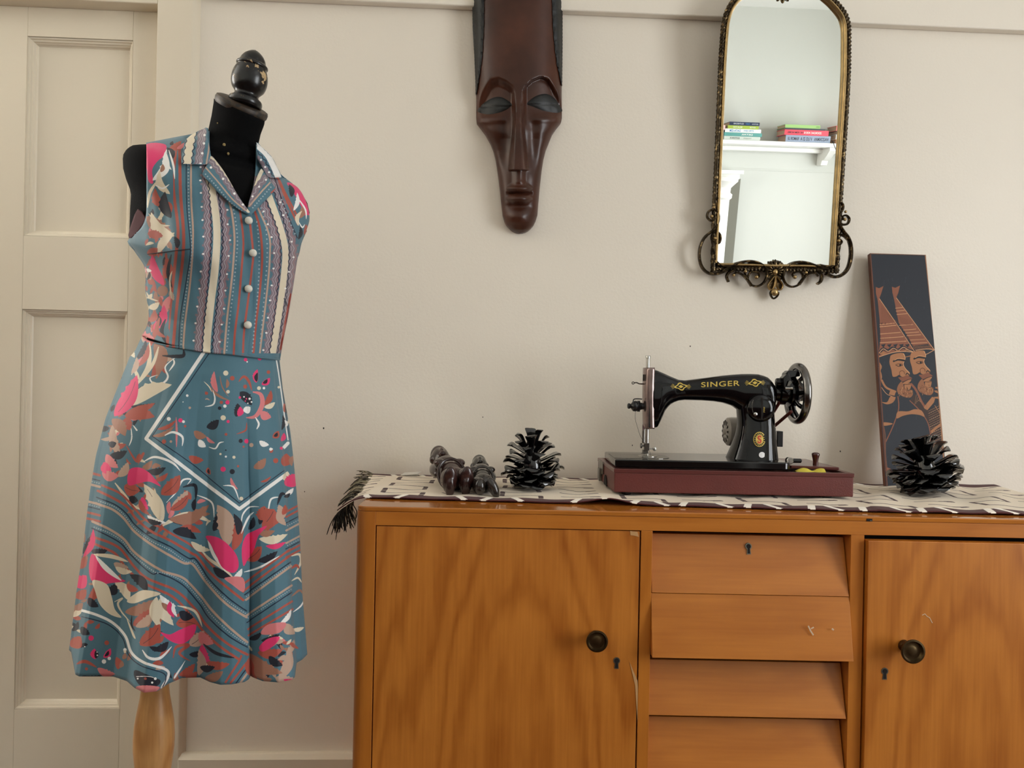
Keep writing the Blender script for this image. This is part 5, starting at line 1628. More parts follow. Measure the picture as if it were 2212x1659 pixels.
def mdepth(x, y):
    xl, xr = mlr(y)
    xc, hw = (xl + xr) / 2, (xr - xl) / 2
    s = min(1, abs((x - xc) / max(hw, 1)))
    base = float(np.interp(y, [-330, -280, 0, 180, 260, 300, 370, 440, 480, 496, 503], [0.004, 0.03, 0.062, 0.068, 0.058, 0.046, 0.040, 0.036, 0.029, 0.018, 0.004]))
    z = 0.012 + base * (1 - s ** 2.3) ** 0.62
    d = x - 1121.0
    bl_ = browl(x)
    if bl_ - 2 < y < 300:                        # eye hollow below the brow edge, ending on the cheek
        soft = (24 if d < 0 else 6) + 22 * sst(48, 84, abs(d))
        dep = 0.020 * sst(bl_ - 2, bl_ + soft, y) * (1 - sst(228, 292, y))
        dep *= sst(6, 18, abs(d)) * (1 - 0.6 * sst(70, 95, abs(d)))
        z -= dep
    if y < 300 and y > 225:                            # cheek ledge
        z += 0.006 * math.exp(-((y - 256) / 9) ** 2) * sst(20, 40, abs(d)) * (1 - sst(80, 94, abs(d)))
    if 208 < y < 372:                                  # nose wedge with flat bridge
        t = max(0.0, (y - 215) / 155)
        hw_ = 6 + 15 * t
        ht = 0.006 + 0.030 * t ** 1.1
        z += ht * (1 - sst(hw_ * 0.42, hw_ * 1.15, abs(d + 1.5))) * (1 - sst(366, 369.5, y)) * sst(208, 236, y)
    if y > 240:                                        # hollow beside the nose
        z -= 0.008 * math.exp(-((abs(d) - 30) / 12) ** 2) * sst(240, 280, y) * (1 - sst(330, 390, y))
    if 366 < y < 402:                                  # ridge under the nose
        z += 0.010 * (1 - sst(1, 18, abs(d))) * sst(366, 371, y) * (1 - sst(392, 402, y))
    e = (d - 1) / 29.0
    if abs(e) < 1:                                     # lips
        w_ = (1 - e * e)
        z += 0.015 * w_ ** 0.7 * math.exp(-((y - 407) / (8.5 * w_ + 1)) ** 2)
        z += 0.016 * w_ ** 0.8 * math.exp(-((y - 429) / (9.5 * w_ + 1)) ** 2)
        z -= 0.010 * w_ ** 0.6 * math.exp(-((y - 417.5) / 2.6) ** 2)
    z += 0.010 * math.exp(-((y - 468) / 16) ** 2) * math.exp(-(d / 22) ** 2)
    z -= 0.006 * math.exp(-((y - 446) / 7) ** 2) * math.exp(-(d / 24) ** 2)
    return max(z, 0.0125)
msk = thing('face_mask', 'long dark brown carved wooden face mask hanging on the wall', 'mask', wpw(1120, 200, -0.03))
rows = []
ys = [float(q) for q in np.linspace(-330, 140, 60)] + [float(q) for q in list(np.linspace(144, 498, 212)) + [499, 500, 501, 501.7, 502.3, 502.8, 503.2]]
for y in ys:
    xl, xr = mlr(y)
    rows.append([wpw(xl + (xr - xl) * (0.5 - 0.5 * math.cos(math.pi * i / 130)), y, -mdepth(xl + (xr - xl) * (0.5 - 0.5 * math.cos(math.pi * i / 130)), y)) for i in range(131)])
mb = MB().grid(rows)
nr, nc = len(rows), 131
back = []
for side_ in (0, nc - 1):                              # rim back to the wall
    r_ = [rows[j][side_] for j in range(nr)]
    b_ = [p + NV * 0.012 for p in r_]
    mb.grid([r_, b_])
mb.grid([rows[-1], [p + NV * 0.012 for p in rows[-1]]])
mb.link('face', M['mask'], msk, smooth=42)
def patch(poly, name, fn, lift, n=3, m=None, parent=None):
    bm = bmesh.new()
    vv = [bm.verts.new((x, y, 0)) for x, y in poly]
    f0 = bm.faces.new(vv)
    bmesh.ops.triangulate(bm, faces=[f0])
    for _ in range(n):
        bmesh.ops.subdivide_edges(bm, edges=[e for e in bm.edges if e.calc_length() > 3.0], cuts=1, use_grid_fill=True)
        bmesh.ops.triangulate(bm, faces=bm.faces)
    bnd = set()
    for e in bm.edges:
        if e.is_boundary:
            bnd.update(v.index for v in e.verts)
    bm.verts.index_update()
    V = []
    bset = {v for e in bm.edges if e.is_boundary for v in e.verts}
    pts2 = [(v.co.x, v.co.y) for v in bm.verts]
    bl2 = [(v.co.x, v.co.y) for v in bset]
    for v in bm.verts:
        dmin = 0.0 if v in bset else min(math.hypot(v.co.x - q[0], v.co.y - q[1]) for q in bl2)
        V.append(fn(v.co.x, v.co.y, lift(dmin, v.co.x, v.co.y)))
    Fc = [[v.index for v in f.verts] for f in bm.faces]
    bm.free()
    return V, Fc
def almond(pts):
    return [(p.x, p.y) for p in cat_rom([(x, y, 0) for x, y in pts], 5, True)]
eyel = almond([(1030, 239), (1042, 224), (1060, 212), (1078, 208), (1094, 214), (1107, 226), (1096, 237), (1076, 245), (1054, 248), (1038, 245)])
eyer = almond([(1136, 226), (1147, 213), (1164, 204), (1181, 202), (1198, 211), (1213, 233), (1212, 243), (1194, 244), (1170, 239), (1150, 231)])
for ey in (eyel, eyer):
    cx = sum(p[0] for p in ey) / len(ey); cy = sum(p[1] for p in ey) / len(ey)
    def fn(x, y, l): return wpw(x, y, -(mdepth(x, y) + l))
    V, Fc = patch(ey, 'eye', fn, lambda d, x, y: -0.001 + 0.0075 * (1 - math.exp(-d / 7)) - 0.0012 * math.exp(-((y - cy - 1) / 1.6) ** 2), 4)
    link('eye', V, Fc, M['mask_black'], msk, smooth=60)
hl = [(0, 1020.5, 1046), (60, 1021.5, 1045), (120, 1025, 1042), (165, 1027, 1036), (205, 1028, 1029.5)]
hr = [(0, 1192.5, 1215), (60, 1194.5, 1215), (100, 1198, 1215), (140, 1203, 1214.5), (184, 1212.5, 1214)]
for tb in (hl, hr):
    rows = []
    yy = [-310, -250, -200] + [float(q) for q in np.arange(-160, tb[-1][0] + 1, 4.0)]
    for k, y in enumerate(yy):
        a = float(np.interp(y, [q[0] for q in tb], [q[1] for q in tb])); b = float(np.interp(y, [q[0] for q in tb], [q[2] for q in tb]))
        if y < -240:
            xl, xr = mlr(y)
            a, b = (xl, xl + 24) if tb is hl else (xr - 24, xr)
        z0 = 0.6 if k % 2 else 0.0
        r_ = []
        for i in range(9):
            s = i / 8
            x = a + (b - a) * s
            out = s if tb is hr else 1 - s
            xi = min(max(x, mlr(y)[0] + 0.5), mlr(y)[1] - 0.5)
            cut = 0.0022 * (math.sin(y * 0.9 + (s if tb is hr else -s) * 9) > 0.6)
            r_.append(wpw(x + (z0 if out > 0.9 else 0) * (1 if tb is hr else -1), y, -(mdepth(xi, y) + 0.003 + 0.006 * math.sin(math.pi * s) - cut)))
        rows.append(r_)
    mb = MB().grid(rows)
    for side_ in (0, 8):
        r_ = [q[side_] for q in rows]
        mb.grid([r_, [p + NV * 0.010 for p in r_]])
    mb.link('hair_band', M['mask_black'], msk, smooth=40)
# ------------------------------------------------------------ printed cloth of the dress
TEAL, PINK, SALM, BRICK, CREAM, WHITE, INKN, BROWN, BEIGE, PURP, NAVYL, GDOT = (76, 112, 126), (216, 52, 106), (206, 120, 122), (166, 80, 66), (214, 202, 178), (228, 226, 222), (30, 33, 44), (156, 110, 90), (180, 152, 134), (122, 108, 116), (22, 36, 58), (150, 164, 172)
C_ = dict(T=TEAL, P=PINK, S=SALM, R=BRICK, C=CREAM, W=WHITE, K=INKN, B=BROWN, E=BEIGE)
Painter.gain = 1.12
pd = Painter(125, 255, 685, 1515, 2.6, TEAL)
def leaves(txt):
    for ln in txt.split(';'):
        q = ln.split()
        if q:
            x0, y0, x1, y1, w = [float(v) for v in q[1:6]]
            pd.leaf(x0, y0, x1, y1, w * 1.14, C_[q[0]], bend=float(q[6]) if len(q) > 6 else 0.12, vein=(60, 50, 56) if (len(q) > 7) else None)
def ribbons(txt):
    for ln in txt.split(';'):
        q = ln.split()
        if q:
            v = [float(a) for a in q[2:]]
            pd.stroke(list(zip(v[0::2], v[1::2])), float(q[1]), C_[q[0]], taper=True)
def polys(txt):
    for ln in txt.split(';'):
        q = ln.split()
        if q:
            v = [float(a) for a in q[1:]]
            pd.poly(list(zip(v[0::2], v[1::2])), C_[q[0]])
def discs(txt):
    for ln in txt.split(';'):
        q = ln.split()
        if q:
            pd.disc(float(q[1]), float(q[2]), float(q[3]), C_[q[0]])
# --- bodice stripes
pd.at(260, 260, 3.0727)
def wig(pts, dx): return [(x + dx, y) for x, y in pts]
bandA = [(566, 250), (570, 420), (580, 700), (575, 900), (555, 1100), (530, 1350), (520, 1530)]
bandB = [(620, 250), (660, 500), (694, 700), (698, 850), (688, 1000), (664, 1200), (645, 1400), (640, 1550)]
bandC = [(900, 380), (950, 550), (1026, 760), (1038, 900), (1026, 1100), (998, 1350), (976, 1560)]
bandD = [(990, 330), (1050, 500), (1122, 750), (1143, 850), (1132, 1000), (1090, 1300), (1050, 1560)]
for b in (bandA, bandB, bandC, bandD):
    pd.stroke(b, 50, PURP, wave=(5, 62))
    for dx, c in ((-14, (158, 148, 156)), (2, (166, 156, 162)), (15, (150, 112, 116))):
        pd.stroke(wig(b, dx), 5, c, wave=(7, 62))
for b, s in ((bandA, -30), (bandB, 32), (bandC, -30), (bandD, 30)):
    pd.dots(wig(b, s), 58, 9, PURP)
navA = [(578, 380), (588, 420), (602, 600), (608, 760), (598, 950), (582, 1150), (562, 1350), (546, 1540)]
navB = [(620, 380), (642, 470), (668, 650), (675, 800), (660, 1000), (635, 1250), (615, 1400), (605, 1540)]
navC = [(930, 440), (975, 540), (1042, 720), (1067, 860), (1058, 1000), (1037, 1200), (1012, 1400), (988, 1560)]
navD = [(985, 420), (1022, 500), (1100, 740), (1116, 860), (1102, 1100), (1072, 1300), (1035, 1560)]
pd.stroke([(590, 400), (602, 440), (634, 640), (640, 800), (626, 1000), (602, 1200), (580, 1400), (572, 1560)], 50, CREAM)
pd.stroke([(965, 440), (992, 520), (1056, 700), (1092, 850), (1087, 1000), (1062, 1200), (1032, 1400), (1004, 1580)], 42, CREAM)
navA, navB, navC, navD = wig(navA, -5), wig(navB, 4), wig(navC, -4), wig(navD, 4)
for b in (navA, navB, navC, navD):
    pd.stroke(b, 6.5, NAVYL, wave=(4.5, 44))
for cpts_, w, c in (([(372, 150), (352, 420), (384, 720), (370, 900), (332, 1250), (312, 1500)], 20, BRICK), ([(392, 150), (400, 480), (421, 760), (411, 960), (376, 1240), (352, 1500)], 20, BRICK),
                   ([(437, 150), (441, 560), (465, 850), (441, 1050), (401, 1300), (388, 1510)], 6, NAVYL), ([(468, 150), (471, 520), (483, 760), (466, 1060), (431, 1340), (418, 1520)], 12, BEIGE),
                   ([(700, 480), (735, 590), (756, 760), (751, 920), (731, 1130), (705, 1350), (688, 1560)], 13, BEIGE), ([(780, 520), (796, 620), (816, 800), (806, 960), (786, 1200), (761, 1400), (752, 1560)], 14, BRICK),
                   ([(855, 640), (862, 700), (881, 880), (871, 1000), (846, 1200), (821, 1400), (812, 1560)], 14, BRICK), ([(890, 600), (926, 720), (941, 900), (926, 1120), (900, 1350), (880, 1560)], 14, BRICK),
                   ([(870, 500), (920, 600), (986, 760), (991, 900), (976, 1100), (941, 1400), (922, 1570)], 12, BEIGE), ([(990, 300), (1028, 400), (1082, 560), (1172, 780)], 7, NAVYL),
                   ([(1020, 320), (1047, 390), (1102, 530), (1182, 700)], 14, BRICK), ([(1056, 400), (1092, 480), (1180, 650)], 12, BRICK), ([(1085, 1180), (1110, 1280), (1060, 1520)], 8, NAVYL), ([(1130, 1150), (1090, 1350), (1060, 1520)], 12, BRICK)):
    pd.stroke(cpts_, w, c)
for cpts_, st in (([(451, 150), (456, 600), (475, 850), (451, 1050), (415, 1320), (404, 1500)], 22), ([(730, 520), (756, 620), (776, 790), (766, 960), (746, 1150), (720, 1380), (704, 1540)], 26),
                  ([(900, 650), (912, 720), (922, 900), (911, 1150), (886, 1400), (874, 1540)], 26), ([(905, 530), (946, 620), (971, 780), (971, 950), (951, 1200), (925, 1500)], 30), ([(1060, 500), (1100, 620), (1160, 760)], 30)):
    pd.dots(cpts_, st, 5.2, GDOT)
for x, y in ((532, 312), (531, 400), (535, 482), (540, 575), (545, 663), (550, 772), (549, 886), (535, 1002), (526, 1117), (512, 1236), (501, 1346), (487, 1462), (710, 595), (712, 690), (727, 795), (718, 900), (708, 1020), (697, 1130), (688, 1250), (673, 1355), (660, 1470), (950, 605), (978, 690), (1003, 775), (1020, 880), (1015, 983), (1003, 1095), (992, 1195), (978, 1310), (967, 1410), (948, 1525), (1060, 545), (1080, 630), (1135, 805), (1147, 908), (1118, 1005), (1093, 1115)):
    pd.disc(x, y, 7.5, WHITE, 6)
# --- bodice flowers, left side and right shoulder
polys('T -200 100 330 100 350 300 350 700 335 1100 300 1460 140 1460 -100 900;P 165 168 300 163 285 240 245 275 212 330 220 415 190 405 178 330')
qf = random.Random(5)
for i in range(70):
    x, y = qf.uniform(150, 330), qf.uniform(420, 1430)
    if x < 330 - 0.0 and not (y < 470 and x < 230):
        a, l_ = qf.uniform(0.9, 2.3), qf.uniform(40, 90)
        pd.leaf(x, y, x + l_ * math.cos(a) * 0.6, y + l_ * math.sin(a), l_ * 0.3, C_[qf.choice('RRBEKSCRT')], bend=qf.uniform(-0.15, 0.15))
leaves('R 325 195 405 140 34;S 375 190 425 150 18;K 330 165 350 140 16;W 215 400 300 205 42 .2;W 340 330 310 190 20 -.2;K 352 255 308 182 30;C 330 490 262 330 36 -.2;B 270 345 282 290 20;R 300 580 232 450 40 -.2;K 338 650 298 472 48 -.15;B 175 640 340 735 62 .1;C 360 770 205 610 54 -.2;R 182 750 285 768 40 0;C 250 880 362 745 40 -.1;R 180 885 250 850 44;C 225 815 170 830 14;K 380 850 360 770 26;P 292 1095 212 890 44 -.1;R 300 1050 312 925 50 .1;R 190 1040 235 1090 30;S 332 1165 300 1310 34 .1;P 222 1390 292 1225 46 .15;C 188 1245 262 1208 30;E 190 1000 205 1060 30;K 178 1060 196 1000 14;K 252 1375 246 1285 24;R 205 1340 232 1262 34;C 180 1180 215 1150 18;W 175 985 210 1000 16;S 150 1425 228 1452 40')
ribbons('W 14 322 200 352 300 362 390;C 20 182 580 198 480 252 395;W 12 236 430 282 452 325 425;C 16 190 620 250 690 330 700;K 24 340 890 318 1010 345 1110;K 26 302 1320 276 1400 304 1478;R 30 262 1310 244 1400 300 1440;C 12 345 1000 330 1060 340 1180;C 12 176 1140 200 1180 255 1200')
discs('B 282 1132 36')
polys('P 1105 415 1190 440 1255 490 1280 600 1250 720 1222 640 1200 575 1150 485;T 1180 660 1260 640 1220 820 1180 800')
leaves('K 1135 510 1118 425 26;W 1148 600 1172 480 20;B 1190 650 1205 570 26;C 1180 700 1205 600 20 -.2;K 1180 790 1192 700 18;R 1220 760 1230 690 22')
ribbons('W 11 1172 510 1225 590 1232 655;W 9 1180 670 1205 710 1222 690')
# --- skirt: diamond panel, clusters, chevrons
pd.at(130, 680, 3.607)
pd.poly([(0, 330), (700, 240), (1150, 290), (1180, 300), (2000, 300), (2000, 3100), (0, 3100)], TEAL, False)
pd.stroke([(1128, 280), (672, 965), (1395, 1513), (1746, 1252)], 27, WHITE, False)
pd.stroke([(1168, 290), (720, 946), (1060, 1185), (1395, 1468), (1742, 1214)], 7, NAVYL, False)
pd.stroke([(1680, 345), (1702, 480), (1746, 800), (1772, 975)], 9, WHITE); pd.stroke([(1694, 345), (1716, 480), (1760, 800), (1785, 960)], 5, NAVYL); pd.stroke([(1736, 1038), (1772, 1000)], 26, WHITE, False)
qf = random.Random(21)
def filler(n, x0, y0, x1, y1, keep, big=1.0):
    for i in range(n):
        x, y = qf.uniform(x0, x1), qf.uniform(y0, y1)
        if keep(x, y):
            a, l_ = qf.uniform(0, 6.28), qf.uniform(50, 110) * big
            pd.leaf(x, y, x + l_ * math.cos(a), y + l_ * math.sin(a), l_ * qf.uniform(0.22, 0.4), C_[qf.choice('RRBEKSCRKB')], bend=qf.uniform(-0.15, 0.15))
filler(70, 330, 260, 900, 1300, lambda x, y: x < 1050 - abs(y - 965) * 0.2 and (y < 965 and x < 1128 - (y - 280) * 0.72 - 130 or y >= 965 and (y - 965) > (x - 672) * 0.76 + 160))
filler(60, 560, 1250, 1700, 1680, lambda x, y: y > 1200 + abs(1395 - x) * -0.2 + 250 and (x < 1395 and (y - 965) > (x - 672) * 0.76 + 150 or x >= 1395 and y > 1700 - (x - 1395) * 0.75))
leaves('S 1225 605 1200 440 32 -.1;B 1150 545 1330 672 14 .1;B 1295 572 1298 500 18;R 1140 612 1128 600 8;K 1400 600 1492 705 52 -.05;R 1590 705 1640 588 32;C 1588 722 1672 682 28;S 1558 760 1642 800 48;K 1370 795 1380 690 44;P 1388 792 1402 715 34;W 1425 750 1482 720 40;K 1142 880 1238 818 46;B 1040 908 1142 952 42;S 1140 950 1208 1000 18;W 1080 975 1135 1030 36;R 760 892 905 820 22;B 722 946 890 868 24;R 1000 1105 1118 1132 42;W 1550 985 1625 1015 30;B 1508 1195 1602 1118 44;R 1150 1190 1172 1245 26;K 1156 1200 1166 1240 14;S 1328 1268 1385 1362 18;R 1560 1302 1642 1258 14;P 1525 530 1535 425 30 -.1;K 1528 522 1536 450 20 -.1;P 1568 545 1632 492 30;K 1578 535 1612 502 18;R 1655 960 1700 905 34;K 1665 950 1690 918 18;P 1720 985 1742 920 26;K 1722 900 1730 780 20;R 1648 1075 1632 1050 22;W 1640 1060 1635 1035 20')
ribbons('B 9 1245 478 1262 560 1312 640;W 13 1190 588 1206 650 1192 700 1128 716;R 22 1390 520 1430 482 1470 522 1492 592;S 36 1500 602 1560 622 1572 702 1522 790 1448 802;W 15 1520 800 1546 850 1530 892;R 13 1450 840 1442 900 1372 930;W 12 1160 1030 1210 1042 1240 1000 1276 990;S 15 905 800 908 900 905 1030;W 19 818 940 880 915 950 950 950 1022;W 12 1272 1330 1350 1342 1392 1442;C 8 1120 520 1160 560 1180 600;E 10 1130 660 1145 655 1165 665')
discs('C 1290 455 20;R 1340 495 18;C 1307 600 14;R 1140 612 13;W 990 630 10;W 957 680 4;E 1010 725 10;P 1303 683 16;R 1256 683 13;W 1283 712 13;K 1243 728 14;C 1270 803 20;P 1308 832 12;W 848 812 15;P 937 823 17;W 960 833 11;R 973 868 10;R 811 988 17;E 864 988 10;R 1292 932 11;K 1290 1055 6;C 1250 1085 9;W 1291 1105 8;C 1353 1110 12;P 1270 1203 20;K 1340 1222 20;K 1405 983 16;P 1450 985 18;E 1490 1015 16;R 1427 1028 8;P 1720 1040 12;R 1677 1137 20;C 1410 1432 15;P 1443 350 14;P 1552 340 16;W 1455 367 6;R 1620 447 14;C 1547 572 15;W 1585 572 10;C 1700 565 10;R 1440 560 16;W 1430 640 6;P 1450 655 7;W 1475 655 9;P 1440 672 5;W 1490 680 7;W 1462 690 5;P 1398 645 10;R 1385 1180 9')
polys('B 735 225 800 240 840 300 832 380 792 440 750 500 748 440 735 330')
ribbons('C 34 700 215 690 400 590 560;C 26 770 250 722 390 610 540;W 16 905 330 822 405 842 482 808 530 742 546 702 495 762 470;K 30 800 320 900 325 962 318 962 268;W 14 880 340 890 380 850 440;C 18 560 470 590 380 600 440;R 22 520 1022 600 1142 652 1080 610 1165;W 19 652 1145 742 1108 870 1150 935 1218;C 50 800 1642 920 1575 1040 1560 1170 1610;W 13 1060 1402 1182 1460 1202 1580;W 14 830 1462 900 1382 952 1290 1016 1282 990 1322;K 26 955 1342 1052 1330 1056 1442;W 12 580 870 600 900 570 860;W 10 540 1020 560 960 555 880;C 26 430 1310 500 1400 560 1480 640 1520;W 12 1410 1640 1420 1560 1470 1500 1550 1495;W 14 1620 1540 1640 1440 1700 1420;K 26 1690 1480 1720 1400 1752 1400')
leaves('K 600 345 672 200 34;R 610 405 692 225 30;E 560 460 600 330 30;K 590 605 690 552 44;C 545 705 872 545 78 -.1;P 425 792 602 470 84 .08 v;K 555 715 745 690 34;R 590 722 742 688 34;R 505 788 740 795 72 -.1;R 520 800 545 900 60;B 408 812 512 945 62 -.1;E 410 860 482 1115 46 .1;K 378 1008 442 1000 36;K 390 1098 525 1060 44;S 362 1088 455 1192 48;P 340 1150 402 1215 40;S 328 1232 460 1255 56;P 340 1160 360 1240 30;E 455 1262 532 1148 46;R 600 1130 622 1080 26;K 680 1222 825 1190 38;B 640 1202 722 1135 34;R 790 1402 932 1248 74 .1 v;R 740 1292 842 1232 26;R 500 1335 625 1370 70 .1 v;C 800 1612 655 1318 74 .05 v;C 800 1580 740 1350 40 -.1;E 870 1500 992 1368 56;R 858 1522 1004 1398 48 .1 v;B 845 1595 1165 1480 66 .14;E 1335 1700 1225 1480 76 .05;K 540 1420 610 1450 44;P 640 1420 690 1520 36;R 620 1440 700 1560 30;R 1560 1600 1590 1490 70 .1 v;E 1720 1600 1700 1480 50;R 1730 1560 1750 1480 30;R 1740 1180 1760 1080 60;C 1740 1290 1770 1220 40;P 1750 1330 1830 1240 70;B 1810 1100 1800 1180 26;W 1750 1400 1815 1350 24;K 1740 1420 1790 1390 20;R 1745 760 1740 690 24;K 1755 770 1750 700 16;W 1765 870 1745 820 16;C 1770 850 1775 800 12')
polys('P 525 1292 545 1205 620 1190 692 1226 742 1280 786 1338 700 1300 620 1312 545 1330')
pd.at(130, 1100, 2.967)
up1 = [(440, -60), (600, 118), (760, 222), (880, 305), (962, 405), (1060, 492), (1172, 582)]
up0 = [(515, -60), (700, 128), (850, 232), (990, 372), (1080, 450), (1172, 528)]
nv1 = [(340, -60), (560, 132), (740, 224), (870, 322), (960, 450), (1080, 570), (1192, 652)]
bg1 = [(300, -60), (480, 100), (560, 166), (740, 262), (850, 352), (932, 462), (1060, 602), (1192, 692)]
bg2 = [(180, 80), (235, 108), (370, 172), (500, 292), (650, 372), (790, 442), (900, 552), (980, 652), (1090, 762), (1197, 852)]
nv2 = [(190, 110), (230, 136), (360, 202), (480, 332), (640, 412), (780, 482), (890, 602), (960, 702), (1080, 812), (1197, 884)]
rd1 = [(190, 150), (230, 176), (350, 232), (450, 342), (560, 442), (740, 522), (860, 632), (940, 742), (1060, 852), (1197, 932)]
rd2 = [(180, 195), (220, 216), (330, 272), (430, 382), (540, 472), (720, 562), (840, 682), (920, 782), (1030, 882), (1145, 962)]
def a2z(pts, old):
    q_ = [((40 + x / 3.807) * 2.967, (y / 3.807 - 110) * 2.967) for x, y in pts]
    return q_ + [p for p in old if p[0] > q_[-1][0] + 30]
up0 = a2z([(195, 222), (215, 230), (330, 280), (400, 340), (470, 420), (560, 510), (700, 580), (760, 620), (960, 740)], up0)
up1 = a2z([(160, 268), (180, 275), (300, 335), (400, 400), (480, 500), (600, 600), (740, 670), (930, 780)], up1)
nv1 = a2z([(150, 320), (175, 330), (300, 380), (390, 450), (470, 550), (600, 650), (740, 720), (900, 820)], nv1)
dt1 = a2z([(150, 344), (180, 355), (300, 400), (380, 470), (470, 580), (600, 680), (740, 750), (880, 850)], [((a[0] + b[0]) / 2, (a[1] + b[1]) / 2) for a, b in zip(nv1[-4:], bg1[-4:])])
bg1 = a2z([(145, 368), (170, 380), (280, 420), (370, 490), (450, 590), (560, 680), (700, 770), (860, 860)], bg1)
bg2 = a2z([(115, 518), (140, 530), (250, 580), (370, 660), (450, 760), (550, 840), (700, 930)], bg2)
dt2 = a2z([(115, 558), (140, 570), (260, 615), (360, 680), (430, 770), (540, 870), (640, 940)], [((a[0] + b[0]) / 2, (a[1] + b[1]) / 2) for a, b in zip(nv2[-6:], bg2[-6:])])
nv2 = a2z([(110, 574), (135, 585), (250, 640), (350, 700), (420, 780), (520, 880), (610, 950)], nv2)
rd1 = a2z([(105, 640), (130, 650), (250, 690), (340, 740), (400, 810), (460, 890)], rd1)
rd2 = a2z([(100, 690), (125, 700), (230, 745), (310, 790)], rd2)
for y_, w, c in ((120, 16, BRICK), (165, 7, NAVYL), (215, 15, BEIGE), (360, 15, BEIGE), (402, 7, NAVYL), (450, 15, BRICK), (500, 15, BRICK)):
    pd.stroke(a2z([(40, y_ - 12), (100, y_), (178, y_ + 20)], []), w, c)
for y_ in (188, 383):
    pd.dots(a2z([(40, y_ - 12), (100, y_), (178, y_ + 20)], []), 15, 4.4, GDOT)
b2z = lambda x, y: ((450 + x / 1.83) * 2.967, (y / 1.83 - 140) * 2.967)
for y_, w, c in ((252, 12, BRICK), (272, 12, BRICK), (296, 6, NAVYL), (326, 12, BEIGE), (376, 12, BEIGE), (398, 6, NAVYL), (412, 12, BRICK), (432, 12, BRICK)):
    pd.stroke([b2z(66, y_ + 16), b2z(130, y_ - 18)], w, c, False)
for y_ in (310, 388):
    pd.dots([b2z(66, y_ + 16), b2z(130, y_ - 18)], 15, 4.2, GDOT)
for p_, w, c in ((up0, 14, BRICK), (up1, 16, BRICK), (nv1, 8, NAVYL), (bg1, 15, BEIGE), (bg2, 15, BEIGE), (nv2, 8, NAVYL), (rd1, 16, BRICK), (rd2, 16, BRICK)):
    pd.stroke(p_, w, c)
pd.dots(dt1, 15, 4.6, GDOT)
pd.dots(dt2, 15, 4.6, GDOT)
for p_, w, c in (([(1168, 482), (1470, 258)], 13, BRICK), ([(1170, 526), (1470, 298)], 13, BRICK), ([(1178, 550), (1475, 338)], 7, NAVYL), ([(1184, 584), (1478, 364)], 13, BEIGE), ([(1188, 684), (1482, 488)], 13, BEIGE), ([(1192, 728), (1482, 532)], 7, NAVYL), ([(1198, 772), (1484, 590)], 13, BRICK), ([(1200, 812), (1488, 640)], 13, BRICK),
               ([(1058, 1112), (1150, 966), (1160, 940)], 13, BRICK), ([(1090, 1116), (1192, 984)], 13, BRICK), ([(1125, 1116), (1200, 1010)], 7, NAVYL), ([(1150, 1118), (1204, 1040)], 13, BEIGE)):
    pd.stroke(p_, w, c, False)
pd.dots([(1180, 568), (1476, 352)], 15, 4.2, GDOT); pd.dots([(1190, 706), (1482, 510)], 15, 4.2, GDOT)
filler(46, 80, 300, 1000, 1100, lambda x, y: y > 330 + max(0, x - 250) * 0.72 and not (y > 660 + max(0, x - 150) * 0.5 and x < 560), 0.8)
filler(30, 1210, 760, 1490, 1100, lambda x, y: y > 900 - (x - 1200) * 0.5, 0.8)
filler(30, 70, 120, 185, 880, lambda x, y: True, 0.8)
leaves('W 560 40 682 86 24;K 560 62 655 88 24;R 760 122 905 150 32 -.1;K 718 138 875 190 44 -.1;C 838 208 965 262 30;K 985 140 1012 15 40;E 1080 232 1015 -10 66 .05;R 1108 265 1122 70 46;R 1120 200 1160 90 30;K 1140 165 1112 28 34;R 1185 325 1292 238 56 .1 v;K 1268 332 1392 268 34;C 1275 190 1455 160 38;B 1268 150 1375 138 30;P 1318 236 1445 210 24;R 1300 60 1385 92 70;R 1315 90 1370 0 90 .05 v;E 1395 5 1445 105 34;K 1205 132 1242 48 28;K 982 372 1105 432 36;W 1112 442 1165 380 24;K 202 268 305 262 34;E 345 345 440 372 34;C 355 370 465 400 28;K 308 545 362 478 44;C 445 582 348 458 44;K 562 522 448 418 44;R 428 480 505 520 30;R 178 605 218 498 30;K 182 568 248 625 34;B 418 660 605 580 50;R 470 745 592 638 56 .1 v;E 488 755 600 655 40;C 618 560 642 765 44;C 640 570 725 745 48;W 638 548 742 622 24;B 650 598 745 655 26;P 700 590 728 695 28;W 722 600 748 690 18;R 515 872 640 735 68 .1 v;R 600 850 665 808 26;R 740 732 885 742 56 -.1 v;K 760 658 855 692 44;K 608 905 692 848 34;E 830 872 925 778 56 .1 v;S 890 790 985 862 50;K 828 932 905 908 26;P 908 868 965 992 40;R 940 982 1088 990 38;E 890 1065 890 898 42;R 760 1065 865 988 36;K 898 1012 995 1010 32;B 930 1085 1045 1038 40;R 800 1090 880 1040 36;K 1210 832 1295 788 24;K 1290 842 1405 800 30;R 1268 918 1425 900 44;E 1400 1095 1465 878 46;E 1440 735 1502 800 44;K 1338 942 1425 1002 36;B 1205 925 1425 1050 56;R 1208 950 1265 1095 46;B 1250 1000 1335 1092 40;E 1380 1082 1505 1090 48;P 1430 1092 1515 1090 18;W 1408 735 1478 640 20;P 90 490 172 425 60;R 100 565 172 515 44;K 150 285 192 175 34;P 152 305 215 125 28;R 70 880 135 815 56;C 78 690 142 605 28;R 110 380 165 300 40;B 90 640 150 600 30;K 80 780 120 720 24;R 375 1025 362 945 32;B 385 1015 400 970 20;S 240 1018 355 1055 34;K 135 755 192 802 34;B 405 960 420 920 20;B 435 970 448 920 18;R 225 765 255 730 16;P 225 960 222 892 30 -.1;K 230 955 228 905 20;P 280 950 325 890 26;K 288 942 312 905 14;K 140 1068 270 1062 20')
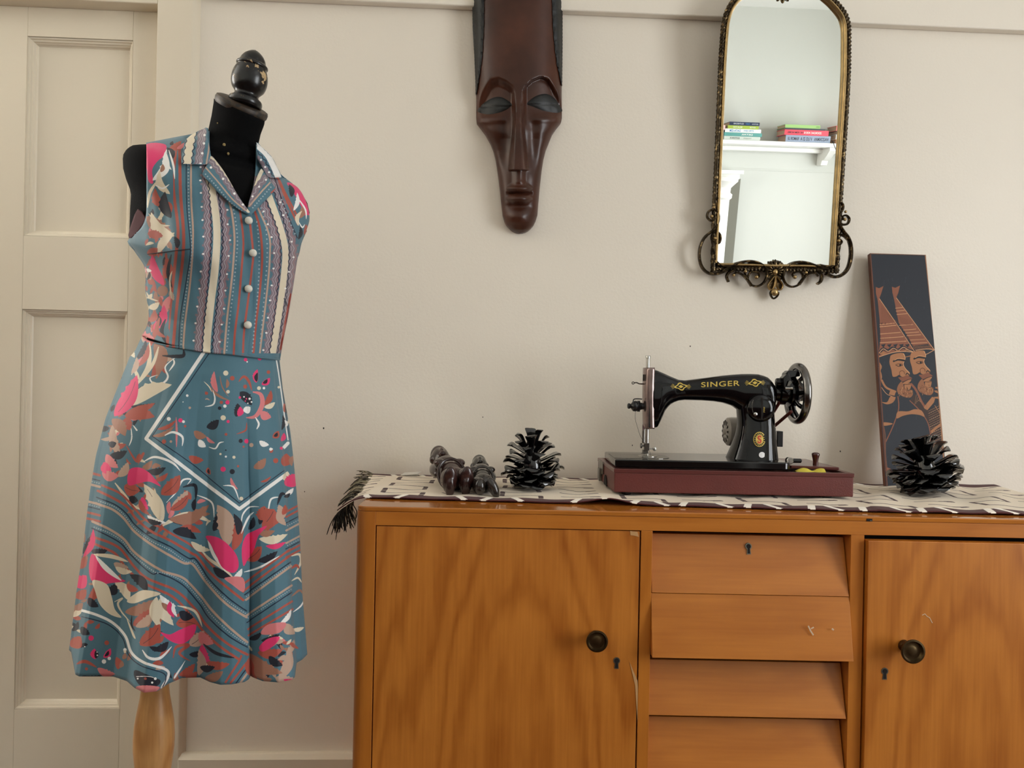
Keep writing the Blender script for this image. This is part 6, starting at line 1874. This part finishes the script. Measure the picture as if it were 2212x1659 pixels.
ribbons('C 20 905 262 962 322 1050 382 1112 442;W 13 1178 402 1280 372 1402 300;W 20 945 172 985 290 1060 395;C 26 205 290 330 302 435 335;C 13 350 592 400 570 372 602 392 652 452 722;C 16 750 618 862 652 912 752;W 19 530 902 570 952 640 952 712 880;R 22 722 952 742 882 822 870 762 922 835 972;K 22 920 862 1002 922 1115 952;W 12 728 1085 742 1060 802 970;R 22 108 992 162 975 235 1012;W 13 1160 155 1200 60 1242 18;K 12 462 680 460 740 485 782;C 14 430 700 470 800 485 830;C 18 1480 300 1530 290 1540 340 1500 420;C 12 1480 460 1520 440 1545 470;B 14 1480 560 1530 520 1550 540;W 10 1490 660 1540 620 1560 580;R 18 1480 380 1510 360 1530 380')
polys('P 935 172 1010 180 1080 230 1132 300 1142 370 1106 408 1040 372 1000 290 965 222;P 1163 255 1188 170 1240 140 1325 106 1272 170 1242 262 1200 322 1173 362;S 1055 440 1168 438 1174 530 1100 482;P 205 288 250 320 300 380 352 430 420 460 330 472 250 482 200 450 188 370;W 230 298 300 358 395 455 330 424 270 372;C 212 455 300 480 332 560 352 640 395 694 320 672 258 612 228 530;C 430 590 470 550 540 518 645 540 562 572 480 602;P 642 788 700 802 770 770 868 738 852 812 780 862 700 842;S 1290 800 1330 740 1445 728 1402 792;P 1278 882 1330 830 1405 818 1372 872 1300 912;K 485 1030 560 1060 640 1098 602 1142 520 1132 478 1072;S 488 1138 560 1128 635 1140 600 1172 520 1178')
pd.stroke([(140, 648), (240, 678), (340, 728), (420, 812), (460, 918), (540, 982), (690, 1040), (648, 1145)], 17, WHITE)
pd.stroke([(140, 688), (300, 734), (400, 820), (440, 930), (520, 1002), (668, 1058), (655, 1140)], 6.5, NAVYL)
discs('P 200 825 17;R 300 855 15;W 282 975 14;W 316 955 11;W 418 900 11;C 418 912 9;W 500 1085 6;R 548 1085 8;W 590 1110 7;W 610 1085 9;W 240 935 5;W 238 915 4;R 170 1022 10;W 160 880 4')
pd.stroke([(490, 1072), (560, 1070), (600, 1078)], 4, WHITE)
# --- collar and lapel cloth
pd.at(260, 260, 3.0727)
def clipfill(poly, fn):
    keep = pd.a.copy()
    fn()
    mask = Painter.__new__(Painter)
    mask.__dict__.update(pd.__dict__)
    mask.a = np.zeros_like(pd.a)
    mask._fill([pd.pt(p) for p in poly], (255, 255, 255))
    on = mask.a[:, :, :1] > 0
    pd.a = np.where(on, pd.a, keep)
def cl_left():
    pd.poly([(380, 40), (620, 40), (620, 320), (380, 320)], TEAL, False)
    pd.stroke([(480, 60), (455, 200), (438, 320)], 54, CREAM, False)
    pd.stroke([(548, 40), (530, 200), (512, 320)], 52, PURP, wave=(4, 50))
    for dx in (-12, 4, 16):
        pd.stroke(wig([(548, 40), (530, 200), (512, 320)], dx), 5, (160, 150, 156), wave=(6, 50))
    for s in (-30, 30):
        pd.stroke([(480 + s, 60), (455 + s, 200), (440 + s, 320)], 6, NAVYL, wave=(7, 46))
    pd.stroke([(600, 40), (585, 200), (565, 320)], 10, BEIGE, False)
    for x, y in ((560, 100), (555, 155), (543, 220), (532, 290), (405, 200), (402, 260)):
        pd.disc(x, y, 8, WHITE)
def ll_left():
    pd.poly([(520, 220), (900, 220), (900, 660), (520, 660)], TEAL, False)
    pd.stroke([(598, 236), (650, 300), (700, 370), (780, 490), (850, 600)], 30, CREAM)
    pd.stroke([(590, 262), (660, 350), (742, 470), (830, 590)], 34, PURP, wave=(4, 44))
    pd.stroke([(590, 262), (660, 350), (742, 470), (830, 590)], 5, (160, 150, 156), wave=(6, 44))
    pd.stroke([(562, 310), (650, 412), (740, 520), (830, 598)], 9, BEIGE)
    pd.dots([(552, 345), (640, 440), (730, 545), (820, 610)], 20, 5, GDOT)
    for x, y in ((601, 315), (681, 390), (756, 487), (812, 560)):
        pd.disc(x, y, 8, WHITE)
    pd.stroke([(600, 236), (690, 330), (765, 465), (845, 585)], 7, CREAM)
def cl_right():
    pd.poly([(880, 120), (1100, 120), (1100, 420), (880, 420)], TEAL, False)
    pd.stroke([(905, 160), (985, 240), (1046, 370)], 46, WHITE)
    pd.stroke([(925, 150), (1005, 230), (1072, 378)], 6, NAVYL); pd.stroke([(885, 190), (955, 262), (1018, 380)], 6, NAVYL, wave=(5, 40))
    pd.stroke([(885, 230), (945, 300), (990, 390)], 34, PURP, wave=(4, 44))
    for x, y in ((932, 262), (960, 310), (985, 345)):
        pd.disc(x, y, 7, WHITE)
def ll_right():
    pd.poly([(820, 310), (1060, 310), (1060, 650), (820, 650)], TEAL, False)
    pd.stroke([(940, 330), (900, 420), (850, 530)], 26, CREAM)
    pd.stroke([(965, 380), (915, 440), (880, 500), (850, 560)], 42, PURP, wave=(4, 44))
    pd.stroke([(965, 380), (915, 440), (880, 500), (850, 560)], 5, (160, 150, 156), wave=(6, 44))
    pd.stroke([(995, 412), (940, 470), (855, 570)], 10, BEIGE, False); pd.dots([(1010, 430), (950, 500), (870, 590)], 20, 5, GDOT)
    pd.stroke([(1030, 455), (1000, 482)], 10, BRICK, False)
    for x, y in ((965, 396), (920, 442), (877, 506)):
        pd.disc(x, y, 7, WHITE)
collarL = [(449, 277), (440, 279), (430, 283), (415, 291), (401, 303), (396, 325), (392, 354), (420, 355), (447, 355), (455, 338), (450, 305)]
lapelL = [(455, 337), (465, 346), (481, 367), (494, 388), (508, 413), (521, 434), (534, 451), (545, 466), (520, 455), (501, 442), (483, 427), (468, 413), (450, 392), (437, 377), (447, 356)]
collarR = [(554, 308), (564, 317), (586, 338), (598, 361), (608, 384), (592, 384), (577, 381), (567, 362), (556, 343)]
lapelR = [(564, 364), (574, 376), (581, 387), (595, 408), (586, 420), (566, 440), (543, 463), (535, 450), (540, 428), (548, 403), (556, 380)]
toz = lambda pts: [((x - 260) * 3.0727, (y - 260) * 3.0727) for x, y in pts]
for pg, fn_ in ((collarL, cl_left), (collarR, cl_right), (lapelL, ll_left), (lapelR, ll_right)):
    clipfill(toz(pg), fn_)
pd.at(0, 0, 1)
M['dress'] = image_mat('printed_dress_cloth', pd.image('dress_print'), 0.62, weave=0.06, sheen=0.15)
M['lining'] = mat('dark_red_lining', (70, 16, 24), 0.85)
M['button'] = mat('ribbed_white_button', (226, 222, 208), 0.5)

# ------------------------------------------------------------ dress form
ZC = 1.42
CXR = 460.0
kt = [(200, 0.45), (225, 0.44), (260, 0.37), (300, 0.27), (350, 0.24), (400, 0.24), (560, 0.20), (750, 0.17), (900, 0.16)]
tt_ = [(205, 517, 55), (216, 517, 55), (250, 510, 53), (288, 503, 54), (303, 500, 68), (318, 488, 98), (332, 475, 120), (346, 459, 141), (353, 456, 166), (362, 459, 181), (376, 461, 194), (390, 464.5, 199.5), (410, 467.5, 201.5)] + [(t, (l + r) / 2, (r - l) / 2) for t, l, r in ((430, 272, 665), (455, 283, 659), (490, 281, 645), (526, 280, 635), (550, 279, 631), (562, 282, 629), (582, 300, 626), (600, 312, 622), (629, 320, 616), (680, 327, 610), (707, 330, 604), (752, 318, 597), (800, 300, 606))]
def tab(t, k):
    return float(np.interp(t, [q[0] for q in tt_], [q[k] for q in tt_]))
def kof(t):
    return float(np.interp(t, [q[0] for q in kt], [q[1] for q in kt]))
TH = R(30)
def row_d(l, hw, ba, sign=1):
    """depth of a turned elliptical section at sideways offset l (picture units)"""
    a = hw / math.sqrt(math.cos(TH) ** 2 + (ba * math.sin(TH)) ** 2)
    b = ba * a
    l = max(-hw * 0.9995, min(hw * 0.9995, l))
    ct, st = math.cos(TH), math.sin(TH)
    A_2 = st * st / a / a + ct * ct / b / b
    B2 = l * st * ct * (1 / b / b - 1 / a / a)
    C2 = l * l * (ct * ct / a / a + st * st / b / b) - 1
    disc = max(0.0, B2 * B2 - A_2 * C2)
    return (-B2 + sign * math.sqrt(disc)) / A_2
def tof(x, y):
    t = y
    for _ in range(6):
        t = y - kof(t) * (x - CXR)
    return t
def ba_of(t): return float(np.interp(t, [280, 330, 380, 500, 750], [0.95, 0.50, 0.52, 0.66, 0.78]))
def body_d(x, y, grow=0.0, sign=1):
    t = tof(x, y)
    t = max(206, min(799, t))
    c, hw = tab(t, 1), tab(t, 2) + grow
    d = row_d(x - c, hw, ba_of(t), sign)
    if sign > 0:
        d += 26 * math.exp(-((x - 405) / 52) ** 2 - ((y - 520) / 62) ** 2) + 24 * math.exp(-((x - 590) / 40) ** 2 - ((y - 530) / 60) ** 2)
    return d
def body_z(x, y, grow=0.0, lift=0.0, sign=1):
    return ZC - (body_d(x, y, grow, sign) + lift) * ZC / F
df = thing('dress_form', 'black tailor dress form with turned wooden stand and chipped black finial', 'dress form', Vector((P(335, 1500, ZC).x, ZC, 0)))
mb = MB()
rows = []
for t in list(range(212, 300, 8)) + list(range(300, 370, 5)) + list(range(370, 801, 10)):
    c, hw = tab(t, 1), tab(t, 2)
    ring = []
    for i in range(64):
        an = 2 * math.pi * i / 64
        x = c + hw * math.cos(an)
        y = t + kof(t) * (x - CXR)
        ring.append(P(x, y, body_z(x, y, 0, 0, 1 if math.sin(an) >= 0 else -1)))
    rows.append(ring)
mb.grid(rows, close_u=True, cap=True)
mb.link('torso', M['black_cloth'], df, smooth=80)
M['foam'] = mat('yellowed_foam', (150, 130, 84), 0.9)
for x, y, r in ((484, 313, 3.4), (493, 332, 2.6), (470, 266, 1.6)):
    c = P(x, y, body_z(x, y) - 0.0006)
    MB().ball(c, (r * ZC / F, 0.0018, r * 1.2 * ZC / F), 10, 6).link('worn_spot', M['foam'], df)
pm = ZC / F
M['cap_wood'] = chips(mat('worn_black_cap', (62, 46, 30), 0.5, var=(40, 0.5)), (20, 18, 16), 70, 0.5, 0.56)
M['finial'] = chips(mat('chipped_black_paint', (9, 9, 10), 0.28, coat=0.1), (188, 160, 118), 38, 0.60, 0.615)
cc = P(522.5, 229, ZC)
rc_ = 55.5 * pm
cap_ax = Vector((0.41, -0.30, 0.90)).normalized()
MB().lathe(cc - cap_ax * 0.006, cap_ax, [(rc_ * 0.96, -0.003), (rc_, 0.0), (rc_ * 1.01, 0.006), (rc_ * 0.98, 0.0105), (rc_ * 0.9, 0.012)], 40).link('neck_cap', M['cap_wood'], df, smooth=50)
fa, fb = P(528, 229, ZC), P(551.5, 108, ZC)
ax = (fb - fa)
fl = ax.length
prof = [(0, 33), (6, 35.5), (14, 34), (19, 27.5), (24, 25), (29, 27), (37, 33.5), (48, 37), (60, 37.5), (72, 35.5), (82, 31.5), (84, 31), (86, 33), (90, 32.5), (94, 28), (102, 25), (110, 19.5), (117, 11), (121, 3), (122, 0)]
cr = [(p.x, p.y) for p in cat_rom([(a, b, 0) for a, b in prof], 3)]
MB().lathe(fa, ax, [(max(0, b) * pm, a / 122 * fl) for a, b in cr], 36).link('finial', M['finial'], df, smooth=60)
W_leg = wood('turned_leg_wood', (156, 102, 54), (220, 170, 108), 'Z', 0.34, book=0.012, freq=2.6, coat=0.25, contrast=1.0, streak=26)
prof = []
for y, hw in ((1380, 27), (1485, 28), (1505, 30), (1530, 34.5), (1560, 39.5), (1590, 41.5), (1615, 41), (1640, 38.5), (1660, 36), (1700, 31), (1750, 27), (1800, 26), (1900, 30), (2000, 26), (2080, 24)):
    prof.append((P(335 - 0.022 * (y - 1490), y, ZC), hw))
lt_, lb_ = prof[0][0], prof[-1][0]
axl = (lb_ - lt_)
MB().lathe(lt_, axl, [(hw * pm, (p - lt_).length) for p, hw in prof], 36).link('stand', W_leg, df, smooth=60)
fl_ = MB()
for k in range(3):
    a = R(90 + 120 * k)
    fl_.tube(cat_rom([lb_ + Vector((0, 0, 0.03)), Vector((lb_.x + 0.10 * math.cos(a), lb_.y + 0.10 * math.sin(a), 0.07)), Vector((lb_.x + 0.2 * math.cos(a), lb_.y + 0.2 * math.sin(a), 0.018))], 6), [0.018] * 7 + [0.016] * 6, 12)
fl_.link('tripod_foot', W_leg, df, smooth=60)
MB().tube([P(450, 790, ZC), lt_ + Vector((0, 0, -0.02))], 0.014, 12).link('pole', M['steel_dark'], df)

# ------------------------------------------------------------ the dress
dr = thing('dress', 'sleeveless teal dress with floral chevron print, striped bodice and white buttons, on the dress form', 'dress', Vector((P(455, 1000, ZC).x, ZC, P(455, 1480, 1.28).z)))
dr['label'] = 'sleeveless teal dress with floral chevron print and white buttons on the dress form'
def panel(keys, name, lift, ncol=44, nsub=7, sag=None, sign=1, m=None):
    Ls = cat_rom([(a[0], a[1], 0) for a, b in keys], nsub)
    Rs = cat_rom([(b[0], b[1], 0) for a, b in keys], nsub)
    rows, uv = [], []
    n = len(Ls)
    for j in range(n):
        row = []
        for i in range(ncol + 1):
            s = i / ncol
            x, y = Ls[j].x + (Rs[j].x - Ls[j].x) * s, Ls[j].y + (Rs[j].y - Ls[j].y) * s
            if sag:
                y += sag * math.sin(math.pi * s) * (j / (n - 1)) ** 3
            rip = 1.3 * math.sin(x * 0.11 + y * 0.013) * math.sin(y * 0.02 + 1) + 0.9 * math.sin(x * 0.23 - y * 0.03)
            z = body_z(x, y, 4.5, lift + (rip if sign > 0 else 0), sign)
            row.append(P(x, y, z))
            uv.append(pd.uv(x, y))
        rows.append(row)
    o = MB().grid(rows).link(name, m or M['dress'], dr, uv=uv, smooth=180, fix=False)
    sd = o.modifiers.new('thick', 'SOLIDIFY'); sd.thickness = 0.0012; sd.offset = 0
    return o
left_keys = [((316, 309), (452, 283)), ((317, 340), (456, 337)), ((317, 400), (481, 367)), ((317, 440), (508, 413)), ((315, 470), (534, 452)), ((304, 494), (543, 465)), ((277, 521), (546, 500)), ((297, 549), (547, 540)), ((315, 580), (548, 575)), ((316, 628), (547, 625)), ((323, 670), (545, 680)), ((320, 702), (541, 725)), ((308, 726), (536, 770))]
right_keys = [((553, 312), (608, 386)), ((553, 345), (642, 405)), ((550, 385), (661, 437)), ((543, 420), (668, 470)), ((535, 446), (661, 498)), ((530, 462), (650, 523)), ((532, 500), (645, 545)), ((534, 540), (640, 562)), ((535, 575), (635, 595)), ((534, 625), (629, 632)), ((532, 680), (620, 685)), ((528, 725), (612, 725)), ((523, 766), (603, 776))]
panel(right_keys, 'bodice_front', 2.0, sag=2)
panel(left_keys, 'bodice_front', 5.0, sag=9)
back_keys = [(a[0], b[1]) for a, b in zip(left_keys, right_keys)]
panel(back_keys, 'bodice_back', -4.0, sign=-1)
def side_strip(keys, side_):                           # closes the bodice round the flank
    pts = cat_rom([(k[0], k[1], 0) for k in keys], 6)
    rows, uv = [], []
    for p in pts:
        za = body_z(p.x, p.y, 4.5, 3.5, 1)
        zb = body_z(p.x, p.y, 4.5, -4.0, -1)
        row = []
        for i in range(13):
            s = i / 12
            x = p.x + side_ * 1.5 * math.sin(math.pi * s)
            row.append(P(x, p.y, za + (zb - za) * s))
            uv.append(pd.uv(p.x - side_ * 26 * s, p.y))
        rows.append(row)
    o = MB().grid(rows).link('bodice_side', M['dress'], dr, uv=uv, smooth=180, fix=False)
    sd = o.modifiers.new('thick', 'SOLIDIFY'); sd.thickness = 0.0012; sd.offset = 0
side_strip([a for a, b in left_keys[6:]], -1)
side_strip([b for a, b in right_keys[4:]], 1)
def cloth_patch(poly, name, lift, roll=0.0, m=None, thick=0.0014):
    poly = [(p.x, p.y) for p in cat_rom([(x, y, 0) for x, y in poly], 2, True)]
    def fn(x, y, l):
        return P(x, y, body_z(x, y, 9.0, l))
    V, Fc = patch(poly, name, fn, lambda d, x, y: lift + roll * (1 - math.exp(-d / 8)), 3)
    uv = [pd.uv(*project(p)) for p in V]
    o = link(name, V, Fc, m or M['dress'], dr, uv=uv, smooth=180, fix=False)
    sd = o.modifiers.new('thick', 'SOLIDIFY'); sd.thickness = thick; sd.offset = 0
    return o
cloth_patch(lapelR, 'lapel', 9.0, 3.0)
cloth_patch(lapelL, 'lapel', 11.0, 3.0)
cloth_patch(collarR, 'collar', 13.0, 4.0)
cloth_patch(collarL, 'collar', 14.0, 5.0)
cloth_patch([(298, 452), (312, 466), (314, 478), (304, 494), (284, 514), (278, 508), (286, 480)], 'armhole_lining', -3.5, 0.0, M['lining'])
# waist seam and dart
wv = [(309, 727), (322, 738), (360, 747), (405, 754), (445, 760), (490, 764), (540, 770), (603, 777)]
wpts = [P(p.x, p.y, body_z(p.x, p.y, 5.0, 6.0)) for p in cat_rom([(x, y, 0) for x, y in wv], 8)]
ws = MB().tube(wpts, 0.0026, 8, flat=0.7)
ws.link('waist_seam', M['dress'], dr, uv=[pd.uv(project(p)[0], project(p)[1] - 4) for p in ws.v])
M['stitch'] = mat('dark_stitching', (30, 40, 52), 0.8)
MB().tube([P(p.x, p.y, body_z(p.x, p.y, 4.5, 7.2)) for p in cat_rom([(319, 549, 0), (350, 545, 0), (380, 541, 0), (412, 538, 0)], 6)], 0.0007, 6).link('bust_dart', M['stitch'], dr)
for x, y in ((537.5, 477.5), (546.5, 547.5), (537, 624.5), (535.5, 702.5)):
    z = body_z(x, y, 4.5, 8.0)
    c = P(x, y, z)
    nd = Vector((0.30, -0.95, 0.04)).normalized()
    r = 8.2 * z / F
    b = MB().lathe(c, nd, [(r * 0.6, 0.0), (r, 0.0025), (r, 0.005), (r * 0.8, 0.0072), (r * 0.3, 0.0084), (0, 0.0086)], 24).link('button', M['button'], dr, smooth=60)
    e1 = Vector((0.95, 0.30, 0)).normalized()
    for k in range(-2, 3):
        yy = k * r * 0.34
        hwid = math.sqrt(max(0, (r * 0.92) ** 2 - yy * yy))
        arc = []
        for q_ in range(7):
            s = -1 + q_ / 3
            rr = math.hypot(s * hwid, yy) / r
            arc.append(c + e1 * (s * hwid) + Vector((0, 0, yy)) + nd * (0.0087 - 0.0045 * rr ** 2.2))
        MB().tube(arc, 0.00055, 6).link('button_rib', M['button'], b)
# skirt
sl = [(0.0, 308), (0.05, 292), (0.066, 281), (0.155, 257), (0.26, 229), (0.38, 208), (0.49, 195.5), (0.56, 189), (0.69, 179), (0.82, 165.5), (0.915, 157.5), (1.0, 150)]
sr = [(0.0, 603), (0.10, 610), (0.24, 626), (0.335, 633), (0.455, 640), (0.595, 646.5), (0.64, 648), (0.80, 652.5), (1.0, 663)]
hemt = [(150, 1404), (155, 1409), (160.5, 1438), (164, 1457), (172, 1461), (200, 1461), (245, 1461), (275, 1471), (292, 1486), (312, 1496), (339, 1493), (363, 1477), (393, 1464), (433, 1463), (454, 1473), (477, 1479), (501, 1478), (528, 1473), (537, 1467), (541, 1459), (547, 1463), (568, 1471), (602, 1474), (630, 1468), (636, 1463), (640, 1432), (652, 1425), (663, 1414)]
hx = [(q[0] - 406.5) / 256.5 for q in hemt]
wst = [(309, 727), (322, 737), (360, 746), (405, 753), (445, 759), (490, 764), (540, 770), (603, 777)]
HEMD = 0.51
def hem_d(xn):
    y = float(np.interp(xn, hx, [q[1] for q in hemt]))
    x = 406.5 + 256.5 * xn
    z = HEMD / (-ray(x, y).z)
    return (ZC - z) / ZC * F, y
def skirt_pt(v, an):
    xl = float(np.interp(v, [q[0] for q in sl], [q[1] for q in sl]))
    xr = float(np.interp(v, [q[0] for q in sr], [q[1] for q in sr]))
    c, hw = (xl + xr) / 2, (xr - xl) / 2
    xn = math.cos(an)
    x = c + hw * xn
    yw = float(np.interp(455.5 + 147.5 * xn, [q[0] for q in wst], [q[1] for q in wst]))
    if math.sin(an) >= 0:
        xf = float(np.interp(v, [0, 0.2, 0.47, 0.83, 1], [-0.93, -0.92, -0.885, -0.918, -0.947]))
        xs = float(np.interp(xn, [-1, xf, 1], [-1, -0.946, 1]))
        hd, yh = hem_d(xs)
        ell = row_d(hw * xn, hw, 0.74 - 0.04 * v) + 6
        w = v ** 0.85
        d = ell * (1 - w) + hd * (hw / 256.5) * w
        y = yw + (yh - yw) * v
        z = ZC - d * ZC / F
        return P(x, y, z), (x, y)
    d = row_d(hw * xn, hw, 0.74 - 0.04 * v, -1) - 4
    e_ = 1.0 if xn > 0 else -1.0
    w = v ** 0.85
    d_end = (row_d(hw * e_, hw, 0.74 - 0.04 * v) + 6) * (1 - w) + hem_d(e_)[0] * (hw / 256.5) * w
    k_ = abs(xn) ** 6
    d = d * (1 - k_) + d_end * k_
    z = ZC - d * ZC / F
    f_, _ = skirt_pt(v, math.acos(max(-1, min(1, xn))))
    fp_ = (HEMD + H - H)
    zt = f_.z if v < 0.02 else None
    hgt = (1 - v) * P(x, yw, ZC).z + v * (H - HEMD)
    L_ = ray(x, (yw + (1380 - yw) * v)).x * z
    return Vector((L_, z, hgt)), (x, yw + (1380 - yw) * v)
rows, uv = [], []
NA = 300
angs = [math.pi * i / NA for i in range(NA + 1)] + [math.pi + math.pi * i / 60 for i in range(1, 60)]
# crowd samples toward sharp folds at the sides
NVS = 90
for j in range(NVS + 1):
    v = j / NVS
    row = []
    for an in angs:
        p, q_ = skirt_pt(v, an)
        row.append(p)
        uv.append(pd.uv(*q_))
    rows.append(row)
sk = MB().grid(rows, close_u=True).link('skirt', M['dress'], dr, uv=uv, smooth=180, fix=False)
sd = sk.modifiers.new('thick', 'SOLIDIFY'); sd.thickness = 0.0016; sd.offset = 0
